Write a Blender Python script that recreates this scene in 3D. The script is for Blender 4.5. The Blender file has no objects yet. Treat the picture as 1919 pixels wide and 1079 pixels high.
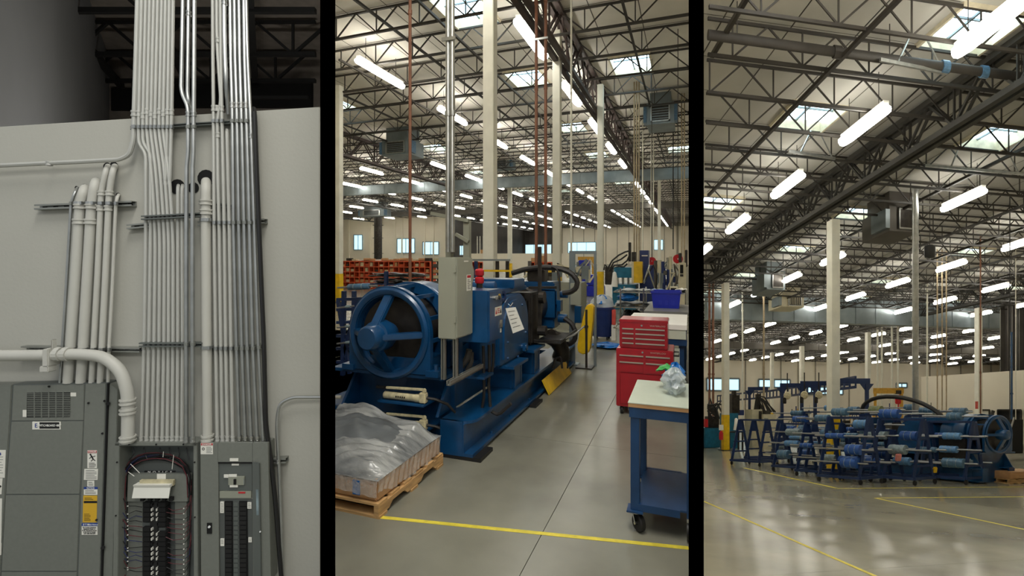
import bpy, bmesh, math, random
from mathutils import Vector, Matrix
random.seed(11)
S = bpy.context.scene
COL = S.collection
PI = math.pi
# ------------------------------------------------------------------ camera
W, H, F = 1919, 1079, 920.0          # frame and focal length in pixels
CX, HY, EYE = 960.0, 480.0, 1.65     # principal column, level horizon row, eye height
A = math.radians(19.9)               # the machine hall runs along +Y; the lens looks 19.9 deg to its left
cam = bpy.data.cameras.new('camera')
camo = bpy.data.objects.new('camera', cam)
COL.objects.link(camo)
camo.location = (0, 0, EYE)
camo.rotation_euler = (PI/2, 0, A)
cam.sensor_width = 36
cam.lens = F/W*36
cam.shift_y = -(H/2-HY)/W
cam.clip_end = 400
S.camera = camo
# ------------------------------------------------------------------ sky, exposure
wd = bpy.data.worlds.new('overcast_sky')
S.world = wd
wd.use_nodes = True
wn = wd.node_tree
bg = wn.nodes['Background']
bg.inputs[0].default_value = (0.94, 0.98, 1.0, 1)
bg.inputs[1].default_value = 0.55
S.view_settings.view_transform = 'Standard'
S.view_settings.look = 'None'
S.view_settings.gamma = 1
S.view_settings.use_curve_mapping = False
S.view_settings.exposure = 0.0
TUBE, PANE = 22.0, 5.0               # lamp lens and skylight strengths
lg = bpy.data.lights.new('switchgear_fill', 'AREA')      # unseen fill light added behind the camera to brighten the switchgear wall
lg.shape = 'RECTANGLE'
lg.size, lg.size_y, lg.energy, lg.color = 2.4, 0.5, 5, (1.0, 0.98, 0.93)
lo_ = bpy.data.objects.new('switchgear_fill', lg)
COL.objects.link(lo_)
lo_.location = Matrix.Rotation(A, 3, 'Z') @ Vector((-1.7, -0.6, 3.3))
lo_.rotation_euler = (math.radians(68), 0, A)
def fill_light(name, p, rx, sx, sy, e):               # added fill light with no fixture, placed out of view
    l = bpy.data.lights.new(name, 'AREA')
    l.shape = 'RECTANGLE'
    l.size, l.size_y, l.energy, l.color = sx, sy, e, (1.0, 0.97, 0.90)
    o = bpy.data.objects.new(name, l)
    COL.objects.link(o)
    o.location = Matrix.Rotation(A, 3, 'Z') @ Vector(p)
    o.rotation_euler = (rx, 0, A)
fill_light('entrance_fill', (-0.1, 1.2, 6.9), math.radians(25), 1.0, 4.0, 280)  # added overhead fill for the foreground of the machine hall
fill_light('entrance_fill', (0.9, -3.0, 5.2), math.radians(62), 3.0, 1.0, 110)  # added frontal fill for the faces turned to the camera
fill_light('rack_hall_fill', (4.6, 5.4, 6.6), math.radians(12), 3.0, 2.0, 420)  # added fill to lift the near floor of the rack hall
fill_light('storeroom_fill', (-2.9, 4.6, 0.9), math.radians(180), 1.6, 0.4, 44)  # added uplight hidden behind the low wall, lifts the dark room
try:
    S.cycles.use_denoising = True
    S.cycles.max_bounces = 7
    S.cycles.diffuse_bounces = 4
    S.cycles.sample_clamp_indirect = 6
except Exception:
    pass
# ------------------------------------------------------------------ materials
def lin(c):
    r = []
    for x in c[:3]:
        x /= 255.0
        r.append(x/12.92 if x <= 0.04045 else ((x+0.055)/1.055)**2.4)
    return r
MATS = {}
def mat(name, col, rough=0.5, metal=0.0, var=0.12, scale=6.0, bump=0.0, bscale=40.0, stretch=None, col2=None, spec=0.5, alpha=1.0, trans=0.0, coat=0.0):
    m = bpy.data.materials.new(name)
    m.use_nodes = True
    nt = m.node_tree
    b = nt.nodes['Principled BSDF']
    c = lin(col)
    b.inputs['Roughness'].default_value = rough
    b.inputs['Metallic'].default_value = metal
    b.inputs['Specular IOR Level'].default_value = spec
    if coat:
        b.inputs['Coat Weight'].default_value = coat
        b.inputs['Coat Roughness'].default_value = 0.15
    tc = nt.nodes.new('ShaderNodeTexCoord')
    mp = nt.nodes.new('ShaderNodeMapping')
    nt.links.new(tc.outputs['Object'], mp.inputs[0])
    if stretch:
        mp.inputs['Scale'].default_value = stretch
    nz = nt.nodes.new('ShaderNodeTexNoise')
    nz.inputs['Scale'].default_value = scale
    nz.inputs['Detail'].default_value = 5
    nt.links.new(mp.outputs[0], nz.inputs['Vector'])
    rp = nt.nodes.new('ShaderNodeValToRGB')
    d = lin(col2) if col2 else [x*(1-var*1.6) for x in c]
    e = c if col2 else [min(1, x*(1+var)) for x in c]
    rp.color_ramp.elements[0].position = 0.32
    rp.color_ramp.elements[1].position = 0.68
    rp.color_ramp.elements[0].color = (*d, 1)
    rp.color_ramp.elements[1].color = (*e, 1)
    nt.links.new(nz.outputs['Fac'], rp.inputs[0])
    nt.links.new(rp.outputs[0], b.inputs['Base Color'])
    if bump:
        n2 = nt.nodes.new('ShaderNodeTexNoise')
        n2.inputs['Scale'].default_value = bscale
        n2.inputs['Detail'].default_value = 4
        nt.links.new(mp.outputs[0], n2.inputs['Vector'])
        bp = nt.nodes.new('ShaderNodeBump')
        bp.inputs['Strength'].default_value = bump
        bp.inputs['Distance'].default_value = 0.02
        nt.links.new(n2.outputs['Fac'], bp.inputs['Height'])
        nt.links.new(bp.outputs[0], b.inputs['Normal'])
    if alpha < 1:
        b.inputs['Alpha'].default_value = alpha
    if trans:
        b.inputs['Transmission Weight'].default_value = trans
    MATS[name] = m
    return m
def emat(name, col, strength):
    m = bpy.data.materials.new(name)
    m.use_nodes = True
    nt = m.node_tree
    b = nt.nodes['Principled BSDF']
    c = lin(col)
    b.inputs['Base Color'].default_value = (*c, 1)
    b.inputs['Emission Color'].default_value = (*c, 1)
    b.inputs['Emission Strength'].default_value = strength
    MATS[name] = m
    return m
black = mat('matte_black_paint', (0, 0, 0), 1.0, var=0, spec=0.0)
concrete = mat('polished_concrete', (128, 127, 114), 0.26, var=0.16, scale=1.3, bump=0.02, bscale=5, spec=0.5)
concrete_r = mat('worn_polished_concrete', (150, 145, 124), 0.19, var=0.22, scale=0.7, bump=0.015, bscale=3, spec=0.5)
gap_dark = mat('joint_filler', (48, 46, 42), 0.9)
tape_y = mat('yellow_floor_tape', (222, 205, 70), 0.5, var=0.12, scale=18)
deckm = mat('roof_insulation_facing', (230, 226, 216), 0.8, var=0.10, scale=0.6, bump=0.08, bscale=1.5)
deckr = mat('darkened_roof_insulation_facing', (176, 174, 166), 0.8, var=0.10, scale=0.6, bump=0.08, bscale=1.5)  # same facing, darkened in colour for the rack hall's lower exposure
deckb = mat('roof_backing', (92, 88, 80), 0.9)
joistm = mat('joist_grey_brown_paint', (50, 46, 41), 0.6, var=0.15, scale=3)
girdm = mat('girder_red_brown_paint', (60, 46, 42), 0.6, var=0.2, scale=2)
girdg = mat('girder_grey_paint', (50, 48, 44), 0.6, var=0.2, scale=2)
tube_on = emat('lamp_lens_lit', (255, 250, 238), TUBE)
pane_on = emat('skylight_pane_daylight', (214, 242, 255), PANE)
win_on = emat('window_pane_daylight', (190, 235, 255), 1.15)
curbm = mat('skylight_curb_cream', (214, 205, 180), 0.6)
white_p = mat('white_enamel', (225, 224, 214), 0.45, var=0.05)
colm = mat('column_white_paint', (222, 220, 206), 0.45, var=0.06, scale=3)
safety = mat('safety_yellow_paint', (232, 190, 22), 0.45, var=0.1)
rust = mat('rusty_sprinkler_pipe', (128, 84, 62), 0.55, var=0.2, scale=5)
galv = mat('galvanized_steel', (176, 178, 176), 0.32, metal=0.85, var=0.12, scale=9)
galvd = mat('galvanized_duct_sheet', (128, 138, 142), 0.45, metal=0.5, var=0.15, scale=1.2)
ductd = mat('dark_duct_sheet', (92, 88, 82), 0.6, metal=0.2, var=0.15, scale=1.2)
wallm = mat('tilt_up_wall_offwhite', (222, 214, 196), 0.85, var=0.04, scale=0.4)
walldk = mat('dark_wall_cladding', (62, 58, 54), 0.85, var=0.12, scale=0.6)
wallseam = mat('wall_seam_grey', (150, 144, 130), 0.8)
blue = mat('machine_blue_enamel', (12, 66, 110), 0.3, var=0.18, scale=5, bump=0.03, bscale=25, coat=0.3)
blued = mat('rack_navy_enamel', (24, 46, 88), 0.42, var=0.15, scale=6)
bench_b = mat('bench_blue_paint', (24, 62, 104), 0.4, var=0.15, scale=6, bump=0.02)
grey_box = mat('grey_enclosure_paint', (150, 152, 138), 0.42, var=0.04, scale=3)
steel_dk = mat('dark_oily_steel', (58, 54, 50), 0.42, metal=0.5, var=0.3, scale=6)
blk = mat('black_rubber', (26, 26, 27), 0.5, var=0.1)
chrome = mat('zinc_plated_steel', (198, 198, 194), 0.22, metal=0.95, var=0.1)
cream = mat('cream_pump_paint', (206, 196, 160), 0.45, var=0.2, scale=20)
orange = mat('orange_steel_paint', (206, 84, 44), 0.5, var=0.15, scale=4)
card = mat('cardboard', (190, 146, 100), 0.75, var=0.08, scale=6)
woodp = mat('pallet_wood', (198, 158, 106), 0.7, var=0.22, scale=5, stretch=(1, 1, 8), bump=0.1)
film = mat('stretch_film', (172, 174, 172), 0.2, scale=3.0, stretch=(1, 2.2, 1), col2=(92, 95, 97), bump=0.35, bscale=22, spec=0.9, coat=0.6)
filmg = mat('grey_wrapped_sheet', (104, 108, 110), 0.34, var=0.2, scale=5, bump=0.15, bscale=9)
clearf = mat('clear_stretch_film', (232, 228, 220), 0.12, var=0.1, scale=10, bump=0.6, bscale=30, alpha=0.34, spec=1.0)
red = mat('tool_chest_red', (168, 18, 34), 0.28, var=0.08, coat=0.3)
brass_g = mat('satin_aluminium_trim', (206, 200, 186), 0.3, metal=0.7, var=0.05)
bin_b = mat('blue_plastic_tote', (22, 40, 168), 0.35, var=0.06)
can_b = mat('navy_plastic_can', (28, 48, 104), 0.4, var=0.1)
teal = mat('press_teal_paint', (18, 104, 136), 0.4, var=0.15)
beige = mat('machine_beige_paint', (204, 196, 168), 0.45, var=0.06)
paperm = mat('white_kraft_paper', (244, 243, 238), 0.6, var=0.02)
tabletop = mat('grey_bench_laminate', (128, 128, 124), 0.32, var=0.06)
laminate = mat('pale_steel_sheet_top', (206, 214, 198), 0.14, var=0.04, scale=4)
bagblue = mat('blue_poly_sheet', (30, 110, 190), 0.25, var=0.25, scale=6, bump=0.4, bscale=10)
bagclear = mat('clear_poly_bag', (214, 224, 228), 0.15, var=0.1, bump=0.6, bscale=14, alpha=0.62, spec=0.8)
baggreen = mat('green_poly_bag', (74, 178, 92), 0.3, var=0.2, scale=12, bump=0.3, bscale=14)
tagm = mat('white_paper_tag', (232, 230, 220), 0.6, var=0.04)
pink = mat('salmon_red_enamel', (214, 84, 74), 0.45)
redp = mat('red_enamel', (190, 30, 40), 0.4)
yel = mat('yellow_enamel', (222, 180, 30), 0.4, var=0.12)
gold = mat('ochre_crane_paint', (196, 150, 56), 0.5, var=0.12)
tanc = mat('tan_painted_conduit', (170, 152, 122), 0.5)
rodm = mat('dull_steel_rod', (150, 152, 154), 0.38, metal=0.7, var=0.15)
hosem = mat('black_hose', (38, 36, 35), 0.55, var=0.1)
lwall = mat('left_wall_white_paint', (178, 177, 168), 0.75, var=0.03, scale=1.2, bump=0.05, bscale=60)
lpipe = mat('pipe_painted_wall_white', (192, 191, 183), 0.5, var=0.03)
emt = mat('painted_conduit_grey', (188, 188, 182), 0.42, metal=0.15, var=0.04)
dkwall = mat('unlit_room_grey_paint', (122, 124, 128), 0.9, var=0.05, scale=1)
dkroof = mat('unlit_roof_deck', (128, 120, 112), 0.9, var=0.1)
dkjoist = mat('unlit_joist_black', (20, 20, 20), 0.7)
cab = mat('switchgear_grey_paint', (118, 121, 114), 0.42, var=0.03, scale=60)
cabd = mat('switchgear_edge_grey', (92, 97, 94), 0.45, var=0.04)
cabin = mat('panel_interior_grey', (84, 88, 86), 0.5, var=0.05)
strut = mat('strut_channel_steel', (150, 152, 146), 0.4, metal=0.6, var=0.1)
hole = mat('cut_opening_black', (12, 12, 12), 0.9)
ink = mat('black_print', (16, 16, 18), 0.6, var=0)
inkw = mat('white_print', (238, 238, 232), 0.6, var=0)
inkr = mat('red_print', (186, 40, 46), 0.6, var=0)
inkb = mat('blue_print', (28, 60, 140), 0.6, var=0)
inky = mat('yellow_label', (214, 170, 44), 0.6, var=0.02)
wire_r = mat('red_wire', (92, 40, 46), 0.5)
wire_b = mat('blue_wire', (40, 46, 88), 0.5)
wire_k = mat('black_wire', (20, 20, 22), 0.5)
rolls = [mat('roller_pale_blue', (92, 138, 184), 0.4, var=0.15, scale=20), mat('roller_blue', (36, 80, 152), 0.35, var=0.2, scale=16),
         mat('roller_steel_blue', (74, 108, 136), 0.35, var=0.2, scale=18), mat('roller_grey_wrapped', (126, 142, 148), 0.4, var=0.25, scale=22)]
olive = mat('roller_olive', (128, 134, 92), 0.45)
# ------------------------------------------------------------------ mesh builder
CUR = Matrix.Identity(3)
class MB:
    def __init__(s):
        s.v, s.f = [], []
    def add(s, vs, fs):
        o = len(s.v)
        s.v += [tuple(p) for p in vs]
        s.f += [tuple(i+o for i in f) for f in fs]
        return s
    def box(s, x0, y0, z0, x1, y1, z1):
        return s.add([(x0,y0,z0),(x1,y0,z0),(x1,y1,z0),(x0,y1,z0),(x0,y0,z1),(x1,y0,z1),(x1,y1,z1),(x0,y1,z1)],
                     [(3,2,1,0),(4,5,6,7),(0,1,5,4),(1,2,6,5),(2,3,7,6),(3,0,4,7)])
    def cbox(s, c, d, rz=0.0, rx=0.0):
        M_ = Matrix.Rotation(rz, 3, 'Z') @ Matrix.Rotation(rx, 3, 'X')
        vs = []
        for z in (-1, 1):
            for x, y in ((-1,-1),(1,-1),(1,1),(-1,1)):
                p = M_ @ Vector((x*d[0]/2, y*d[1]/2, z*d[2]/2))
                vs.append((c[0]+p.x, c[1]+p.y, c[2]+p.z))
        return s.add(vs, [(3,2,1,0),(4,5,6,7),(0,1,5,4),(1,2,6,5),(2,3,7,6),(3,0,4,7)])
    def bar(s, p, q, w, h=None, caps=True):
        p, q = Vector(p), Vector(q)
        h = h or w
        d = (q-p)
        if d.length < 1e-7:
            return s
        d.normalize()
        up = Vector((0,0,1)) if abs(d.z) < 0.9 else Vector((0,1,0))
        a = d.cross(up).normalized()
        b = a.cross(d)
        vs = []
        for c in (p, q):
            for i, j in ((-1,-1),(1,-1),(1,1),(-1,1)):
                vs.append(c + a*(i*w/2) + b*(j*h/2))
        fs = [(0,1,5,4),(1,2,6,5),(2,3,7,6),(3,0,4,7)]
        if caps:
            fs += [(3,2,1,0),(4,5,6,7)]
        return s.add(vs, fs)
    def tube(s, pts, r, n=8, caps=True):
        P = [Vector(p) for p in pts]
        rs = r if isinstance(r, (list, tuple)) else [r]*len(P)
        d = (P[1]-P[0]).normalized()
        up = Vector((0,0,1)) if abs(d.z) < 0.9 else Vector((1,0,0))
        a = d.cross(up).normalized()
        vs = []
        for i, c in enumerate(P):
            if i == 0: t = P[1]-P[0]
            elif i == len(P)-1: t = P[-1]-P[-2]
            else: t = (P[i+1]-P[i]).normalized() + (P[i]-P[i-1]).normalized()
            t.normalize()
            a = (a - t*a.dot(t))
            a.normalize()
            b = t.cross(a)
            for k in range(n):
                an = 2*PI*k/n
                vs.append(c + (a*math.cos(an) + b*math.sin(an))*rs[i])
        fs = []
        for i in range(len(P)-1):
            for k in range(n):
                fs.append((i*n+k, i*n+(k+1)%n, (i+1)*n+(k+1)%n, (i+1)*n+k))
        if caps:
            fs.append(tuple(range(n-1, -1, -1)))
            fs.append(tuple((len(P)-1)*n+k for k in range(n)))
        return s.add(vs, fs)
    def cyl(s, p, q, r, r2=None, n=16):
        return s.tube([p, q], [r, r if r2 is None else r2], n)
    def lathe(s, prof, c, ax, n=28, a0=0.0, a1=2*PI):
        """prof: (radius, along); closed ring when a1-a0 is a full turn"""
        c, ax = Vector(c), Vector(ax).normalized()
        up = Vector((0,0,1)) if abs(ax.z) < 0.9 else Vector((1,0,0))
        e1 = (up - ax*up.dot(ax)).normalized()
        e2 = ax.cross(e1)
        full = abs(a1-a0-2*PI) < 1e-6
        m = n if full else n+1
        vs, fs = [], []
        for k in range(m):
            an = a0+(a1-a0)*k/n
            dr = e1*math.cos(an)+e2*math.sin(an)
            for r, h in prof:
                vs.append(c+ax*h+dr*r)
        L = len(prof)
        for k in range(n):
            k2 = (k+1) % m
            for i in range(L-1):
                fs.append((k*L+i, k2*L+i, k2*L+i+1, k*L+i+1))
        return s.add(vs, fs)
    def prism(s, poly, a, b, plane='xz'):
        """polygon in a plane pushed from a to b along the third axis"""
        def put(p, t):
            return {'xz': (p[0], t, p[1]), 'yz': (t, p[0], p[1]), 'xy': (p[0], p[1], t)}[plane]
        n = len(poly)
        vs = [put(p, a) for p in poly]+[put(p, b) for p in poly]
        fs = [tuple(range(n-1, -1, -1)), tuple(range(n, 2*n))]
        fs += [(i, (i+1) % n, n+(i+1) % n, n+i) for i in range(n)]
        return s.add(vs, fs)
    def ball(s, c, r, n=12, m=8):
        rx, ry, rz = r if isinstance(r, (list, tuple)) else (r, r, r)
        vs, fs = [], []
        for j in range(m+1):
            t = PI*j/m
            for k in range(n):
                p = 2*PI*k/n
                vs.append((c[0]+rx*math.sin(t)*math.cos(p), c[1]+ry*math.sin(t)*math.sin(p), c[2]+rz*math.cos(t)))
        for j in range(m):
            for k in range(n):
                fs.append((j*n+k, (j+1)*n+k, (j+1)*n+(k+1) % n, j*n+(k+1) % n))
        return s.add(vs, fs)
    def xf(s, fn):
        s.v = [tuple(fn(Vector(p))) for p in s.v]
        return s
    def build(s, name, m, parent=None, smooth=False, bevel=0.0, kind=None, loc=None):
        me = bpy.data.meshes.new(name)
        vs = [CUR @ Vector(p) for p in s.v]
        me.from_pydata(vs, [], s.f)
        bm = bmesh.new()
        bm.from_mesh(me)
        bmesh.ops.remove_doubles(bm, verts=bm.verts, dist=1e-6)
        bmesh.ops.recalc_face_normals(bm, faces=bm.faces)
        if bevel:
            es = [e for e in bm.edges if len(e.link_faces) == 2 and e.calc_face_angle(0) > 0.6]
            bmesh.ops.bevel(bm, geom=es, offset=bevel, segments=2, affect='EDGES', clamp_overlap=True)
        bm.to_mesh(me)
        bm.free()
        if smooth:
            for p in me.polygons:
                p.use_smooth = True
            me.set_sharp_from_angle(angle=0.7)
        me.materials.append(m)
        o = bpy.data.objects.new(name, me)
        COL.objects.link(o)
        if loc is not None:
            o.location = CUR @ Vector(loc)
        if parent is not None:
            o.parent = parent
        if kind:
            o['kind'] = kind
        return o
def thing(name, label, cat, loc=(0,0,0), group=None, rz=0.0):
    o = bpy.data.objects.new(name, None)
    COL.objects.link(o)
    o.location = CUR @ Vector(loc)
    o.rotation_euler = (0, 0, rz)
    o.empty_display_size = 0.2
    return tag(o, label, cat, group)
def tag(o, label, cat, group=None):
    o['label'] = label
    o['category'] = cat
    if group:
        o['group'] = group
    return o
def struct(o, label=None):
    o['kind'] = 'structure'
    if label:
        o['label'] = label
    return o
def sgroup(name, loc=(0,0,0)):
    o = bpy.data.objects.new(name, None)
    COL.objects.link(o)
    o.location = CUR @ Vector(loc)
    o['kind'] = 'structure'
    return o
KIDS = {}
def dup(root, loc, label=None):
    c = root.copy()
    COL.objects.link(c)
    c.location = CUR @ Vector(loc)
    if label:
        c['label'] = label
    for ch in list(root.children):
        d = ch.copy()
        COL.objects.link(d)
        d.parent = c
        for g in list(ch.children):
            e = g.copy()
            COL.objects.link(e)
            e.parent = d
    return c
def words_on(parent, text, size, m, loc, rx=PI/2, rz=0.0, align='CENTER', name='lettering', sx=1.0):
    cu = bpy.data.curves.new(name, 'FONT')
    cu.body = text
    cu.size = size
    cu.align_x = align
    cu.align_y = 'CENTER'
    cu.extrude = 0.0006
    cu.materials.append(m)
    tmp = bpy.data.objects.new(name+'_curve', cu)
    COL.objects.link(tmp)
    me = bpy.data.meshes.new_from_object(tmp.evaluated_get(bpy.context.evaluated_depsgraph_get()))
    bpy.data.objects.remove(tmp)
    o = bpy.data.objects.new(name, me)
    COL.objects.link(o)
    o.location = CUR @ Vector(loc)
    o.rotation_euler = (rx, 0, rz)
    o.scale = (sx, 1, 1)
    o.parent = parent
    return o
ORD = ['first','second','third','fourth','fifth','sixth','seventh','eighth','ninth','tenth','eleventh','twelfth','thirteenth','fourteenth',
       'fifteenth','sixteenth','seventeenth','eighteenth','nineteenth','twentieth','twenty-first','twenty-second','twenty-third','twenty-fourth','twenty-fifth']
def setM(m):
    global CUR
    CUR = m
RZ = Matrix.Rotation(A, 3, 'Z')
ID = Matrix.Identity(3)
# hall with the roller racks: its floor and roof are sheared down with depth, and depth halved, to fit its horizon in the image, posts stay plumb
SHEAR = (770-HY)/F
MR = RZ @ Matrix(((1.0, -0.013, 0), (0.1643, 0.5, 0), (-0.1643*SHEAR, -0.5*SHEAR, 1)))
def mh(px, py, z=0.0):               # a point of the machine hall at height z
    d = F*(EYE-z)/(py-HY)
    return md(px, d)
def md(px, d):                       # a point of the machine hall at distance d
    p = RZ @ Vector(((px-CX)/F*d, d, 0))
    return p.x, p.y
def mz(py, d):
    return EYE-(py-HY)*d/F
def rh(px, py, w=0.0):               # a point of the rack hall at height w over its floor
    return rd(px, F*(EYE-w)/(py-770))
def rd(px, Y):
    X = (px-CX)/F*Y
    u = (X+0.026*Y)/(1+0.026*0.1643)
    return u, (Y-0.1643*u)/0.5
def rw(py, Y):
    return EYE-(py-770)*Y/F
# ------------------------------------------------------------------ added partitions between the rooms
def clip(poly, planes):
    for (a, b, c) in planes:              # keep a*x+b*y+c >= 0
        out = []
        for i in range(len(poly)):
            p, q = poly[i], poly[(i+1) % len(poly)]
            dp, dq = a*p[0]+b*p[1]+c, a*q[0]+b*q[1]+c
            if dp >= 0:
                out.append(p)
            if (dp > 0 > dq) or (dp < 0 < dq):
                t = dp/(dp-dq)
                out.append((p[0]+(q[0]-p[0])*t, p[1]+(q[1]-p[1])*t))
        poly = out
        if len(poly) < 3:
            return []
    return poly
def slab(mb, poly, z0, z1):
    if len(poly) >= 3:
        mb.prism(poly, z0, z1, 'xy')
def partition(name, pa, pb, r0, r1, z0, z1, gap=None):
    pc = (pa+pb)/2
    t = Vector(((pc-CX)/F, 1, 0)).normalized()
    n = Vector((t.y, -t.x, 0))
    cs = []
    for p in (pa, pb):
        d = Vector(((p-CX)/F, 1, 0))
        cs.append(d*(r0/d.dot(t)))
    poly = [cs[0], cs[1], cs[1]+t*(r1-r0), cs[0]+t*(r1-r0)]
    setM(RZ)
    mb = MB()
    rr = r0
    def piece(a, b, za, zb):
        mb.prism([(cs[0]+t*(a-rr)).to_tuple()[:2], (cs[1]+t*(a-rr)).to_tuple()[:2], (cs[1]+t*(b-rr)).to_tuple()[:2], (cs[0]+t*(b-rr)).to_tuple()[:2]], za, zb, 'xy')
    mid = (cs[0]+cs[1])*.5                # added divider: black bar post, thinner wall behind it white to bounce light
    piece(r0, r0+.10, z0, z1)
    post = struct(mb.build(name+'_post', black))
    mb = MB()
    cs = [mid+(c-mid)*.7 for c in cs]
    r0 += .10
    if gap:                               # a low opening through which the wrapped pallet reaches
        piece(r0, gap[0], z0, z1)
        piece(gap[0], gap[1], gap[2], z1)
        piece(gap[1], r1, z0, z1)
    else:
        piece(r0, r1, z0, z1)
    struct(mb.build(name, wallm))
    setM(ID)
partition('wall_added_partition', 600.5, 629, 1.9, 112, -0.3, 11, (2.85, 5.1, 0.75))
partition('wall_added_partition_second', 1291, 1319.5, 1.9, 112, -38, 11)
KL, KR = -0.8526, 0.0117             # partition lines of the machine hall: x = K*y
UL, UR = 0.2175, 0.735                # and of the rack hall: u = K*v
def pl_mid(mg=0.0):
    return [(1, -KL, -mg*1.3), (-1, KR, -mg)]
def pl_rack(mg=0.0):
    return [(1, -UL, -mg), (-1, UR, -mg*1.2)]
# ------------------------------------------------------------------ floors
def floor_hall(name, planes, m, x0, y0, dx, dy, nx, ny, ynear, yfar, slab_to):
    base = MB()
    slab(base, clip([(-95, ynear), (95, ynear), (95, yfar), (-95, yfar)], planes), -0.2, -0.02)
    fl = struct(base.build(name, gap_dark))
    g = 0.002
    for i in range(nx):
        for j in range(ny):
            xa, ya = x0+i*dx, y0+j*dy
            if ya >= slab_to:
                continue
            b = min(ya+dy, slab_to)
            po = clip([(xa+g, ya+g), (xa+dx-g, ya+g), (xa+dx-g, b-g), (xa+g, b-g)], planes+[(0, 1, -ynear)])
            if len(po) >= 3:
                mb = MB()
                slab(mb, po, -0.02, 0)
                mb.build('floor_slab', m, fl)
    mb = MB()
    slab(mb, clip([(-95, slab_to+g), (95, slab_to+g), (95, yfar), (-95, yfar)], planes), -0.02, 0)
    mb.build('floor_slab', m, fl)
    return fl
setM(ID)
jx = mh(1040, 955)[0]
jy = mh(1135, 838)[1]
floor_hall('floor', pl_mid(), concrete, jx-4.6*7, jy-4.6*1, 4.6, 4.6, 10, 8, 0.8, 101.5, 30)
setM(MR)
floor_hall('floor_of_rack_hall', pl_rack(), concrete_r, -3, -2, 5, 11, 16, 8, 0.8, 107, 60)
setM(RZ)
struct(MB().box(-14, -14, -0.25, 14, 0.9, 0).build('floor_entrance_apron', concrete))
struct(MB().prism([(-14, 0.9), (-0.45, 0.9), (-1.02, 2.5), (-3.1, 11.0), (-14, 11.0)], -0.25, 0, 'xy').build('floor_of_switchgear_room', concrete))
setM(ID)
# ------------------------------------------------------------------ roofs with joists, girders, skylights
DECK, CHORD = 8.25, 7.58
def beams_between(mb, pts, w):
    for p, q in pts:
        mb.bar(p, q, w, w, caps=False)
def hall_roof(name, planes, lo, hi, v0, v1, sky, girders, deck_m, step=1.8, cell=1.25, gcol=None):
    root = MB()
    holes = {}
    for (u, v) in sky:
        holes[(math.floor(u/cell), math.floor((v-v0)/step))] = 1
    keys = set(holes)
    panels = MB()
    nu0, nu1 = int(math.floor(-90/cell)), int(90/cell)
    for j in range(int((v1-v0)/step)+1):
        va, vb = v0+j*step, min(v0+(j+1)*step, v1)
        run = None
        for i in range(nu0, nu1):
            ua, ub = i*cell, (i+1)*cell
            if ub < lo(va)-1 and ub < lo(vb)-1: continue
            if ua > hi(va)+1 and ua > hi(vb)+1: continue
            if (i, j) in keys: continue
            po = clip([(ua+.012, va+.012), (ub-.012, va+.012), (ub-.012, vb-.012), (ua+.012, vb-.012)], planes)
            if len(po) >= 3:
                panels.add([(p[0], p[1], DECK) for p in po], [tuple(range(len(po)))])
            po = clip([(ua, va), (ub, va), (ub, vb), (ua, vb)], planes)
            if len(po) >= 3:
                root.add([(p[0], p[1], DECK+0.04) for p in po], [tuple(range(len(po)))])
    ce = struct(root.build(name, deckb))
    panels.build('roof_panel', deck_m, ce, kind='stuff')
    for (i, j) in keys:
        ua, ub, va, vb = i*cell, (i+1)*cell, v0+j*step, v0+(j+1)*step
        if len(clip([(ua, va), (ub, va), (ub, vb), (ua, vb)], planes)) < 3: continue
        c = MB()
        t, z0, z1 = 0.05, DECK-0.08, DECK+0.2
        c.box(ua-t, va-t, z0, ua, vb+t, z1).box(ub, va-t, z0, ub+t, vb+t, z1)
        c.box(ua, va-t, z0, ub, va, z1).box(ua, vb, z0, ub, vb+t, z1)
        co = c.build('skylight_curb', curbm, ce)
        MB().box(ua-t, va-t, z1, ub+t, vb+t, z1+0.03).build('skylight_pane', pane_on, co)
        b = MB()
        b.bar(((ua+ub)/2, va, z1-.03), ((ua+ub)/2, vb, z1-.03), 0.04)
        b.bar((ua, (va+vb)/2, z1-.03), (ub, (va+vb)/2, z1-.03), 0.04)
        b.build('skylight_bar', galvd, co)
    n = int((v1-v0)/step)
    for j in range(1, n+1):
        v = v0+j*step
        a, b = lo(v)+0.15, hi(v)-0.15
        if b-a < 0.6: continue
        ch = MB()
        ch.bar((a, v, CHORD), (b, v, CHORD), 0.07, 0.055, caps=False)
        ch.bar((a, v, DECK-0.07), (b, v, DECK-0.07), 0.06, 0.05, caps=False)
        jo = ch.build('roof_joist', joistm, ce)
        wb = MB()
        P = 1.3
        k0 = math.ceil(a/P)
        while k0*P < b:
            x = k0*P
            wb.bar((x, v, CHORD), (x, v, DECK-.07), 0.028, caps=False)
            if x-P/2 > a: wb.bar((x, v, CHORD), (x-P/2, v, DECK-.07), 0.032, caps=False)
            if x+P/2 < b: wb.bar((x, v, CHORD), (x+P/2, v, DECK-.07), 0.032, caps=False)
            k0 += 1
        if wb.v:
            wb.build('joist_web', joistm, jo)
    return ce
def along(ce, name, m, u, w, h, z, lo, hi, v0, v1):
    """a straight member running the length of the hall where the hall is wide enough for it"""
    vs = [v for v in [v0+i*0.5 for i in range(int((v1-v0)*2)+1)] if lo(v)+0.2 < u < hi(v)-0.2]
    if not vs: return None
    mb = MB().bar((u, vs[0], z), (u, vs[-1], z), w, h)
    return mb.build(name, m, ce)
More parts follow.
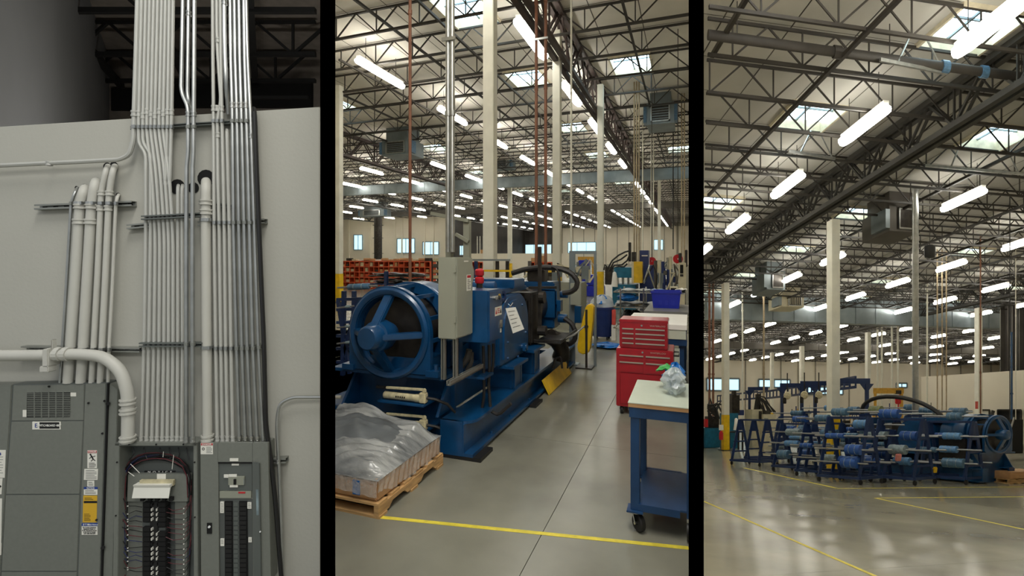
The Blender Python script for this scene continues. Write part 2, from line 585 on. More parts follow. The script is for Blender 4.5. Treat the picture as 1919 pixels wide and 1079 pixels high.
def girder(ce, u, m, lo, hi, v0, v1, ztop, zbot, pan=2.4):
    vs = [v for v in [v0+i*0.5 for i in range(int((v1-v0)*2)+1)] if lo(v)+0.3 < u < hi(v)-0.3]
    if not vs: return
    a, b = vs[0], vs[-1]
    mb = MB()
    for s in (-0.11, 0.11):
        mb.bar((u+s, a, ztop), (u+s, b, ztop), 0.13, 0.12)
        mb.bar((u+s, a, zbot), (u+s, b, zbot), 0.13, 0.12)
    go = mb.build('roof_girder', m, ce)
    wb = MB()
    v = a
    while v+pan < b:
        for s in (-0.07, 0.07):
            wb.bar((u+s, v, ztop), (u+s, v+pan/2, zbot), 0.055, caps=False)
            wb.bar((u+s, v+pan, ztop), (u+s, v+pan/2, zbot), 0.055, caps=False)
            wb.bar((u+s, v+pan/2, ztop), (u+s, v+pan/2, zbot), 0.045, caps=False)
        v += pan
    wb.build('girder_web', m, go)
# machine hall
setM(ID)
lo_m = lambda v: KL*v
hi_m = lambda v: KR*v
sky_px = [(895, 16), (1203, 100), (990, 133), (645, 190), (1078, 230), (803, 268), (884, 312), (1116, 280), (1252, 266), (1165, 333), (985, 350),
          (690, 388), (1215, 355), (1060, 352), (860, 395), (1180, 390), (1245, 382)]
sky_m = [mh(px, py, DECK+0.3) for px, py in sky_px]
V0 = 5.6
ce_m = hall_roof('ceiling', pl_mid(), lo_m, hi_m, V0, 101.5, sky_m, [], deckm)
for i, u in enumerate([-1.5, -5.9, -7.4, -9.9, -12.2, -14.6, -19.8, -22, -24.6, -27, -30, -33, -37, -41, -46]):
    along(ce_m, 'roof_bridging', joistm, u, 0.06, 0.06, CHORD-0.03 if i % 2 else CHORD+0.1, lo_m, hi_m, V0, 101)
for u, m in ((-3.3, girdm), (-17.2, girdm), (-31.5, girdg), (-46, girdg)):
    girder(ce_m, u, m, lo_m, hi_m, V0, 101, 8.12, 6.98)
# rack hall
setM(MR)
lo_r = lambda v: UL*v
hi_r = lambda v: UR*v
sky_px = [(1750, 28), (1540, 214), (1825, 247), (1375, 364), (1597, 381), (1495, 444), (1404, 500), (1812, 462), (1668, 513), (1585, 549), (1893, 530),
          (1345, 540), (1780, 556)]
sky_r = [rh(px, py, DECK+0.3) for px, py in sky_px]
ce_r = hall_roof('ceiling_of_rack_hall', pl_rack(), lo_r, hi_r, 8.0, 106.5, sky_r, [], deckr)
for i, u in enumerate([3.6, 5.7, 12.0, 15.0, 17.2, 19.6, 22.5, 28.2, 31, 34, 37.5, 44, 48, 53, 58]):
    along(ce_r, 'roof_bridging', joistm, u, 0.07, 0.07, CHORD-0.03 if i % 2 else CHORD+0.1, lo_r, hi_r, 8.0, 106)
for u, m in ((9.1, girdg), (25.0, girdg), (40.7, girdg), (56.4, girdg)):
    girder(ce_r, u, m, lo_r, hi_r, 8.0, 106, 8.12, 7.32)
# ------------------------------------------------------------------ hanging tube lights
def make_light(label, group, loc):
    t = thing('ceiling_light', label, 'ceiling light', loc, group)
    L, w = 1.22, 0.15
    hs = MB()
    hs.prism([(-.05, .06), (.05, .06), (.06, .16), (-.06, .16)], -L*.96, L*.96, 'xz')
    hs.build('light_housing', white_p, t)
    ln = MB()
    pr = []
    for an, k in ((-L, .55), (-L+.1, .9), (-L+.25, 1), (L-.25, 1), (L-.1, .9), (L, .55)):
        pr.append([(-w*k, an, .03), (-w*k*.95, an, -.02), (-w*k*.5, an, -.06), (w*k*.5, an, -.06), (w*k*.95, an, -.02), (w*k, an, .03), (0, an, .08)])
    vs = [p for r in pr for p in r]
    n = 7
    fs = [tuple(range(n-1, -1, -1)), tuple(range(5*n, 6*n))]
    for i in range(5):
        for k in range(n):
            fs.append((i*n+k, i*n+(k+1) % n, (i+1)*n+(k+1) % n, (i+1)*n+k))
    ln.add(vs, fs)
    ln.build('light_lens', tube_on, t)
    for s in (-.8, .8):
        MB().bar((0, s, .15), (0, s, DECK-LIGHT_Z-.08), 0.012, caps=False).build('hanger_wire', joistm, t)
    return t
LIGHT_Z = 7.35
def light_grid(hall, rows, lo, hi, vmax, frm):
    proto = None
    for r, (u, vs) in enumerate(rows):
        k = 0
        for v in vs:
            if v > vmax or not (lo(v-1.3)+0.25 < u < hi(v-1.3)-0.2):
                continue
            if k >= len(ORD): break
            lb = 'lit tube light, %s from camera, %s row %s' % (ORD[k], ORD[r], frm)
            k += 1
            if proto is None:
                proto = make_light(lb, 'tube lights of the '+hall, (u, v, LIGHT_Z))
            else:
                dup(proto, (u, v, LIGHT_Z), lb)
setM(ID)
rows = [(-3.92, [12.4+4.65*j for j in range(-1, 20)])]
for u in (-9.1, -14.9, -20.1, -25.6, -31, -36.5, -42, -47.5, -53):
    ph = 13.1 if u > -10 else 13.0
    rows.append((u, [ph+4.95*j for j in range(0, 19)]))
def lim(u, v):
    return v < (64 if u < -34.5 else 99)
rows = [(u, [v for v in vs if lim(u, v)]) for u, vs in rows]
light_grid('machine hall', rows, lo_m, hi_m, 99, 'left of the aisle')
setM(MR)
rows = [(7.27+5.24*i, [12.1+5.2*j for j in range(-1, 20)]) for i in range(10)]
light_grid('rack hall', rows, lo_r, hi_r, 103, 'above the roller racks')
# ------------------------------------------------------------------ outer walls of the two halls
def window(n, P, Q, z0, z1, nm, frame=0.12, label=None):
    """P, Q plan ends of the pane seen from inside; nm unit normal towards the room"""
    P, Q, nm = Vector((*P, 0)), Vector((*Q, 0)), Vector((*nm, 0))
    d = (Q-P)
    wi = struct(MB().add([P+nm*.02+Vector((0,0,z0)), Q+nm*.02+Vector((0,0,z0)), Q+nm*.02+Vector((0,0,z1)), P+nm*.02+Vector((0,0,z1)),
                          P+Vector((0,0,z0)), Q+Vector((0,0,z0)), Q+Vector((0,0,z1)), P+Vector((0,0,z1))],
                         [(0,1,2,3),(7,6,5,4),(0,4,5,1),(1,5,6,2),(2,6,7,3),(3,7,4,0)]).build(n, win_on))
    fr = MB()
    o = nm*.06
    for z in (z0, z1):
        fr.bar(P+o+Vector((0,0,z)), Q+o+Vector((0,0,z)), frame, frame)
    k = max(2, int(round(d.length/2.2)))
    for i in range(k+1):
        p = P+d*(i/k)+o
        fr.bar(p+Vector((0,0,z0)), p+Vector((0,0,z1)), frame if i in (0, k) else frame*.6, frame*.6)
    fr.build('window_frame', galvd, wi)
setM(ID)
ZT = DECK+0.1
wf = struct(MB().box(-34, 101.5, -0.2, 1.3, 101.9, ZT).build('wall_far', wallm))
mb = MB()
for i in range(14):
    x = -30+2.3*i
    mb.box(x-.06, 101.42, 0, x+.06, 101.5, ZT)
mb.build('wall_seam', wallseam, wf)
wl = struct(MB().box(-60, 66.0, -0.2, -34.0, 66.4, ZT).build('wall_far_left', wallm))
mb = MB()
for x in (-36.5, -38, -42, -43.3, -48, -52):
    mb.box(x-.12, 65.8, 0, x+.12, 66.0, ZT)
mb.build('wall_pilaster', wallm, wl)
struct(MB().box(-34.4, 66.4, -0.2, -34.0, 101.5, ZT).build('wall_recess', walldk))
wk = struct(MB().box(-34.0, 100.9, -0.2, -25.5, 101.3, ZT).build('wall_far_dark', walldk))
mb = MB()
for i in range(8):
    mb.box(-33.5+i, 100.86, 4.6, -33.46+i, 100.9, ZT)
mb.build('wall_seam', ductd, wk)
def wall_px(px, yplane):             # x on a wall plane y = const of the machine hall seen in column px
    k = (px-CX)/F
    d = RZ @ Vector((k, 1, 0))
    return d.x/d.y*yplane, yplane/d.y
wins = [('window_1', 985, 1034, 458, 477, 100.85), ('window_2', 1065, 1117, 454, 474, 101.4), ('window_3', 1226, 1243, 449, 468, 101.4),
        ('window_4', 664, 680, 440, 468, 65.95), ('window_5', 745, 778, 447, 474, 65.95), ('window_6', 793, 823, 453, 477, 65.95), ('window_7', 862, 870, 460, 478, 65.95)]
for n, pa, pb, ya, yb, yp in wins:
    xa, da = wall_px(pa, yp)
    xb, db = wall_px(pb, yp)
    dd = (da+db)/2
    window(n, (xa, yp), (xb, yp), mz(yb, dd), mz(ya, dd), (0, -1))
xa, da = wall_px(872, 58)
xb, db = wall_px(1067, 58)
struct(MB().box(xa, 58, 0, xb, 58.2, 2.0).build('wall_low_white', wallm))
# rack hall walls
setM(MR)
wf = struct(MB().box(18, 106.5, -0.2, 82, 107, ZT).build('wall_rack_hall_far', wallm))
mb = MB()
for i in range(24):
    mb.box(22+2.3*i, 106.3, 0, 22.1+2.3*i, 106.5, ZT)
mb.build('wall_seam', wallseam, wf)
def rwall_px(px, v):                 # u where column px meets the plane v = const of the rack hall
    k = (px-CX)/F
    # X = u-0.013v ; Y = 0.1643u+0.5v ; X = kY
    u = v*(0.5*k+0.013)/(1-0.1643*k)
    return u, 0.1643*u+0.5*v
for n, pa, pb, ya, yb in (('window_8', 1325, 1386, 709, 732), ('window_9', 1422, 1481, 711, 726), ('window_10', 1512, 1580, 725, 739), ('window_11', 1680, 1700, 718, 726)):
    ua, Y1 = rwall_px(pa, 106.4)
    ub, Y2 = rwall_px(pb, 106.4)
    window(n, (ua, 106.4), (ub, 106.4), rw(yb, (Y1+Y2)/2), rw(ya, (Y1+Y2)/2), (0, -1), 0.2)
# tan inner wall on the right with dark cladding above, and its doorways
p0, p1 = rd(1727, 29.5), rd(1990, 23.2)
d = Vector((p1[0]-p0[0], p1[1]-p0[1], 0))
dn = d.normalized()
nn = Vector((-dn.y, dn.x, 0))
hz = rw(706, 29.5)
poly = [(p0[0], p0[1]), (p1[0], p1[1]), (p1[0]+nn.x*.4, p1[1]+nn.y*.4), (p0[0]+nn.x*.4, p0[1]+nn.y*.4)]
struct(MB().prism(poly, 0, hz, 'xy').build('wall_tan_inner', wallm))
poly2 = [(x+nn.x*4, y+nn.y*4) for x, y in poly]
wk = struct(MB().prism([(poly2[0][0]+d.x*.22, poly2[0][1]+d.y*.22), poly2[1], poly2[2], (poly2[3][0]+d.x*.22, poly2[3][1]+d.y*.22)], 0, ZT-.3, 'xy').build('wall_dark_clad', walldk))
mb = MB()
for i in range(22):
    t = 0.24+i*0.035
    q = Vector((poly2[0][0], poly2[0][1], 0))+d*t-nn*.03
    mb.cbox((q.x, q.y, 5.6), (0.10 if i % 4 else 0.5, 0.10, 4.6))
mb.build('wall_seam', ductd, wk)
def on_tan(px):
    k = (px-CX)/F
    best = min([i/400 for i in range(401)], key=lambda t: abs(((p0[0]+d.x*t)-0.013*(p0[1]+d.y*t)) - k*(0.1643*(p0[0]+d.x*t)+0.5*(p0[1]+d.y*t))))
    q = Vector((p0[0]+d.x*best, p0[1]+d.y*best, 0))
    return q, 0.1643*q.x+0.5*q.y
for n, pa, pb, ya, m in (('door_1', 1741, 1763, 769, hole), ('door_2', 1781, 1815, 768, hole), ('door_3', 1837, 1857, 768, white_p), ('door_4', 1873, 1916, 768, hole)):
    qa, Ya = on_tan(pa)
    qb, Yb = on_tan(pb)
    h = rw(ya, (Ya+Yb)/2)
    mb = MB()
    a, b = qa-nn*.05, qb-nn*.05
    mb.prism([(a.x, a.y), (b.x, b.y), (b.x+nn.x*.04, b.y+nn.y*.04), (a.x+nn.x*.04, a.y+nn.y*.04)], 0.02, h, 'xy')
    do = struct(mb.build(n, m))
    fr = MB()
    a, b = qa-nn*.09, qb-nn*.09
    for q in (a, b):
        fr.bar((q.x, q.y, 0), (q.x, q.y, h), 0.08)
    fr.bar((a.x, a.y, h), (b.x, b.y, h), 0.08)
    fr.build('door_frame', steel_dk, do)
    if m is white_p:
        c = (a+b)*.5
        MB().cbox((c.x+dn.x*.25, c.y+dn.y*.25, h*.6), (.35, .1, .6), rz=math.atan2(dn.y, dn.x)).build('door_window', hole, do)
# closing side wall outside the picture
a, b = (UR*6, 6), (UR*106.5, 106.5)
struct(MB().prism([a, b, (b[0]+.3, b[1]), (a[0]+.3, a[1])], 0, ZT, 'xy').build('wall_rack_hall_side', wallm))
setM(ID)
# ================================================================== switchgear room (left)
setM(RZ)
DW = 2.5
def lw(px, py, off=0.0):
    y = DW-off
    return Vector(((px-CX)/F*y, y, EYE-(py-HY)/F*y))
def pz(px, py, off):
    p = lw(px, py, off)
    return (p.x, p.z)
# the low white wall with everything bolted on it
wlw = struct(MB().prism([(-3.05, -0.1), (-3.05, lw(0, 240).z), (lw(0, 237).x, lw(0, 237).z), (lw(600, 200).x, lw(600, 200).z), (lw(601, 200).x, -0.1)], DW, DW+0.12).build('wall_front_white', lwall, bevel=0.004))
# unlit space behind it
E_ = Vector((-7.3, 8.9, 0)); dS = Vector((-.69, 1, 0)).normalized(); nS = Vector((dS.y, -dS.x, 0))
a = E_-dS*7.2
RH_ = EYE+3.55
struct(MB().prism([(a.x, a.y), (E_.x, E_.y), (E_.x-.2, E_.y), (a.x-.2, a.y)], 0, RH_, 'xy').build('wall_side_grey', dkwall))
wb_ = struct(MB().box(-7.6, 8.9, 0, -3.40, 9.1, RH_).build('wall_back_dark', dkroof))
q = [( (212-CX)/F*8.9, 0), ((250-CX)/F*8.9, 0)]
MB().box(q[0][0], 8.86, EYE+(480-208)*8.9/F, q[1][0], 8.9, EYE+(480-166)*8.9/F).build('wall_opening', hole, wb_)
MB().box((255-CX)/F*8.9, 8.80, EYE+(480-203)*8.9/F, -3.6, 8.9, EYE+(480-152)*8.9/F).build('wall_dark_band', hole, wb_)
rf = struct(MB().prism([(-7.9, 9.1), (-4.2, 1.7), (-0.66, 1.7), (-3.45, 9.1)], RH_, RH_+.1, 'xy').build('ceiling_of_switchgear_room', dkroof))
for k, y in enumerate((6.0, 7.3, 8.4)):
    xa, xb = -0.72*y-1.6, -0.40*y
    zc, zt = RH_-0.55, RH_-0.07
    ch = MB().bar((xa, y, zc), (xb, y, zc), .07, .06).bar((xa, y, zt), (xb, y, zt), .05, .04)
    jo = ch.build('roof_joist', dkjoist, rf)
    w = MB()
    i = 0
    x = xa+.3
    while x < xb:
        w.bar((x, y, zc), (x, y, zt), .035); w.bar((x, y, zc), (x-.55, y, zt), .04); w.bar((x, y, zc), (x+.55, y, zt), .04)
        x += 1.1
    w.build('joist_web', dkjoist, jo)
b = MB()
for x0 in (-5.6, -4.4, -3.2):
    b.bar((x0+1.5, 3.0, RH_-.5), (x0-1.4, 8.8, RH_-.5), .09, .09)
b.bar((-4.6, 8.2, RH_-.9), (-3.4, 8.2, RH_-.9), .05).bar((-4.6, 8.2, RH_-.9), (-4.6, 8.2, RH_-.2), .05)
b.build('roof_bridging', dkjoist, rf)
# -------- strut channels
def channel(label, x0, y0, x1, y1, hpx, off, dep=0.035, m=strut):
    o = thing('strut_channel', label, 'strut channel', lw((x0+x1)/2, (y0+y1)/2, off))
    c = lw((x0+x1)/2, (y0+y1)/2, off)
    p, q = lw(x0, y0, off)-c, lw(x1, y1, off)-c
    h = hpx*(DW-off)/F
    n = Vector((0, 1, 0))
    u = Vector((0, 0, 1))
    mb = MB()
    mb.bar(p+n*dep*.9, q+n*dep*.9, dep*.18, h)            # back web
    mb.bar(p+n*dep*.45+u*(h*.44), q+n*dep*.45+u*(h*.44), dep, h*.12)
    mb.bar(p+n*dep*.45-u*(h*.44), q+n*dep*.45-u*(h*.44), dep, h*.12)
    mb.bar(p+u*(h*.30), q+u*(h*.30), dep*.12, h*.25).bar(p-u*(h*.30), q-u*(h*.30), dep*.12, h*.25)
    mb.build('channel', m, o)
    d = (q-p)
    sl = MB()
    k = max(2, int(d.length/0.05))
    for i in range(k):
        c0 = p+d*((i+.5)/k)+n*dep*.80
        sl.cbox(c0, (.022, .004, h*.3))
    sl.build('slot', hole, o, kind='stuff')
    return o
channel('wall strut channel behind the tops of six bent pipes', 65, 388, 247, 381, 10, .036)
channel('wall strut channel at the bottoms of six pipes, above the tall grey cabinet', 40, 653, 262, 656, 9, .036)
channel('short strut stub left of the painted conduit bundle', 238, 425, 282, 421, 9, .036)
channel('dark front strut across the upper painted conduits', 265, 408, 376, 402, 8, .085, m=cabd)
channel('wall strut channel behind the silver conduits, ending by the black cable', 371, 419, 496, 414, 9, .036)
channel('short upper strut right of the fat vertical pipe', 373, 380, 434, 386, 7, .036)
channel('dark front strut across the lower painted conduits', 261, 646, 379, 646, 8, .085, m=cabd)
channel('lower wall strut behind the silver conduits', 378, 655, 489, 650, 9, .036)
channel('top strut just under the wall edge holding all conduits', 245, 240, 474, 226, 6, .036, m=cabd)
channel('short strut stub holding the bent conduit near the black partition', 511, 864, 536, 863, 9, .036)
# -------- conduits
def path(pts, off):
    """pts: (px, py[, extra offset]) smoothed at the corners"""
    P = []
    for p in pts:
        P.append(lw(p[0], p[1], off+(p[2] if len(p) > 2 else 0)))
    out = [P[0]]
    for i in range(1, len(P)-1):
        a, b, c = P[i-1], P[i], P[i+1]
        r = min((b-a).length, (c-b).length)*0.42
        s, e = b+(a-b).normalized()*r, b+(c-b).normalized()*r
        if (b-a).normalized().dot((c-b).normalized()) > .9995:
            out.append(b); continue
        for t in (0, .25, .5, .75, 1):
            out.append(s*(1-t)**2+b*2*t*(1-t)+e*t*t)
    out.append(P[-1])
    return out
def conduit(label, pts, rpx, off, m, cat='conduit', name='conduit', collars=(), straps=(), group=None, n=8, cm=None):
    r = rpx*(DW-off)/F
    c = lw(pts[-1][0], pts[-1][1], off)
    o = thing(name, label, cat, c, group)
    P = [p-c for p in path(pts, off)]
    MB().tube(P, r, n).build('pipe_run', m, o, smooth=True)
    for (px, py, k) in collars:
        q = lw(px, py, off)-c
        h = 5.5*k
        t = h*(DW-off)/F
        MB().lathe([(r*1.05, -t), (r*1.32, -t), (r*1.32, -t*.4), (r*1.14, -t*.35), (r*1.14, t*.35), (r*1.32, t*.4), (r*1.32, t), (r*1.05, t)], q, (0, 0, 1), 10).build('coupling', cm or m, o, smooth=True)
    for (px, py) in straps:
        q = lw(px, py, off)-c
        mb = MB().lathe([(r*1.02, -.008), (r*1.22, -.008), (r*1.22, .008), (r*1.02, .008)], q, (0, 0, 1), 10)
        mb.cbox((q.x+r*1.1, q.y-r*.9, q.z), (.008, .014, .016))
        mb.build('pipe_strap', galv if m is not galv else strut, o)
    return o
ga_top = [259.5, 267, 274.5, 282, 289.5, 297, 304.5, 311.5, 318.5, 325.5]
ga_st = [252, 260.5, 268.5, 276, 283.5, 291, 299, 306.5, 314.5, 322]
O1 = .055
conduit('painted conduit bending off level across the white wall, leftmost of the bundle', [(268.5, -330), (259.5, -30), (256, 100), (252, 225), (251, 262), (243, 290), (225, 299), (150, 303), (0, 310), (-60, 312)], 4.2, O1, emt,
        collars=[(252, 213, 1), (93, 306, .8)], straps=[(252, 238)])
ends = [274, 283, 292, 300.5, 309, 317, 325]
bot = [271, 280, 289.6, 298.8, 308, 316.5, 325, 334, 343]
pan = [264.7, 275, 285, 294.6, 304.5, 313.8, 323, 332.5, 341.5]
for i in range(1, 8):
    e = ends[i-1]
    if i < 3:
        mid = [(ga_st[i], 268), (e, 288)]
    else:
        mid = [(ga_st[i], 250), (ga_st[i]*.45+e*.55, 320)]
    pts = [(ga_top[i]+9, -330), (ga_top[i], -30), (ga_st[i], 225)]+mid+[(e, 435), (bot[i-1], 640), (pan[i-1], 829)]
    conduit('painted grey conduit, %s from the left in the bundle above the open breaker panel' % ORD[i-1], pts, 3.05, O1, emt,
            collars=[(ga_st[i], 209+((i*7) % 3)*4, 1), (pan[i-1]+.3, 822, .9)], straps=[(ga_st[i], 238)])
for k, i in enumerate((8, 9)):
    x = ga_st[i]
    conduit('painted conduit bending back into a wall hole, %s of two beside the slim pair' % ORD[k], [(ga_top[i]+9, -330), (ga_top[i], -30), (x, 225), (x-3, 330), (x-5, 345), (x-4, 352, -.05)], 3.05, O1, emt,
            collars=[(x, 210, 1)], straps=[(x, 238)])
for k, (e, b_, p_) in enumerate(((334, 334, 332.5), (342, 343, 341.5))):
    conduit('painted conduit starting from a wall hole, %s of two above the open panel' % ORD[k], [(e+1, 347, -.055), (e, 352), (e, 435), (b_, 640), (p_, 829)], 3.05, O1, emt,
            collars=[(p_, 822, .9)])
for (x0, y0, x1, y1) in ((322, 346, 345, 354), (355, 346, 372, 358), (302, 340, 309, 348), (374, 318, 400, 350), (142, 347, 147, 356), (152, 349, 166, 358), (172, 334, 187, 350), (196, 306, 208, 318), (208, 304, 221, 318), (219, 362, 226, 369), (423, 240, 429, 247)):
    mb = MB()
    p, q = lw(x0, y0), lw(x1, y1)
    c = (p+q)*.5
    mb.lathe([(.0005, 0), (abs(q.x-p.x)*.62, 0)], c-Vector((0, .003, 0)), (0, -1, 0), 14)
    mb.build('pipe_hole', hole, wlw)
# slim trio
O2 = .105
conduit('slim yellowed conduit with an S bend, above the open panel', [(344, -330), (344, -30), (342.5, 60), (340.5, 165), (343, 178), (352, 198), (353.6, 212), (353.5, 285), (350.5, 310), (350, 440), (350, 829)], 3.6, O2, galv,
        collars=[(353.6, 214, .8), (350, 823, .9)], straps=[(353.5, 238), (350, 644)])
conduit('slim conduit bending behind its silver neighbour at the top', [(354.5, -330), (354.5, -30), (353.5, 60), (352, 175), (355, 192), (361, 206, -.03), (361, 215, -.03)], 3.4, O2, galv, collars=[(354, 25, .8)])
conduit('straight slim silver conduit down to the open panel corner', [(365, -330), (365, -30), (364, 150), (363.6, 215), (363.5, 288), (361.8, 312), (361.5, 440), (361.7, 829)], 3.6, O2, galv,
        collars=[(363.6, 214, .8), (361.7, 823, .9)], straps=[(363.5, 238), (361.6, 644)])
gc_top = [399, 406.5, 413.5, 421, 431.5, 439.5, 448, 457]
gc_st = [400.6, 407.5, 416, 425.5, 436, 444.5, 453, 462]
gc_md = [402, 411.5, 421, 430.5, 438.5, 448.6, 458.6, 468.6]
gc_bt = [405, 414.5, 423.5, 433.5, 444, 454, 464, 474.6]
gc_pn = [408, 417.7, 427, 437, 449.5, 460.8, 471.8, 483]
for i in range(8):
    m = emt if i < 4 else galv
    pts = [(gc_top[i]-6, -330), (gc_top[i], -30), (gc_top[i]*.6+gc_st[i]*.4, 110), (gc_st[i], 205), (gc_st[i]*.4+gc_md[i]*.6, 330), (gc_md[i], 435), (gc_bt[i], 650), (gc_pn[i], 829)]
    if i == 1:
        pts = [(406.5, -330), (406.5, -30), (407, 75), (412, 150), (415, 190), (408, 222, 0), (409, 330), (411.5, 435), (414.5, 650), (417.7, 829)]
    if i == 3:
        pts = [(425.5, 241, -.05), (426, 249), (428, 330), (430.5, 435), (433.5, 650), (437, 829)]
    conduit('%s conduit, %s from the left above the closed breaker panel' % ('painted grey' if i < 4 else 'bare silver', ORD[i]), pts, 3.4 if i >= 4 else 3.05, O1, m,
            collars=([(gc_st[i], 197 if i >= 4 else 203, 1)] if i not in (3,) else [])+[(gc_pn[i], 822, 1)]+([(408.5, 75, .9), (409, 253, .9)] if i == 1 else []), straps=([(gc_st[i], 227)] if i != 3 else [])+[(gc_bt[i], 652)]+([(gc_md[i], 417)]), cm=chrome if i >= 4 else None)
conduit('short upper conduit leaning off the wall edge behind the silver ones', [(420.5, -330), (420.5, -30), (421, 70), (424, 150), (427, 196, -.03), (428, 214, -.04)], 3.8, O1+.01, galv, collars=[(421, 4, .9)])
conduit('bare silver conduit, rightmost of the bundle beside the black cable', [(461.5, -330), (461.5, -30), (464, 100), (470, 215), (477.6, 435), (485, 650), (494, 829)], 3.0, O1, galv, collars=[(471, 255, .8), (494, 822, 1)], straps=[(485, 650)])
# fat pipes
conduit('fat painted pipe standing on the closed breaker panel', [(387, 340, -.06), (386.5, 350, 0), (386.5, 440), (388, 640), (389.5, 829)], 8.6, .06, lpipe, 'pipe', 'painted_pipe', n=14,
        collars=[(386.6, 379, .9), (386.8, 397, .9), (389.4, 820, 1)], straps=[(386.6, 412), (388, 650)])
conduit('fat painted pipe elbowing down into the open breaker panel', [(-80, 666), (60, 666), (148, 663), (196, 668), (228, 695), (240, 735), (240.5, 780), (240, 829)], 10.5, .10, lpipe, 'pipe', 'painted_pipe', n=16,
        collars=[(240, 752, .9), (240, 770, .9), (240, 821, .8)])
o = thing('pipe_clamp', 'two-piece clamp around the fat horizontal pipe over the tall cabinet', 'pipe clamp', lw(97, 668, .1))
MB().cbox((0, 0, 0), (.03, .07, .085)).cbox((-.006, -.01, -.055), (.045, .05, .03)).cbox((.012, 0, .06), (.008, .03, .05)).build('clamp_body', lpipe, o, bevel=.004)
MB().lathe([(.028, -.012), (.034, -.012), (.034, .012), (.028, .012)], (.075, 0, 0.012), (1, 0, 0), 14).lathe([(.028, -.012), (.034, -.012), (.034, .012), (.028, .012)], (.037, 0, .012), (1, 0, 0), 14).build('clamp_ring', lpipe, o)
six = [([(146, 352, -.04), (141, 360), (134, 381), (126, 520), (117.5, 653), (113, 717)], 2.6, galv, 'thin bare conduit, leftmost of the six bent wall pipes'),
       ([(160, 353, -.045), (157, 358), (150.6, 385), (142, 520), (133, 650), (128, 717)], 8.2, lpipe, 'fat painted pipe, second of the six bent wall pipes'),
       ([(181, 340, -.045), (178, 347), (172, 385), (164, 520), (156.5, 650), (152, 717)], 8.2, lpipe, 'fat painted pipe, third of the six bent wall pipes'),
       ([(203, 311, -.045), (199, 320), (190, 360), (183, 520), (176, 650), (172, 717)], 4.8, lpipe, 'slimmer painted pipe, fourth of the six bent wall pipes'),
       ([(216, 311, -.045), (212, 320), (205, 360), (198, 520), (191.5, 650), (188, 717)], 5.2, lpipe, 'slimmer painted pipe, fifth of the six bent wall pipes'),
       ([(223, 365, -.05), (220, 370), (217.5, 385), (212, 520), (205, 650), (203, 717)], 2.8, lpipe, 'thin painted pipe, rightmost of the six bent wall pipes')]
for pts, r, m, lb in six:
    cl = [(pts[2][0]-1.5, pts[2][1]+30, .9), (pts[2][0]+.5, pts[2][1]+2, .8)] if r > 4 else []
    conduit(lb, pts, r, .055, m, 'pipe', 'painted_pipe', collars=cl, straps=[(pts[2][0], 381), (pts[4][0], 654)], n=12)
conduit('bent bare conduit going behind the black partition at head height', [(640, 744), (548, 744), (524, 756), (519, 790), (523, 870), (528, 1000), (531, 1120)], 3.2, .045, galv, collars=[(522, 864, .7)], n=8)
conduit('slack black cable hanging beside the silver conduits', [(476, 203, -.05), (478, 215), (482, 330), (489, 500), (495, 640), (499, 800), (507, 850), (516, 930), (528, 1085), (530, 1120)], 4.0, .06, blk, 'cable', 'black_cable', n=8)
# -------- tall grey cabinets
def quad_px(mb, pts, off0, off1):
    """a panel given by its four picture corners on the plane off1, thick to off0"""
    P = [lw(x, y, off1) for x, y in pts]
    Q = [Vector((p.x, DW-off0, p.z)) for p in P]
    return mb.add(P+Q, [(0,1,2,3), (7,6,5,4), (0,4,5,1), (1,5,6,2), (2,6,7,3), (3,7,4,0)])
def rel(mb, c):
    mb.v = [(x-c.x, y-c.y, z-c.z) for x, y, z in mb.v]
    return mb
CO = .07
c0 = lw(110, 1085, CO)
o = thing('switchgear_cabinet', 'tall grey switchgear cabinet with louvred vent and warning stickers', 'electrical cabinet', c0)
rel(quad_px(MB(), [(23.5, 720), (204, 716.5), (191.5, 1090), (.5, 1090)], 0, CO-.004), c0).build('cabinet_body', cabd, o, bevel=.003)
for nm, pts in (('vent_panel', [(25.5, 722), (158.5, 720), (157, 787.5), (22, 788.5)]), ('upper_cover', [(21.7, 790), (156.8, 788.8), (149.5, 925.5), (11, 926)]),
                ('lower_cover', [(10.8, 928), (149.2, 927.2), (144.6, 1070), (3, 1070)]), ('bottom_cover', [(2.8, 1072), (144.4, 1072), (144, 1089), (1.5, 1089)]),
                ('side_strip', [(160.3, 719.6), (198.6, 718), (187, 1089), (146, 1089)])):
    rel(quad_px(MB(), pts, CO-.01, CO), c0).build(nm, cab, o, bevel=.002)
rel(quad_px(MB(), [(200.8, 718.5), (203.4, 718.5), (191, 1089), (188.5, 1089)], CO-.01, CO+.001), c0).build('door_edge', hole, o)
vp = MB()
quad_px(vp, [(51, 736), (132.5, 735), (131.5, 781), (50, 782)], CO-.004, CO+.0006)
vo = rel(vp, c0).build('vent_back', hole, o)
for k in range(13):
    y = 738+k*3.4
    rel(quad_px(MB(), [(51, y-.6), (132, y-.6), (132, y+1.0), (51, y+1.0)], CO, CO+.003), c0).build('louvre_slat', cab, vo)
for k in range(1, 6):
    x = 51+k*13.5
    rel(quad_px(MB(), [(x-.8, 735), (x+.8, 735), (x+.8, 782), (x-.8, 782)], CO, CO+.0035), c0).build('vent_bar', cab, vo)
def sticker(parent, c, x0, y0, x1, y1, m, off, name='sticker', sl=0.0):
    mb = MB()
    quad_px(mb, [(x0, y0), (x1, y0), (x1-sl, y1), (x0-sl, y1)], off-.002, off+.0012)
    return rel(mb, c).build(name, m, parent)
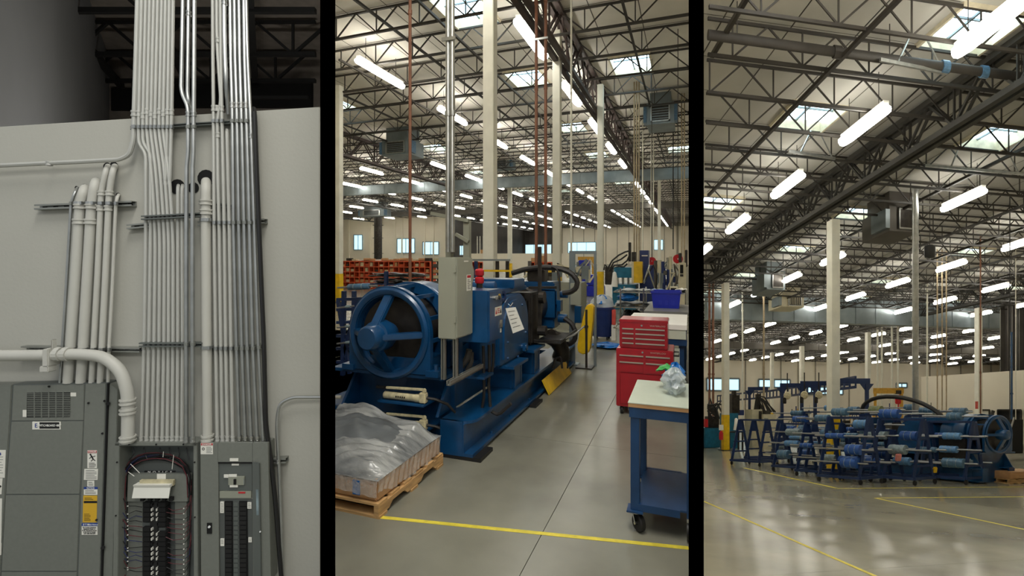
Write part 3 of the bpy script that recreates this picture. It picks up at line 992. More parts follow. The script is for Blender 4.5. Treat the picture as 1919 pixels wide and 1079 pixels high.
def lines(st, c, x0, x1, ys, off, m=ink, h=.9):
    mb = MB()
    for k, y in enumerate(ys):
        e = x1-(x1-x0)*(0.0 if k % 3 else .18)
        quad_px(mb, [(x0, y-h/2), (e, y-h/2), (e, y+h/2), (x0, y+h/2)], off, off+.0005)
    return rel(mb, c).build('printed_lines', m, st, kind='stuff')
def text_px(st, c, txt, x, y, hpx, m, off, sx=1.0):
    p = lw(x, y, off+.0008)-c
    words_on(st, txt, hpx*1.38*(DW-off)/F, m, p, rx=PI/2, rz=A, sx=sx)
s = sticker(o, c0, 61, 790, 114, 804.5, tagm, CO, 'name_plate')
sticker(s, c0, 74.5, 791, 111.5, 803, ink, CO+.0006, 'black_plate')
text_px(s, c0, 'E', 68, 797.5, 8, inkb, CO+.0012)
text_px(s, c0, 'SWITCHBOARD 480Y', 93, 797.2, 4.2, inkw, CO+.0022, .8)
sticker(o, c0, 132.5, 735.5, 143, 742.5, tagm, CO, 'small_label')
sticker(o, c0, 43, 768, 50, 781, tagm, CO, 'small_label')
s = sticker(o, c0, 164.2, 843.5, 182, 877, tagm, CO, 'danger_label')
sticker(s, c0, 164.8, 844.3, 181.4, 848.8, inkr, CO+.0006, 'red_band')
text_px(s, c0, 'DANGER', 173.2, 846.6, 3.3, inkw, CO+.0022, .8)
f = MB()
for a_, b_, w_ in (((171, 853), (175, 860), 2.2), ((175, 860), (171, 864), 1.2), ((175, 860), (179, 863), 1.2), ((173, 856), (179, 854), 1), ((172, 855), (168, 859), 1)):
    f.bar(lw(*a_, CO+.0022), lw(*b_, CO+.0022), .0012, w_*.0026)
f.lathe([(.0003, 0), (.0045, 0)], lw(170, 851.5, CO+.0022), (0, 1, 0), 10)
rel(f, c0).build('shock_figure', ink, s)
lines(s, c0, 167, 180, [867.5, 870, 872.5, 875], CO+.0012, ink)
s = sticker(o, c0, 158.5, 878.5, 184, 899, tagm, CO, 'notice_label', 1)
lines(s, c0, 161, 181.5, [881.5, 884.5, 887.5, 890.5, 893.5, 896.5], CO+.0012, cabd, .8)
s = sticker(o, c0, 164, 900.5, 177, 911.5, tagm, CO, 'small_label')
lines(s, c0, 166, 175, [903.5, 906.5, 909], CO+.0012, cabd, .9)
s = sticker(o, c0, 157.5, 912.5, 183, 927, tagm, CO, 'notice_label')
sticker(s, c0, 157.5, 912.5, 183, 916.5, inkb, CO+.0006, 'blue_band')
text_px(s, c0, 'NOTICE', 170.2, 914.6, 3.2, inkw, CO+.0022, .9)
lines(s, c0, 160, 180, [919.5, 922, 924.5], CO+.0012, ink, .7)
s = sticker(o, c0, 156.5, 928.5, 182.5, 978.5, inky, CO, 'yellow_label', 1.2)
sticker(s, c0, 157.5, 938.5, 182, 942.5, ink, CO+.0006, 'dark_band')
lines(s, c0, 159, 175, [933, 935.5], CO+.0012, steel_dk, .8)
lines(s, c0, 158, 170, [963, 965.5, 968, 970.5, 973, 975], CO+.0012, steel_dk, .7)
s = sticker(o, c0, 153.5, 980.5, 183, 1002, tagm, CO, 'maker_label')
sticker(s, c0, 153.5, 980.5, 183, 985.5, inkb, CO+.0006, 'blue_band')
text_px(s, c0, 'E·T·N', 162, 983, 3.6, inkw, CO+.0022)
text_px(s, c0, 'Cutler-Hammer', 174.5, 983, 2.2, inkw, CO+.0022)
for y, t in ((988, 'For Contact Assistance'), (990.9, 'Equipment Repair or'), (993.8, '24 Hr. Emergency Service'), (996.7, 'in the U.S. or Canada'), (999.6, 'Call 1-800-498-2678')):
    text_px(s, c0, t, 168, y, 2.0, ink, CO+.0016, .95)
for (x, y) in ((92, 724), (16+150, 755), (196, 751), (192, 812), (181, 974)):
    rel(MB().cyl(lw(x, y, CO), lw(x, y, CO+.006), .005, n=8), c0).build('bolt', hole, o)
# right return of the cabinet with rivets
rel(quad_px(MB(), [(205, 718), (221, 730), (211.5, 1090), (193, 1090)], .005, .062), c0).build('return_panel', cab, o, bevel=.002)
for (x, y) in ((202.8, 756), (193.3, 1026)):
    rel(MB().cyl(lw(x, y, CO), lw(x, y, CO+.006), .009, n=10), c0).build('latch_knob', hole, o)
# left neighbour
c1 = lw(-30, 1085, CO)
o = thing('switchgear_cabinet', 'neighbouring grey cabinet cut by the picture edge, papers taped on it', 'electrical cabinet', c1)
rel(quad_px(MB(), [(-75, 722), (22.5, 721), (-.5, 1090), (-95, 1090)], 0, CO), c1).build('cabinet_body', cab, o, bevel=.003)
for (x0, y0, x1, y1, nm) in ((-20, 843, 11, 895, 'posted_notice'), (-20, 896, 5, 926, 'arrow_label'), (-20, 934, 4, 1040, 'posted_sheet')):
    s = sticker(o, c1, x0, y0, x1, y1, tagm, CO, nm, 2)
    if nm == 'arrow_label':
        rel(quad_px(MB(), [(-4, 906), (3.5, 911), (-4, 918), (-10, 911)], CO+.0012, CO+.002), c1).build('black_arrow', ink, s)
    else:
        lines(s, c1, -10, x1-5, [y0+8+5*k for k in range(8 if nm == 'posted_notice' else 16)], CO+.0012, cabd, .8)
        if nm == 'posted_notice':
            sticker(s, c1, -12, 848, 2, 853, inkb, CO+.0006, 'blue_band')
# -------- open breaker panel
P0 = .085
cb = lw(292, 1090, P0)
o = thing('breaker_panel', 'open grey breaker panel with bare wiring and two breaker columns', 'breaker panel', cb)
fr = MB()
quad_px(fr, [(215.5, 830), (224.5, 830), (221, 1090), (211.5, 1090)], 0, P0)
quad_px(fr, [(362.5, 830), (369.5, 830), (371.5, 1090), (363.5, 1090)], 0, P0)
quad_px(fr, [(215.5, 829.5), (369.5, 829.5), (369.5, 835.5), (215.5, 835.5)], 0, P0)
bo = rel(fr, cb).build('panel_frame', cab, o, bevel=.002)
rel(quad_px(MB(), [(216, 831), (369, 831), (371, 1090), (212, 1090)], 0, .006), cb).build('back_box', cabd, o)
for (x, y) in ((219.5, 866), (217.5, 966), (365, 866), (365.5, 969), (242, 832.5), (293, 832.5), (344, 832.5)):
    rel(MB().cyl(lw(x, y, P0), lw(x, y, P0+.004), .004, n=8), cb).build('bolt', hole, bo)
# arched grey back plate
pl = [(242, 885), (243, 872), (252, 861), (268, 857), (325, 857), (343, 863), (352, 874), (354, 885), (354, 1090), (232, 1090)]
Pp = [lw(x, y, .02) for x, y in pl]
rel(MB().prism([(p.x, p.z) for p in Pp], DW-.02, DW-.008), cb).build('back_plate', cabin, o)
rel(quad_px(MB(), [(228, 895), (238, 895), (236, 1090), (226, 1090)], .006, .03), cb).build('side_rail', cabin, o)
rel(quad_px(MB(), [(328, 925), (350, 925), (351, 1090), (330, 1090)], .02, .028), cb).build('side_rail', cab, o)
rel(quad_px(MB(), [(238, 925), (268, 925), (267, 1090), (236, 1090)], .02, .028), cb).build('side_rail', cab, o)
s = sticker(o, cb, 271, 882, 328.5, 886.5, ink, .022, 'notice_strip')
text_px(s, cb, 'N  O  T  I  C  E', 300, 884.2, 3.4, inkw, .0245, 1.5)
rel(quad_px(MB(), [(240, 888), (357, 888), (352, 940), (238, 940)], .025, .045), cb).build('mounting_plate', cab, o, bevel=.002)
sticker(o, cb, 294.5, 888, 311, 898.5, tagm, .046, 'small_label')
tr = MB()
tr.prism([(-.0, 0), (.035, .0), (.030, -.014), (.042, -.060), (.039, -.062), (.026, -.016), (0, -.004)], -.090, .090, 'yz')
ct = lw(293.5, 903, .05)
tr.v = [(ct.x+x, ct.y-y, ct.z+z) for x, y, z in tr.v]
rel(tr, cb).build('white_tray', white_p, o)
rel(quad_px(MB(), [(262, 900), (325, 900), (325, 910), (262, 910)], .05, .065), cb).build('tray_terminals', cream, o)
lug = MB()
for x in (266, 280, 293.5, 307, 320):
    quad_px(lug, [(x-3, 932), (x+3, 932), (x+3, 939), (x-3, 939)], .05, .065)
rel(lug, cb).build('terminal_lugs', hole, o, kind='stuff')
k = 0
for col, (xa, xb) in enumerate(((267.5, 281.5), (296, 310.5))):
    for r in range(16):
        y = 942+r*9.2
        if col == 0 and r == 4 or col == 1 and r == 5:
            rel(quad_px(MB(), [(xa, y), (xb, y), (xb, y+8), (xa, y+8)], .03, .05), cb).build('blank_slot', cabin, o)
            continue
        b = rel(quad_px(MB(), [(xa, y), (xb, y), (xb, y+8.4), (xa, y+8.4)], .03, .066), cb).build('breaker', hole, o, bevel=.0015)
        t = MB()
        tx = xb+1 if col == 0 else xa-4
        quad_px(t, [(tx+.6, y+1.8), (tx+2.4, y+1.8), (tx+2.4, y+6.4), (tx+.6, y+6.4)], .05, .069)
        rel(t, cb).build('breaker_toggle', white_p if r % 4 else blk, b)
rel(quad_px(MB(), [(281.5, 941), (296, 941), (296, 1090), (281.5, 1090)], .03, .056), cb).build('bus_cover', blk, o)
random.seed(5)
wm = [wire_r, wire_b, wire_k, wire_r, wire_k, wire_b]
for i in range(30):
    left = i % 2 == 0
    y = 950+(i//2)*9.3
    m = wm[random.randrange(6)]
    if left:
        xs = [(267, y), (255, y+random.uniform(-4, 4)), (240, y+random.uniform(-6, 5)), (229, y-random.uniform(6, 26)), (226+random.uniform(-2, 2), y-60)]
    else:
        xs = [(311, y), (325, y+random.uniform(2, 7)), (345, y+random.uniform(2, 6)), (356, y-random.uniform(2, 16)), (359, y-50)]
    P = [lw(x, yy, .05+random.uniform(-.012, .012)) for x, yy in xs]
    Q = []
    for a_, b_ in zip(P, P[1:]):
        Q += [a_, (a_+b_)*.5]
    Q.append(P[-1])
    rel(MB().tube(Q, .0017, 5), cb).build('wire', m, o)
    x, yy = xs[2]
    rel(MB().cbox(lw(x, yy, .062), (.005, .004, .004)), cb).build('wire_marker', white_p, o)
for i in range(14):
    ro = random.uniform(-2, 13)
    x0 = 228+ro*.8
    pts = [(x0, 960+i*8), (x0-1, 920), (x0+2, 885), (250+ro, 858+ro*.7), (285, 849+ro), (330-ro, 852+ro), (356-ro*.5, 880), (358-ro*.4, 930)]
    P = [lw(x+random.uniform(-2.5, 2.5), yy+random.uniform(-3, 3), .03+random.uniform(0, .03)) for x, yy in pts]
    Q = []
    for a_, b_, c_ in zip(P, P[1:], P[2:]):
        Q += [a_*.25+b_*.75, b_*.75+c_*.25]
    rel(MB().tube([P[0]]+Q+[P[-1]], .0022, 5), cb).build('wire', (wire_k, wire_r, wire_k, wire_k, wire_b)[i % 5], o)
for x in (228, 250, 270, 300, 318, 335, 350):
    P = [lw(x, 838, .04), lw(x+2, 850, .045), lw(x+random.uniform(-8, 8), 862, .05)]
    rel(MB().tube(P, .003, 5), cb).build('wire', wire_k, o)
for a_, b_ in (((245, 869), (262, 886)), ((326, 852), (323, 879)), ((307, 846), (306, 856)), ((241, 884), (252, 892))):
    rel(MB().tube([lw(*a_, .062), lw(*b_, .062)], .0016, 5), cb).build('cable_tie', white_p, o)
# -------- closed breaker panel with its door folded open
cc = lw(440, 1090, P0)
o = thing('breaker_panel', 'grey breaker panel with its small door open and black breaker strips', 'breaker panel', cc)
rel(quad_px(MB(), [(376.5, 830), (502, 830), (508, 1090), (378, 1090)], 0, P0-.012), cc).build('panel_box', cab, o, bevel=.002)
tr = MB()
quad_px(tr, [(376, 829.5), (409, 829.5), (411, 1090), (377.5, 1090)], P0-.014, P0)
quad_px(tr, [(473, 829.5), (502.5, 829.5), (508, 1090), (475, 1090)], P0-.014, P0)
quad_px(tr, [(408, 829.5), (474, 829.5), (474, 866), (408, 866)], P0-.014, P0)
to = rel(tr, cc).build('panel_trim', cab, o)
rel(quad_px(MB(), [(409, 865.5), (473, 865.5), (473, 868.5), (409, 868.5)], P0-.01, P0+.001), cc).build('opening_edge', hole, o)
rel(quad_px(MB(), [(410, 868), (472.5, 868), (473, 919), (411, 919)], P0-.02, P0-.006), cc).build('main_cover', cabd, o)
rel(quad_px(MB(), [(412, 920), (471, 920), (471, 933), (412, 933)], P0-.02, P0-.004), cc).build('deadfront_strip', grey_box, o)
rel(quad_px(MB(), [(411.5, 936), (473.5, 936), (475, 1090), (413.5, 1090)], P0-.02, P0-.008), cc).build('deadfront', cabin, o)
for (xa, xb, xc, xd) in ((421.5, 436, 422, 437), (448.5, 463.5, 449.5, 465)):
    so = rel(quad_px(MB(), [(xa, 939), (xb, 939), (xd, 1090), (xc, 1090)], P0-.012, P0-.004), cc).build('breaker_strip', hole, o)
    for r in range(17):
        y = 941+r*8.8
        rel(quad_px(MB(), [(xa+1.5, y), (xb-1.5, y), (xb-1.5, y+7), (xa+1.5, y+7)], P0-.006, P0-.001), cc).build('breaker', blk, so)
for r in range(17):
    y = 942+r*8.8
    rel(quad_px(MB(), [(438.5, y), (446.5, y), (446.5, y+6.5), (438.5, y+6.5)], P0-.01, P0-.005), cc).build('number_tab', cabd, o)
mbk = rel(quad_px(MB(), [(428, 893), (458, 893), (458, 909), (428, 909)], P0-.008, P0+.002), cc).build('main_breaker', grey_box, o, bevel=.001)
rel(quad_px(MB(), [(438, 898), (442, 898), (442, 908), (438, 908)], P0, P0+.008), cc).build('breaker_toggle', hole, mbk)
for (x0, y0, x1, y1, m) in ((420, 889, 428.5, 895, tagm), (429, 888.5, 444, 894, tagm), (429, 897, 437, 904, tagm), (445, 897, 458, 908, rolls[2]), (431, 905, 446, 913, tagm)):
    sticker(o, cc, x0, y0, x1, y1, m, P0+.0005, 'small_label')
sticker(o, cc, 447, 921.5, 460, 924.5, inkr, P0-.0035, 'red_label')
for (x0, y0, x1, y1) in ((413, 940, 420, 961), (464, 941, 471.5, 953), (413.5, 1009, 420.5, 1023), (466, 1007, 472, 1016)):
    s = sticker(o, cc, x0, y0, x1, y1, tagm, P0-.0055, 'circuit_label')
    lines(s, cc, x0+1.5, x1-1.5, [y0+3+3*k for k in range(int((y1-y0-3)/3))], P0-.004, cabd, .7)
sticker(o, cc, 431, 858.5, 447, 864, tagm, P0, 'small_label')
sticker(o, cc, 434.5, 868.5, 448, 872, tagm, P0-.004, 'small_label')
s = sticker(o, cc, 376.5, 830, 399.5, 851, tagm, P0, 'danger_label')
sticker(s, cc, 377, 830.5, 399, 834.5, inkr, P0+.0006, 'red_band')
text_px(s, cc, 'DANGER', 388, 832.6, 3.2, inkw, P0+.0022)
lines(s, cc, 387, 398, [838, 840.5, 843, 845.5, 848], P0+.0012, cabd, .8)
rel(MB().lathe([(.004, 0), (.007, 0)], lw(381.5, 841, P0+.002), (0, 1, 0), 12), cc).build('hazard_ring', ink, s)
rel(quad_px(MB(), [(388, 980), (397, 980), (397, 1000), (388, 1000)], P0-.002, P0+.004), cc).build('lock_plate', hole, o)
rel(MB().cyl(lw(392.5, 987, P0+.003), lw(392.5, 987, P0+.008), .006, n=10), cc).build('lock_cylinder', galv, o)
do = rel(quad_px(MB(), [(473, 866), (486.5, 868), (490, 1090), (475.5, 1090)], P0+.002, P0+.010), cc).build('panel_door', cabd, o, bevel=.002)
rel(MB().cyl(lw(488, 996, P0+.01), lw(488, 996, P0+.018), .004, n=8), cc).build('door_latch', galv, do)
rel(quad_px(MB(), [(480, 917), (484.5, 917), (485.5, 965), (481, 965)], P0+.009, P0+.0105), cc).build('door_card', rolls[3], do)
# paper slips between the two panels
o = tag(rel(quad_px(MB(), [(371, 870), (375, 870), (373, 925), (370, 925)], .03, .045), lw(372, 925, .04)).build('paper_slip', tagm, loc=lw(372, 925, .04)), 'folded paper slip tucked between the two breaker panels', 'paper')
setM(ID)
# ================================================================== machine hall (middle)
setM(ID)
def pos(px, py, y):
    """point of the plane y = const seen at that place"""
    x, d = wall_px(px, y)
    return Vector((x, y, mz(py, d)))
def offs(mb, c):
    mb.v = [(x-c[0], y-c[1], z-c[2]) for x, y, z in mb.v]
    return mb
# -------- floor tape
a, b = mh(712, 969), mh(1291, 1027)
d_ = (Vector((*b, 0))-Vector((*a, 0))).normalized()
n_ = Vector((-d_.y, d_.x, 0))*.016
o = MB().prism([(a[0]-n_.x, a[1]-n_.y), (b[0]-n_.x, b[1]-n_.y), (b[0]+n_.x, b[1]+n_.y), (a[0]+n_.x, a[1]+n_.y)], .0005, .002, 'xy').build('floor_tape', tape_y)
tag(o, 'yellow floor tape line running from the wrapped pallet past the blue cart', 'floor tape')
# -------- big blue extruder
EX, EY = -2.43, 3.6
ex = thing('extruder', 'large blue enamelled rubber extruder with spoked drive housing on steel beams', 'machine', (EX, EY, 0))
def P(mb, name, m, par=ex, **k):
    return mb.build(name, m, par, **k)
def beam(x0, x1, sgn):
    mb = MB()
    mb.box(x0, 0, .03, x1, 3.75, .055)
    w = x1-.09 if sgn > 0 else x0+.09
    mb.box(w-.012, .0, .055, w+.012, 3.75, .285)
    r = .16
    arc = [(x1-r+r*math.sin(t*PI/2/5), r-r*math.cos(t*PI/2/5)) for t in range(6)]
    if sgn < 0:
        arc = [(x0+x1-x, y) for x, y in arc][::-1]
        poly = [(x1, 3.75), (x0, 3.75)]+arc+[(x1, 0)]
    else:
        poly = [(x0, 0)]+arc+[(x1, 3.75), (x0, 3.75)]
    mb.prism(poly, .285, .31, 'xy')
    mb.box(x0, -.004, .03, w, .02, .31) if sgn > 0 else mb.box(w, -.004, .03, x1, .02, .31)
    for y in (.5, 1.0, 1.6, 2.4, 3.2):
        mb.cyl((x1-.04, y, .05), (x1-.04, y, .075), .014, n=6)
    return mb
bo = P(beam(.50, .79, 1), 'base_beam', blue, smooth=False)
P(beam(-.79, -.50, -1), 'base_beam', blue)
P(MB().box(-.5, .3, .06, .5, .42, .28).box(-.5, 3.3, .06, .5, 3.42, .28), 'cross_member', blue)
for y in (0.0, 1.5, 2.85):
    P(MB().box(.52, y, 0, .86, y+.26, .03), 'foot_pad', blk)
    P(MB().box(-.86, y, 0, -.52, y+.26, .03), 'foot_pad', blk)
# motor stand
st = MB().box(-.62, .02, .62, .52, 1.2, .65).box(-.52, .26, .0, .50, .29, .62).box(.44, .26, .31, .47, 1.1, .62).box(-.55, .26, .0, -.52, 1.1, .62)
for x in (.44, -.52, ):
    st.prism([(.02, .31), (.26, .62), (.26, .31)], x, x+.025, 'yz')
so = P(st, 'motor_stand', blue, bevel=.003)
# drive housing: arch plate with round mouth
Rz, R1, R2 = .99, .405, .325
def arch_plate(y0, y1, r, rin, zb):
    mb = MB()
    n = 28
    out, inn = [], []
    for i in range(n+1):
        t = PI*i/n
        out.append((r*math.cos(t), Rz+r*math.sin(t)))
        inn.append((rin*math.cos(t), Rz+rin*math.sin(t)))
    for i in range(1, n+1):
        t = PI+PI*i/n
        c, s = math.cos(t), math.sin(t)
        k = min(r/max(abs(c), 1e-6), (Rz-zb)/max(abs(s), 1e-6))
        out.append((k*c, Rz+k*s))
        inn.append((rin*c, Rz+rin*s))
    vs = [(x, y0, z) for x, z in out]+[(x, y0, z) for x, z in inn]+[(x, y1, z) for x, z in out]+[(x, y1, z) for x, z in inn]
    m = len(out)
    fs = []
    for i in range(m-1):
        fs += [(i, i+1, m+i+1, m+i), (2*m+i+1, 2*m+i, 3*m+i, 3*m+i+1), (i+1, i, 2*m+i, 2*m+i+1), (m+i, m+i+1, 3*m+i+1, 3*m+i)]
    return mb.add(vs, fs)
ho = P(arch_plate(0, .05, R1, R2, .66), 'drive_housing', blue, smooth=True)
mb = MB().lathe([(R1-.012, -.012), (R1-.03, -.03), (R2+.04, -.03), (R2+.01, -.015), (R2-.005, .03), (R2-.02, .10)], (0, 0, Rz), (0, 1, 0), 40)
P(mb, 'mouth_rim', blue, ho, smooth=True)
P(MB().lathe([(.0, .16), (R2-.01, .16), (R2-.01, .05)], (0, 0, Rz), (0, 1, 0), 32), 'dark_inside', hole, ho)
P(MB().lathe([(.06, .13), (.17, .12), (.20, .14)], (0, 0, Rz), (0, 1, 0), 24), 'rusty_disc', rust, ho)
for k in range(4):
    an = k*PI/2
    dx, dz = math.sin(an), math.cos(an)
    mb = MB().bar((dx*.05, -.22, Rz+dz*.05), (dx*(R2+.01), .03, Rz+dz*(R2+.01)), .085, .05)
    P(mb, 'spoke', blue, ex, bevel=.008)
P(MB().lathe([(.0, -.31), (.085, -.31), (.10, -.29), (.105, -.20), (.125, -.19), (.13, -.08), (.09, .02)], (0, 0, Rz), (0, 1, 0), 24), 'hub', blue, smooth=True)
P(arch_plate(.34, .38, R1+.02, R2, .66), 'rear_ring', blue, smooth=True)
for an in (20, 52, 84, 116, 148, -8, 188):
    t = math.radians(an)
    P(MB().bar((R1*.965*math.cos(t), .04, Rz+R1*.965*math.sin(t)), (R1*.98*math.cos(t), .36, Rz+R1*.98*math.sin(t)), .03, .03), 'cage_rib', blue)
P(MB().cyl((0, .06, Rz), (0, .36, Rz), .30, n=28), 'rotor', steel_dk, smooth=True)
P(MB().box(-.36, .05, .66, .36, .36, .78), 'housing_sump', blue)
for x in (-.47, .37):
    f = MB().box(x, -.02, .65, x+.12, .14, .70).cyl((x+.06, .05, .70), (x+.06, .05, .74), .022, n=6)
    P(f, 'foot_bolt', blue)
P(MB().lathe([(.0, .38), (.42, .38), (.44, .40), (.44, .62), (.42, .66), (.40, .70), (.40, 1.0), (.30, 1.02), (0, 1.02)], (0, 0, Rz-.02), (0, 1, 0), 36).box(-.40, .45, .66, .40, .95, .8), 'motor_drum', blue, smooth=True)
# gearbox
gy0, gy1 = .98, 1.80
def archp(y0, y1, zb, zt, r, n=8):
    pts = [(y0, zb), (y0, zt-r)]
    pts += [(y0+r-r*math.cos(PI/2*i/n), zt-r+r*math.sin(PI/2*i/n)) for i in range(1, n+1)]
    pts += [(y1-r+r*math.sin(PI/2*i/n), zt-r+r*math.cos(PI/2*i/n)) for i in range(0, n+1)]
    pts += [(y1, zb)]
    return pts
go = P(MB().prism(archp(gy0-.12, gy1, .56, 1.25, .34), -.55, .68, 'yz'), 'gearbox', blue, smooth=True, bevel=.02)
P(MB().prism(archp(gy0-.02, gy1-.14, .62, 1.19, .30), .68, .70, 'yz'), 'gearbox_cover', blue, go, smooth=True)
P(MB().lathe([(.14, .56), (.15, .58), (.15, .93), (.18, .94), (.18, .97), (.15, .98), (.13, 1.05), (.0, 1.1)], (.50, gy0-.10, 0), (0, 0, 1), 20), 'gearbox_corner', blue, go, smooth=True)
mb = MB()
for (y, z) in ((1.05, .62), (1.05, .78), (1.62, .62), (1.62, .80), (1.35, .58), (1.2, 1.12), (1.5, 1.12)):
    mb.cyl((.70, y, z), (.715, y, z), .014, n=6)
P(mb, 'cover_bolts', blue, go, kind='stuff')
P(MB().lathe([(.030, -.011), (.054, -.011), (.054, .011), (.030, .011), (.030, -.011)], (.66, 1.0, 1.25), (1, -.3, 0), 18), 'lifting_eye', blued, go, smooth=True)
P(MB().cyl((.70, 1.5, .66), (.76, 1.5, .66), .035).box(.72, 1.46, .62, .75, 1.54, .70), 'drain_valve', blue, go)
P(MB().box(.35, .9, 1.26, .62, 1.9, 1.31).box(-.2, .6, 1.28, .5, .95, 1.34).cyl((.2, 1.1, 1.34), (.55, 1.1, 1.34), .05), 'top_drive_bracket', blue, bevel=.006)
P(MB().box(.1, 1.35, 1.30, .66, 1.72, 1.40), 'top_gear_cover', blue, bevel=.01)
# pedestals under gearbox
for (y0, y1, zt, xr) in ((.95, 1.42, .56, .80), (1.62, 2.08, .60, .80)):
    mb = MB().box(-.7, y0, zt-.03, xr, y1, zt).box(-.65, y0+.12, .31, xr-.03, y0+.145, zt-.03).box(xr-.08, y0+.1, .31, xr-.055, y1-.05, zt-.03).box(-.65, y1-.1, .31, xr-.05, y1-.075, zt-.03)
    mb.prism([(y0-.16, .31), (y0+.12, .50), (y0+.12, .31)], xr-.36, xr-.335, 'yz')
    P(mb, 'gearbox_pedestal', blue, bevel=.003)
# barrel section
P(MB().box(-.35, 1.86, .62, .70, 2.18, 1.22).box(-.3, 1.82, .7, .66, 1.86, 1.15), 'barrel_frame', steel_dk, bevel=.02)
P(MB().lathe([(0, 2.18), (.30, 2.18), (.30, 2.24), (.24, 2.26), (.24, 2.44), (.27, 2.45), (.27, 2.50), (.24, 2.52), (.24, 2.86), (0, 2.86)], (.38, 0, .98), (0, 1, 0), 26), 'barrel', steel_dk, smooth=True)
P(MB().box(.0, 2.86, .66, .70, 3.2, 1.30).box(.1, 2.82, .8, .74, 2.86, 1.2), 'head_block', blue, bevel=.02)
P(MB().box(.3, 2.9, 1.30, .55, 3.1, 1.46), 'head_valve_box', steel_dk, bevel=.01)
P(MB().cyl((.74, 2.95, .80), (.86, 2.95, .80), .06).cyl((.74, 3.05, 1.12), (.84, 3.05, 1.12), .05).box(.70, 2.9, .9, .78, 3.02, 1.05), 'head_fittings', blue)
rp_ = pos(1012, 462, EY+2.05)
P(MB().box(rp_.x-EX-.02, 2.03, .80, rp_.x-EX+.02, 2.07, rp_.z), 'guide_bar', steel_dk, bevel=.004)
P(MB().cyl((.74, 2.05, 1.16), (.80, 2.05, 1.16), .075, n=14).cyl((.72, 2.05, .76), (.82, 2.05, .76), .06, n=10).bar((.6, 2.05, 1.27), (.95, 2.05, 1.28), .03), 'hinge_knuckles', steel_dk)
tray = P(MB().box(.70, 1.95, .63, 1.02, 2.75, .645).bar((.70, 1.95, .66), (1.02, 2.0, .66), .02).bar((1.02, 2.0, .66), (1.02, 2.75, .68), .02), 'feed_tray', steel_dk)
P(MB().tube([(1.0, 2.0, .66), (1.06, 2.5, .66), (1.10, 2.9, .71)], .012, 6), 'tray_edge_rod', galv, tray)
P(MB().prism([(1.92, .62), (2.3, .62), (2.18, .42), (1.92, .50)], .1, .66, 'yz'), 'feed_chute', steel_dk)
P(MB().tube([(.74, 2.5, .62), (.80, 2.62, .56), (.84, 2.72, .42), (.82, 2.76, .31)], [.10, .11, .10, .12], 14), 'outlet_elbow', steel_dk, smooth=True)
# hoses
def hose(name, pts, y, r, m=hosem, par=ex, n=8):
    Q = [pos(px, py, y+(k[0] if k else 0))-Vector((EX, EY, 0)) for px, py, *k in pts]
    R_ = [Q[0]]
    for a_, b_, c_ in zip(Q, Q[1:], Q[2:]):
        R_ += [a_*.2+b_*.8, b_*.8+c_*.2]
    R_.append(Q[-1])
    return MB().tube(R_, r, n).build(name, m, par, smooth=True)
hose('big_black_hose', [(960, 512), (985, 504), (1020, 500), (1050, 503), (1072, 512), (1083, 527), (1080, 540), (1070, 547), (1055, 549)], 6.45, .036)
hose('black_hose', [(1058, 596), (1072, 606), (1079, 622), (1078, 636), (1068, 645), (1050, 646)], 6.5, .034)
hose('air_hose', [(1034, 499), (1044, 503), (1049, 520), (1050, 545)], 6.4, .014)
hose('cabinet_cable', [(906, 648), (907, 690), (908, 740), (903, 770), (888, 782), (868, 786)], 4.0, .014)
hose('cabinet_cable', [(917, 646), (918, 690), (916, 720), (918, 745), (920, 770), (935, 778), (958, 756)], 4.05, .015)
hose('cabinet_cable', [(925, 644), (925, 680), (922, 700)], 4.1, .013)
hose('grey_flex_conduit', [(805, 675), (820, 688), (845, 693), (862, 690), (876, 672), (880, 655)], 4.0, .03, ductd)
hose('grey_flex_conduit', [(884, 660), (884, 680), (874, 695), (862, 702)], 4.05, .022, ductd)
hose('air_hose', [(1037, 690), (1040, 672), (1052, 668), (1054, 690)], 5.9, .014)
hose('air_hose', [(1064, 640), (1066, 665), (1064, 690)], 6.4, .012)
# -------- grey enclosure on strut legs
gx0, gx1, gy_0, gy_1 = -1.855, -1.70, 3.42, 3.72
o = thing('control_enclosure', 'tall grey steel control enclosure on strut legs before the blue drum', 'enclosure', (gx0, gy_0, .66))
L_ = (gx0, gy_0, .66)
eb = offs(MB().box(gx0, gy_0, 1.005, gx1, gy_1, 1.642), L_).build('enclosure_body', grey_box, o, bevel=.006)
offs(MB().box(gx1, gy_0+.006, 1.015, gx1+.008, gy_1-.006, 1.632), L_).build('enclosure_door', grey_box, o, bevel=.003)
for z in (1.16, 1.55):
    offs(MB().box(gx1-.012, gy_0-.008, z-.025, gx1+.002, gy_0+.002, z+.025), L_).build('hinge', grey_box, o)
p1, p2 = pos(876, 523, gy_0), None
s = offs(MB().box(gx1+.008, 3.60, 1.37, gx1+.0095, 3.68, 1.50), L_).build('warning_label', tagm, o)
offs(MB().box(gx1+.0095, 3.605, 1.475, gx1+.0105, 3.675, 1.495), L_).build('red_band', inkr, s)
mb = MB()
for k in range(6):
    mb.box(gx1+.0095, 3.61, 1.385+k*.014, gx1+.0103, 3.67-(k % 2)*.02, 1.389+k*.014)
offs(mb, L_).build('printed_lines', ink, s, kind='stuff')
offs(MB().box(gx1+.008, 3.55, 1.605, gx1+.0095, 3.63, 1.615), L_).build('name_plate', tagm, o)
for (x, y) in ((gx0+.03, gy_0+.02), (gx1-.02, gy_0+.02)):
    mb = MB().box(x-.016, y, .68, x-.006, y+.04, 1.01).box(x+.006, y, .68, x+.016, y+.04, 1.01).box(x-.016, y+.03, .68, x+.016, y+.04, 1.01)
    offs(mb, L_).build('strut_leg', strut, o)
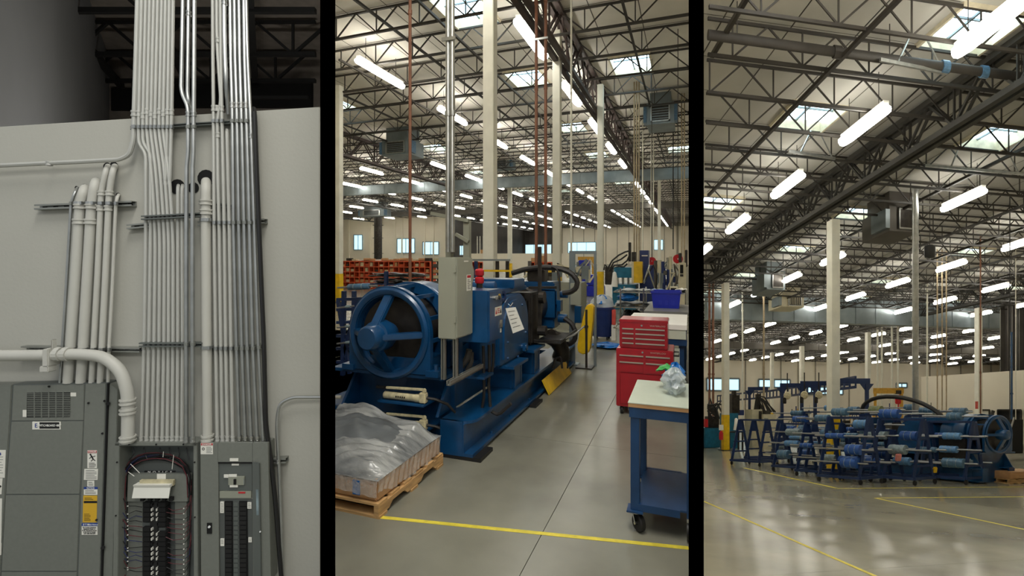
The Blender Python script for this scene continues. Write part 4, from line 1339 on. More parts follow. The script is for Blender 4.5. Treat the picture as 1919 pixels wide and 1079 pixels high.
offs(MB().box(gx1-.03, gy_0-.10, .675, gx1-.02, 3.95, .71).box(gx1-.005, gy_0-.10, .675, gx1+.005, 3.95, .71).box(gx1-.03, gy_0-.10, .672, gx1+.005, 3.95, .68), L_).build('strut_arm', strut, o)
offs(MB().lathe([(0, 0), (.11, 0), (.11, .02), (0, .03)], (gx1-.06, gy_1+.02, 1.50), (1, 0, 0), 18), L_).build('round_guard', grey_box, o)
# -------- blue cabinet
bx0, bx1, by0, by1 = -1.99, -1.565, 3.74, 4.05
o = thing('control_cabinet', 'blue control cabinet numbered EB in yellow beside the grey enclosure', 'cabinet', (bx0, by0, .9))
L_ = (bx0, by0, .9)
q = pos(903, 545, by0)
offs(MB().box(bx0, by0, .93, bx1, by1, 1.365), L_).build('cabinet_body', blue, o, bevel=.006)
offs(MB().box(bx1, by0+.01, .94, bx1+.01, by1-.01, 1.355), L_).build('cabinet_door', blue, o, bevel=.003)
words_on(o, 'EB', .062, yel, (bx1+.012-L_[0], by0+.235-L_[1], 1.30-.9), rx=PI/2, rz=PI/2, sx=.8)
for dy in (.10, .14):
    offs(MB().cyl((bx1+.01, by0+dy, 1.30), (bx1+.035, by0+dy, 1.30), .017, n=12), L_).build('push_button', chrome, o)
offs(MB().cyl((bx1+.01, by0+.17, 1.295), (bx1+.04, by0+.17, 1.295), .016, n=12), L_).build('push_button', blk, o)
s = offs(MB().box(bx1+.01, by0+.13, 1.14, bx1+.0115, by0+.285, 1.215), L_).build('warning_label', tagm, o)
for dy in (.155, .26):
    offs(MB().prism([(by0+dy-.018, 1.155), (by0+dy+.018, 1.155), (by0+dy, 1.20)], bx1+.0115, bx1+.0122, 'yz'), L_).build('warning_mark', inkr if dy < .2 else ink, s)
mb = MB()
for k in range(3):
    mb.box(bx1+.0115, by0+.18, 1.16+k*.016, bx1+.0122, by0+.235, 1.167+k*.016)
offs(mb, L_).build('printed_lines', inkr, s, kind='stuff')
offs(MB().box(bx1+.01, by0+.22, 1.03, bx1+.02, by0+.285, 1.095), L_).build('latch_plate', chrome, o)
offs(MB().box(bx1+.01, by0+.25, .985, bx1+.013, by0+.275, 1.02), L_).build('small_label', tagm, o)
offs(MB().box(bx0+.05, by0+.1, .62, bx0+.1, by0+.2, .93).box(bx0+.05, by0+.1, .60, bx0+.6-.25, by1, .62), L_).build('cabinet_bracket', blue, o)
# red signal lamps behind the grey box
q = pos(899, 530, 4.15)
o = thing('signal_lamp', 'two stacked red signal lamps behind the grey enclosure', 'signal lamp', (q.x, 4.15, 1.28))
MB().cyl((0, 0, 0), (0, 0, .12), .03, n=10).build('lamp_post', steel_dk, o)
for z in (.12, .19):
    MB().lathe([(.036, 0), (.042, .01), (.042, .05), (.03, .062), (0, .066)], (0, 0, z), (0, 0, 1), 14).build('lamp_dome', redp, o, smooth=True)
# hanging paper tag
p = pos(958, 573, 4.42)
o = thing('paper_tag', 'white paper tag strung from the lifting eye of the blue gearbox', 'tag', tuple(p))
q = [Vector((a_, 4.40, b_)) for a_, b_ in [(pos(x, y, 4.42).x, pos(x, y, 4.42).z) for x, y in ((949, 577), (968, 575), (984, 616), (963, 624))]]
offs(MB().add(q+[v+Vector((0, .003, 0)) for v in q], [(0,1,2,3), (7,6,5,4), (0,4,5,1), (1,5,6,2), (2,6,7,3), (3,7,4,0)]), p).build('tag_sheet', tagm, o)
mb = MB()
for k in range(5):
    t = .15+.16*k
    a_, b_ = q[0].lerp(q[3], t), q[1].lerp(q[2], t)
    mb.bar(a_.lerp(b_, .15)-Vector((0, .001, 0)), a_.lerp(b_, .8-.2*(k % 2))-Vector((0, .001, 0)), .001, .004)
offs(mb, p).build('tag_writing', ductd, o, kind='stuff')
MB().tube([(-.03, 0, .02), (0, -.01, 0), (.02, 0, .03)], .003, 5).build('tag_string', tagm, o)
# hand pumps on the stand
for lb, py in (('cream hand pump on the upper bracket of the blue motor stand', 739), ('cream hand pump on the lower bracket, half behind the wrapped pallet', 788)):
    y = EY-.03
    a_, b_ = pos(722, py, y), pos(790, py-1, y)
    b_.z = a_.z
    o = thing('hand_pump', lb, 'hand pump', (a_.x, y, a_.z-.05))
    w = b_.x-a_.x
    MB().lathe([(0, -.012), (.02, -.01), (.03, 0), (.03, w-.05), (.034, w-.05), (.034, w), (0, w)], (0, 0, .05), (1, 0, 0), 14).build('pump_barrel', cream, o, smooth=True)
    MB().cbox((w+.02, 0, .06), (.06, .055, .085)).cyl((w+.03, 0, .10), (w+.03, 0, .135), .018, n=8).build('pump_head', cream, o, bevel=.008)
    MB().bar((w+.02, 0, .125), (.02, -.01, .115), .022, .02).build('pump_lever', cream, o, bevel=.004)
    MB().bar((.02, -.01, .115), (-.08, -.01, .112), .026, .022).build('lever_grip', blk, o, bevel=.005)
    mb = MB()
    for k in range(5):
        mb.box(w*.35+k*.02, -.0315, .045, w*.35+k*.02+.012, -.030, .060)
    mb.build('pump_print', ink, o, kind='stuff')
    MB().tube([(w+.05, 0, .06), (w+.12, .02, .05), (w+.2, .08, .0), (w+.24, .14, -.08)], .012, 7).build('pump_hose', hosem, o, smooth=True)
    MB().box(-.04, -.05, -.004, w+.05, .29, .012).build('pump_bracket', blue, o)
# yellow floor guard
q0, q1 = pos(1016, 745, 5.62), pos(1062, 712, 6.9)
gx = -1.60
o = tag(MB().prism([(-.06, .17), (-.05, .175), (.04, .01), (.03, .0)], 0, 1.15, 'xz').build('floor_guard', yel, loc=(gx, 5.62, 0)), 'sloping yellow sheet metal guard along the foot of the extruder', 'guard')
# -------- wrapped pallet
px0, px1, py0, py1 = -2.84, -1.835, 2.61, 3.47
pa = thing('pallet', 'worn wooden pallet with notched stringers under the wrapped carton', 'pallet', (px1, py0, 0))
Lp = (px1, py0, 0)
for k in range(3):
    x = px1-.035-k*.47
    poly = [(py0, .018), (py0+.12, .018), (py0+.16, .05), (py0+.30, .05), (py0+.34, .018), (py0+.52, .018), (py0+.56, .05), (py0+.70, .05), (py0+.74, .018), (py1, .018), (py1, .078), (py0, .078)]
    offs(MB().prism(poly, x, x+.034, 'yz'), Lp).build('stringer', woodp, pa)
for k, y in enumerate((py0, py0+.38, py1-.10)):
    offs(MB().box(px0+.02, y, 0, px1+.005, y+.09, .017), Lp).build('bottom_board', woodp, pa)
for k in range(6):
    y = py0+k*(py1-py0-.1)/5
    offs(MB().box(px0+.02, y, .079, px1+(random.random()-.5)*.02, y+.10, .094), Lp).build('top_board', woodp, pa)
ca = thing('wrapped_carton', 'low carton heaped with grey parts under crinkled stretch film on pallet', 'carton', (px1, py0, .095))
Lc = (px1, py0, .095)
offs(MB().box(px0+.03, py0+.015, .096, px1-.02, py1-.02, .235), Lc).build('carton_box', card, ca, bevel=.012)
offs(MB().box(px1-.25, py0+.010, .12, px1-.04, py0+.016, .20), Lc).build('carton_flap', card, ca)
offs(MB().box(px1-.20, py0+.004, .125, px1-.145, py0+.012, .215), Lc).build('blue_tape_strip', bagblue, ca)
def heap_z(x, y):
    u, v = (x-px0)/(px1-px0), (y-py0)/(py1-py0)
    e = min(1, 7*min(u, 1-u))*min(1, 7*min(v, 1-v))
    z = .232+e*(.03+.13*v*(1-u)**.7*1.2+.05*v)
    z += e*.05*math.exp(-((u-.42)**2/.02+(v-.86)**2/.02))
    w_ = u*.8-v*.6+.25*math.sin(3*v+2*u)          # long stretched creases running from corner to corner
    z += e*(.012*math.sin(9*u+7*v)+.008*abs(math.sin(26*w_+2*v))+.006*abs(math.sin(41*(u*.5+v*.8)+1.5*math.sin(4*u)))+.004*math.sin(70*w_+9*v))
    return z
mb = MB()
N = 72
vs, fs = [], []
for j in range(N+1):
    for i in range(N+1):
        x, y = px0+.02+(px1-px0-.03)*i/N, py0+.005+(py1-py0-.015)*j/N
        vs.append((x, y, heap_z(x, y)))
for j in range(N):
    for i in range(N):
        k = j*(N+1)+i
        fs.append((k, k+1, k+N+2, k+N+1))
offs(mb.add(vs, fs), Lc).build('film_top', film, ca, smooth=True)
# the grey sheet-covered lump showing through, and skirt of film over the carton sides
lum = MB()
lv, lf = [], []
for j in range(15):
    for i in range(25):
        u, v = i/24, j/14
        x, y = px0+.12+.72*u, py0+.22+.36*v+.16*u
        bump_ = math.sin(PI*min(1, max(0, v)))**.6*math.sin(PI*u)**.5
        lv.append((x, y, heap_z(x, y)-.02+.055*bump_+.008*math.sin(20*u+8*v)))
for j in range(14):
    for i in range(24):
        k = j*25+i
        lf.append((k, k+1, k+26, k+25))
offs(lum.add(lv, lf), Lc).build('grey_sheet_lump', filmg, ca, smooth=True)
sk = MB()
vs, fs = [], []
K = 90
for i in range(K+1):
    t = i/K
    for j in range(6):
        h = .238-.15*j/5*(.9 if t > .35 else .55+t)
        w = .006*math.sin(t*90+j*.8)+.004*math.sin(t*37)
        vs.append((px1-.012+w, py0+.01+(py1-py0-.03)*t, h+.01*math.sin(t*23)*(j/5)))
for i in range(K):
    for j in range(5):
        k = i*6+j
        fs.append((k, k+1, k+7, k+6))
offs(sk.add(vs, fs), Lc).build('film_skirt', clearf, ca, smooth=True)
sk = MB()
vs, fs = [], []
for i in range(41):
    t = i/40
    for j in range(5):
        h = .238-.07*j/4-.05*(t-.3)*(j/4)
        vs.append((px0+.03+(px1-px0-.04)*t, py0+.006-.004*j+.005*math.sin(t*60+j), h))
for i in range(40):
    for j in range(4):
        k = i*5+j
        fs.append((k, k+1, k+6, k+5))
offs(sk.add(vs, fs), Lc).build('film_front_skirt', clearf, ca, smooth=True)
# -------- blue cart at right
cx0, cx1, cy0, cy1 = -.345, .008, 2.99, 3.56
o = thing('rolling_bench', 'blue steel rolling bench with pale sheet top on swivel casters', 'cart', (cx0, cy0, 0))
Lk = (cx0, cy0, 0)
offs(MB().box(cx0, cy0, .752, cx1, cy1, .775), Lk).build('plywood_board', card, o)
offs(MB().box(cx0-.002, cy0-.002, .775, cx1+.001, cy1+.002, .780), Lk).build('sheet_top', laminate, o)
fr = MB().box(cx0+.005, cy0+.005, .69, cx1-.004, cy0+.045, .752).box(cx0+.005, cy1-.045, .69, cx1-.004, cy1-.005, .752).box(cx0+.005, cy0+.045, .69, cx0+.045, cy1-.045, .752).box(cx1-.044, cy0+.045, .69, cx1-.004, cy1-.045, .752)
offs(fr, Lk).build('top_frame', bench_b, o)
for (x, y) in ((cx0+.012, cy0+.012), (cx0+.012, cy1-.072), (cx1-.062, cy0+.012), (cx1-.062, cy1-.072)):
    rt = x > cx0+.1                       # the inner pair are slim flat bars against the partition
    if rt:
        x = cx1-.024
    lo = offs(MB().box(x, y, .135, x+(.02 if rt else .052), y+.06, .70), Lk).build('leg', bench_b, o, bevel=.003)
    if rt:
        offs(MB().lathe([(.012, -.009), (.052, -.009), (.052, .009), (.012, .009)], (x+.01, y+.03, .053), (1, 0, 0), 18), Lk).build('caster_wheel', blk, lo, smooth=True)
        offs(MB().box(x, y+.02, .05, x+.02, y+.04, .14), Lk).build('caster_fork', chrome, lo)
        continue
    offs(MB().box(x-.022, y-.02, .125, x+.074, y+.078, .136), Lk).build('caster_plate', bench_b, lo, bevel=.002)
    c = (x+.026, y+.03)
    w = MB().lathe([(.012, -.016), (.045, -.018), (.052, -.012), (.052, .012), (.045, .018), (.012, .016)], (c[0]+.02, c[1], .053), (.75, .66, 0), 18)
    offs(w, Lk).build('caster_wheel', blk, lo, smooth=True)
    f = MB()
    for s_ in (-.026, .026):
        p = Vector((c[0]+.02, c[1], .053))+Vector((.75, .66, 0))*s_
        f.bar(p, (c[0]+.75*s_*.8, c[1]+.66*s_*.8, .125), .006, .03)
    f.cyl(Vector((c[0]+.02, c[1], .053))-Vector((.75, .66, 0))*.034, Vector((c[0]+.02, c[1], .053))+Vector((.75, .66, 0))*.034, .008, n=8)
    f.lathe([(.012, 0), (.03, 0), (.03, .012), (.012, .012)], (c[0], c[1], .112), (0, 0, 1), 12)
    offs(f, Lk).build('caster_fork', chrome, lo)
offs(MB().box(cx0+.045, cy0+.02, .165, cx1-.005, cy1-.02, .176), Lk).build('lower_shelf', bench_b, o)
offs(MB().box(cx0+.06, cy0+.008, .135, cx1-.06, cy0+.03, .178), Lk).build('shelf_rail', bench_b, o)
offs(MB().box(cx0+.06, cy1-.03, .135, cx1-.06, cy1-.01, .178), Lk).build('shelf_rail', bench_b, o)
# crumpled bags on the cart
def crumple(name, c, r, m, seed, lbl, cat, n=26, k=14, amp=.28, zc=.9):
    rnd = random.Random(seed)
    ph = [rnd.uniform(0, 6.28) for _ in range(8)]
    mb = MB()
    vs, fs = [], []
    for j in range(k+1):
        t = PI*j/k
        for i in range(n):
            p = 2*PI*i/n
            q = 1+amp*(math.sin(3*p+ph[0]+2*t)*.4+math.sin(7*p-3*t+ph[1])*.3+math.sin(11*p+5*t+ph[2])*.22+math.sin(5*t*2+ph[3]+2*p)*.25)*math.sin(t)
            z = math.cos(t)
            vs.append((r[0]*q*math.sin(t)*math.cos(p), r[1]*q*math.sin(t)*math.sin(p), max(-zc, z)*r[2]*(1+amp*.3*math.sin(4*p+ph[4]))+r[2]*zc))
    zm = min(v[2] for v in vs)
    vs = [(x, y, z-zm+.001) for x, y, z in vs]
    for j in range(k):
        for i in range(n):
            fs.append((j*n+i, (j+1)*n+i, (j+1)*n+(i+1) % n, j*n+(i+1) % n))
    o = mb.add(vs, fs).build(name, m, smooth=True, loc=c)
    return tag(o, lbl, cat)
crumple('blue_bag', (-.088, 3.40, .781), (.060, .07, .08), bagblue, 3, 'crumpled blue plastic sheet inside clear bag on the rolling bench', 'bag', amp=.5)
crumple('clear_bag', (-.090, 3.25, .781), (.062, .065, .078), bagclear, 8, 'crumpled clear plastic bag on the rolling bench corner', 'bag', n=40, k=22, amp=.55)
q = pos(1240, 690, 3.5)
o = MB()
gv = []
for j in range(6):
    for i in range(10):
        gv.append((.125*i/9+.008*math.sin(j*1.7), .06*j/5+.01*math.sin(i*.9), .012+.055*math.sin(PI*i/9*.8+.3)*(.6+.4*j/5)+.006*math.sin(i*1.9+j*1.3)))
o.add(gv+[(x, y, z-.006) for x, y, z in gv], [(j*10+i, j*10+i+1, j*10+i+11, j*10+i+10) for j in range(5) for i in range(9)]+[(60+j*10+i+10, 60+j*10+i+11, 60+j*10+i+1, 60+j*10+i) for j in range(5) for i in range(9)])
o = o.build('green_bag', baggreen, smooth=True, loc=(-.205, 3.33, .875))
tag(o, 'flat green plastic bag at the back of the rolling bench top', 'bag')
# -------- red tool chests
def chest(name, lbl, x0, x1, y0, y1, z0, z1, drawers, writing, wpos, lid=0.0):
    o = thing(name, lbl, 'tool chest', (x0, y0, z0))
    L_ = (x0, y0, z0)
    offs(MB().box(x0, y0, z0, x1, y1, z1), L_).build('chest_body', red, o, bevel=.008)
    for (dx0, dx1, dz0, dz1) in drawers:
        d = offs(MB().box(x0+dx0, y0-.006, z0+dz0, x0+dx1, y0, z0+dz1), L_).build('drawer', red, o, bevel=.002)
        offs(MB().box(x0+dx0, y0-.016, z0+dz1-.014, x0+dx1, y0-.004, z0+dz1-.002), L_).build('drawer_pull', brass_g, d)
    words_on(o, writing, .022, brass_g, (wpos[0], -.009, wpos[1]), sx=1.25)
    offs(MB().cyl((x0+(x1-x0)*.47, y0, z0+wpos[1]), (x0+(x1-x0)*.47, y0-.008, z0+wpos[1]), .010, n=12), L_).build('key_lock', chrome, o)
    return o, L_
x0, x1 = -.723, -.155
o, L_ = chest('tool_cabinet', 'red rolling tool cabinet with aluminium drawer pulls, under the smaller chest', x0, x1, 5.2, 5.62, .085, .69,
      [(.035, .275, .49, .545), (.300, .535, .49, .545), (.035, .275, .365, .475), (.300, .535, .365, .475)], 'WATERLOO', (.42, .578))
offs(MB().box(x0+.04, 5.194, .115, x1-.04, 5.2, .44), L_).build('cabinet_door', red, o, bevel=.003)
for (x, y) in ((x0+.05, 5.25), (x1-.05, 5.25), (x0+.05, 5.57), (x1-.05, 5.57)):
    c = offs(MB().lathe([(.008, -.014), (.036, -.016), (.04, -.01), (.04, .01), (.036, .016), (.008, .014)], (x, y, .041), (1, .15, 0), 16), L_).build('caster_wheel', blk, o, smooth=True)
    offs(MB().bar((x-.02, y, .04), (x-.016, y, .086), .004, .03).bar((x+.02, y, .04), (x+.016, y, .086), .004, .03), L_).build('caster_fork', chrome, c)
offs(MB().tube([(x1, 5.3, .63), (x1+.05, 5.3, .63), (x1+.05, 5.52, .63), (x1, 5.52, .63)], .009, 8), L_).build('side_handle', blk, o)
u0, u1 = -.695, -.212
o, L_ = chest('tool_chest', 'smaller red tool chest with eight drawers, standing on the rolling cabinet', u0, u1, 5.24, 5.56, .692, .985,
      [(.03, .145, .165-.05*k+.005, .205-.05*k+.005) for k in range(4)]+[(.165, .455, .165-.05*k+.005, .205-.05*k+.005) for k in range(4)], 'WATERLOO', (.385, .240))
offs(MB().box(u0-.004, 5.236, .955, u1+.004, 5.565, .99), L_).build('chest_lid', red, o, bevel=.006)
offs(MB().tube([(u0, 5.34, .88), (u0-.03, 5.34, .88), (u0-.03, 5.46, .88), (u0, 5.46, .88)], .006, 8), L_).build('side_handle', chrome, o)
# -------- benches behind the chests
def bench(lbl, x0, x1, y0, y1, z, topm, tt, legs, name='work_bench', frame=bench_b, shelf=None):
    o = thing(name, lbl, 'bench', (x0, y0, 0))
    L_ = (x0, y0, 0)
    offs(MB().box(x0, y0, z-tt, x1, y1, z), L_).build('bench_top', topm, o, bevel=.004)
    offs(MB().box(x0+.03, y0+.03, z-tt-.08, x1-.03, y0+.07, z-tt).box(x0+.03, y1-.07, z-tt-.08, x1-.03, y1-.03, z-tt), L_).build('bench_rail', frame, o)
    for (x, y) in ((x0+.03, y0+.03), (x1-.09, y0+.03), (x0+.03, y1-.09), (x1-.09, y1-.09)):
        offs(MB().box(x, y, 0, x+.06, y+.06, z-tt-.08), L_).build('leg', frame, o)
    if shelf:
        offs(MB().box(x0+.05, y0+.05, shelf, x1-.05, y1-.05, shelf+.02), L_).build('lower_shelf', galvd, o)
    return o, L_
yb = 6.0
xa = wall_px(1172, yb)[0]
xr = KR*yb-.10
o, L_ = bench('bench topped with white kraft paper behind the red tool chests', xa, xr, yb, yb+1.0, .86, bench_b, .03, True, shelf=.25)
pap = MB()
pf = []
for i, (y, z) in enumerate(((yb+1.0, .866), (yb+.02, .868), (yb-.015, .855), (yb-.02, .80))):
    pf += [(xa, y, z), (xr, y, z)]
pap.add(pf, [(2*i, 2*i+1, 2*i+3, 2*i+2) for i in range(3)])
offs(pap, L_).build('kraft_paper', paperm, o)
offs(MB().box(xa+.06, yb-.012, .69, xr-.01, yb-.004, .80), L_).build('sheet_metal_front', laminate, o)
offs(MB().box(xa+.42, yb+.02, .35, xr-.08, yb+.04, .58), L_).build('back_sheet', laminate, o)
offs(MB().box(xa+.02, yb-.004, .615, xr, yb+.03, .685), L_).build('front_rail', bench_b, o)
yb2 = 7.25
xa2 = wall_px(1207, yb2)[0]
o, L_ = bench('bench with grey laminate top carrying the blue tote', xa2, KR*yb2-.10, yb2, yb2+1.15, .87, tabletop, .035, True)
# blue tote
a_, b_ = pos(1225, 576, 7.75), pos(1273, 576, 7.75)
w = b_.x-a_.x
o = thing('plastic_tote', 'blue plastic tote standing on the grey laminate bench', 'tote', (a_.x, 7.7, .871))
h = .25
mb = MB().add([(0, 0, 0), (w, 0, 0), (w, .34, 0), (0, .34, 0), (-.025, -.02, h), (w+.025, -.02, h), (w+.025, .36, h), (-.025, .36, h), (-.01, -.005, h), (w+.01, -.005, h), (w+.01, .345, h), (-.01, .345, h), (.012, .012, .015), (w-.012, .012, .015), (w-.012, .328, .015), (.012, .328, .015)],
  [(3,2,1,0), (0,1,5,4), (1,2,6,5), (2,3,7,6), (3,0,4,7), (4,5,9,8), (5,6,10,9), (6,7,11,10), (7,4,8,11), (8,9,13,12), (9,10,14,13), (10,11,15,14), (11,8,12,15), (12,13,14,15)])
mb.build('tote_body', bin_b, o)
MB().box(-.035, -.032, h-.03, w+.035, -.018, h+.004).box(-.037, -.032, h-.03, -.022, .372, h+.004).box(w+.022, -.032, h-.03, w+.037, .372, h+.004).box(-.035, .358, h-.03, w+.035, .372, h+.004).build('tote_rim', bin_b, o, bevel=.004)
for k in range(3):
    MB().box(w*(.22+.24*k), -.012, .05, w*(.22+.24*k)+.04, .0, .11).build('moulded_rib', bin_b, o)
# chrome wire cart with plastic sheets
yc = 8.6
a_, b_ = pos(1150, 541, yc), pos(1288, 541, yc)
o = thing('wire_shelf_cart', 'chrome wire shelf cart with plastic sheets behind the blue tote', 'shelf cart', (a_.x, yc, 0))
w = min(b_.x, KR*yc-.08)-a_.x
for z in (1.04, .78, .42):
    mb = MB().box(0, 0, z-.02, w, .02, z).box(0, .5, z-.02, w, .52, z)
    for k in range(18):
        mb.bar((w*k/17, 0, z-.006), (w*k/17, .52, z-.006), .008)
    mb.build('wire_shelf', chrome, o)
for (x, y) in ((.12, .01), (w*.42, .01), (w-.02, .01), (.12, .51), (w*.42, .51), (w-.02, .51)):
    MB().cyl((x, y, .0), (x, y, 1.1), .014, n=8).build('shelf_post', chrome, o)
def sheet_stack(name, lbl, c, dx, dy, n, ms, seed, cat='plastic sheet', th=.012):
    rnd = random.Random(seed)
    o = thing(name, lbl, cat, c)
    z = 0
    for k in range(n):
        vs = []
        for j in range(5):
            for i in range(13):
                vs.append((dx*i/12+rnd.uniform(-.02, .02), dy*j/4+rnd.uniform(-.02, .02), z+th*.5+th*.45*math.sin(i*1.1+k*2+j*.7)))
        m_ = len(vs)
        vs2 = vs+[(x, y, zz-th*.5) for x, y, zz in vs]
        fs = [(j*13+i, j*13+i+1, j*13+i+14, j*13+i+13) for j in range(4) for i in range(12)]
        fs += [tuple(m_+q for q in f[::-1]) for f in fs]
        MB().add(vs2, fs).build('folded_sheet', ms[k % len(ms)], o, smooth=True)
        z += th
    return o
sheet_stack('plastic_sheets', 'pale plastic sheets spread along the top of the wire shelf cart', (a_.x+.1, yc+.05, 1.042), w*.45, .4, 2, [film, bagclear], 3, th=.02)
sheet_stack('plastic_sheets', 'bright blue plastic sheets on the wire shelf cart top', (a_.x+w*.5, yc+.05, 1.042), w*.2, .4, 2, [bagblue, rolls[0]], 4, th=.02)
sheet_stack('plastic_sheets', 'white crumpled sheets at the far end of the wire shelf cart', (a_.x+w*.84, yc+.05, 1.042), w*.15, .4, 3, [paperm, film], 6, th=.02)
sheet_stack('plastic_sheets', 'clear plastic sheets on the middle level of the wire shelf cart', (a_.x+.02, yc+.02, .782), w*.52, .42, 3, [film, bagclear, filmg], 5, th=.025)
crumple('blue_plastic', (a_.x+.22, yc+.2, .858), (.17, .12, .07), bagblue, 12, 'crumpled blue plastic heap on the middle shelf of the wire cart', 'plastic sheet')
crumple('blue_floor_sheet', (a_.x-.15, yc+.3, .0), (.26, .2, .05), bagblue, 14, 'crumpled blue plastic lying on the floor before the navy can', 'plastic sheet')
for k, (px, lb) in enumerate(((1177, 'black plastic sack under the wire cart, beside the chrome post'), (1190, 'black plastic sack under the wire cart, farther from the can'))):
    q = pos(px, 600, yc+.2)
    crumple('black_sack', (q.x, yc+.25, .445), (.12, .14, .13), blk, 20+k, lb, 'sack')
# instrument on the cart
q = pos(1255, 538, yc+.1)
o = thing('bench_meter', 'small pale bench instrument with dark display on the wire cart', 'instrument', (q.x, yc+.12, 1.042))
MB().box(0, 0, 0, .13, .18, .09).build('meter_case', beige, o, bevel=.006)
MB().box(.02, -.004, .025, .11, 0, .07).build('meter_display', hole, o)
# navy waste can with bag
q = mh(1129, 634)
o = thing('waste_can', 'navy plastic waste can on dolly wheels holding a clear bag', 'waste can', (q[0], q[1], 0))
MB().lathe([(0, .06), (.20, .06), (.21, .08), (.245, .60), (.262, .60), (.262, .645), (.24, .645), (.2, .1)], (0, 0, 0), (0, 0, 1), 26).build('can_body', can_b, o, smooth=True)
for k in range(4):
    t = PI/4+k*PI/2
    MB().lathe([(0, -.015), (.03, -.015), (.03, .015), (0, .015)], (.17*math.cos(t), .17*math.sin(t), .03), (1, 0, 0), 10).build('dolly_wheel', blk, o)
bg_ = crumple('can_liner', (q[0], q[1], .60), (.225, .225, .20), bagclear, 31, 'puffed clear bag with blue film rising from the navy waste can', 'bag', amp=.18, zc=.35)
bf_ = crumple('blue_film', (0, 0, .03), (.17, .17, .15), bagblue, 33, '', '', amp=.4, zc=.5)
bf_.parent = bg_
del bf_['label'], bf_['category']
q2 = pos(1151, 612, q[1]-.1)
o = thing('red_canister', 'salmon red canister standing between waste can and wire cart', 'canister', (q2.x, q[1]-.1, 0))
MB().box(-.035, -.05, .30, .035, .05, .60).build('canister_body', pink, o, bevel=.01)
MB().box(-.04, -.055, 0, .04, .055, .30).build('canister_stand', tagm, o)
# grey portal frame with boxes
yp = 7.35
a_, b_, c_ = pos(1073, 682, yp), pos(1073, 470, yp), pos(1116, 475, yp)
o = thing('steel_portal', 'grey steel portal post with crossbar and boxes behind the extruder', 'frame', (a_.x, yp, 0))
MB().box(-.045, -.02, 0, .045, .02, b_.z).box(-.1, -.09, 0, .1, .09, .02).build('portal_post', galvd, o, bevel=.004)
MB().box(-.045, -.015, b_.z-.045, c_.x-a_.x+.018, .015, b_.z).build('portal_crossbar', galvd, o)
MB().box(c_.x-a_.x-.018, -.018, 0, c_.x-a_.x+.018, .018, b_.z-.045).build('portal_post', galvd, o)
MB().box(.0, -.14, pos(1080, 570, yp).z, .16, -.05, pos(1080, 530, yp).z).build('junction_box', grey_box, o, bevel=.006)
MB().box(.06, -.12, pos(1086, 603, yp).z, .16, -.03, pos(1086, 572, yp).z).build('blue_box', blue, o, bevel=.004)
# yellow belt guard on foot
yg = 7.15
pts = [(1098, 574), (1103, 570), (1109, 571), (1112, 576), (1111, 600), (1105, 655), (1101, 663), (1092, 664), (1084, 660), (1082, 650), (1086, 625)]
q = [pos(x, y, yg) for x, y in pts]
c = pos(1098, 681, yg)
o = thing('belt_guard', 'tall yellow belt guard on a dark stand beside the waste can', 'guard', (c.x, yg, 0))
offs(MB().prism([(p.x, p.z) for p in q], yg, yg+.16), (c.x, yg, 0)).build('guard_shell', safety, o, bevel=.012)
MB().box(.0, -.03, 0, .03, -.005, pos(1103, 580, yg).z).box(-.14, -.06, 0, .1, .2, .02).build('guard_stand', steel_dk, o)
MB().cyl((.015, -.035, .62), (.015, -.015, .62), .03, n=10).build('guard_knob', steel_dk, o)
# -------- columns and pipes hanging through the machine hall
def column(lbl, px, y, w, zy, round_=False, zb=0.0):
    x = wall_px(px, y)[0]
    o = thing('roof_column', lbl, 'column', (x, y, 0))
    MB().box(-w/2, -w/2, zy, w/2, w/2, CHORD+.2).build('column_shaft', colm, o, bevel=.01)
    MB().box(-w/2-.004, -w/2-.004, .02, w/2+.004, w/2+.004, zy).build('yellow_band', safety, o, bevel=.01)
    MB().box(-w*.9, -w*.9, 0, w*.9, w*.9, .02).build('base_plate', steel_dk, o)
column('thick white square column rising behind the grey enclosure', 919, 8.9, .22, 1.1)
column('white square column beside the brown pipe pair', 1044.5, 13.0, .21, 1.1)
column('white column with yellow foot behind the navy waste can', 1126, 17.6, .21, 1.1)
column('white column with yellow foot at the roller frame by the partition', 635.5, 14.5, .22, 1.02)
column('distant white column left of the thick one, before dark cladding', 956, 36, .3, 1.1)
column('distant white column near the end of the first lamp row', 1236, 37, .22, 1.1)
def drop(lbl, runs, y, ztop, zbot, r, m, cat='pipe', name='drop_pipe', strap=None):
    x0 = wall_px(runs[0], y)[0]
    o = thing(name, lbl, cat, (x0, y, zbot))
    for px in runs:
        x = wall_px(px, y)[0]-x0
        MB().cyl((x, 0, 0), (x, 0, ztop-zbot), r, n=10).build('pipe_run', m, o, smooth=True)
        for z in (.25, .55, .8):
            MB().lathe([(r, -.03), (r*1.3, -.03), (r*1.3, .03), (r, .03)], (x, 0, (ztop-zbot)*z), (0, 0, 1), 10).build('pipe_coupling', m, o)
    if strap:
        w = wall_px(runs[-1], y)[0]-x0
        MB().box(-.06, -r-.02, strap-zbot-.02, w+.06, -r, strap-zbot+.02).build('pipe_strap', galv, o)
    return o
drop('rusty sprinkler pipe hanging down behind the spoked drive housing', [769], 5.9, DECK-.02, 1.1, .022, rust)
drop('galvanized conduit pair dropping to the grey enclosure', [840, 848], 5.2, DECK-.02, 1.7, .030, galv, 'conduit', strap=4.2)
drop('pair of brown painted pipes beside the white column', [1005.5, 1023], 9.6, DECK-.02, 1.2, .032, rust, strap=mz(70, 9.9))
drop('pale conduit dropping from the roof right of the white column', [1071], 10.5, DECK-.02, 1.5, .022, colm, 'conduit')
drop('three tan conduits dropping towards the press', [1189, 1193.5, 1198], 19, DECK-.02, 1.2, .028, tanc, 'conduit')
drop('pale conduit left of the far lamps', [1205], 24, DECK-.02, 1.2, .03, colm, 'conduit')
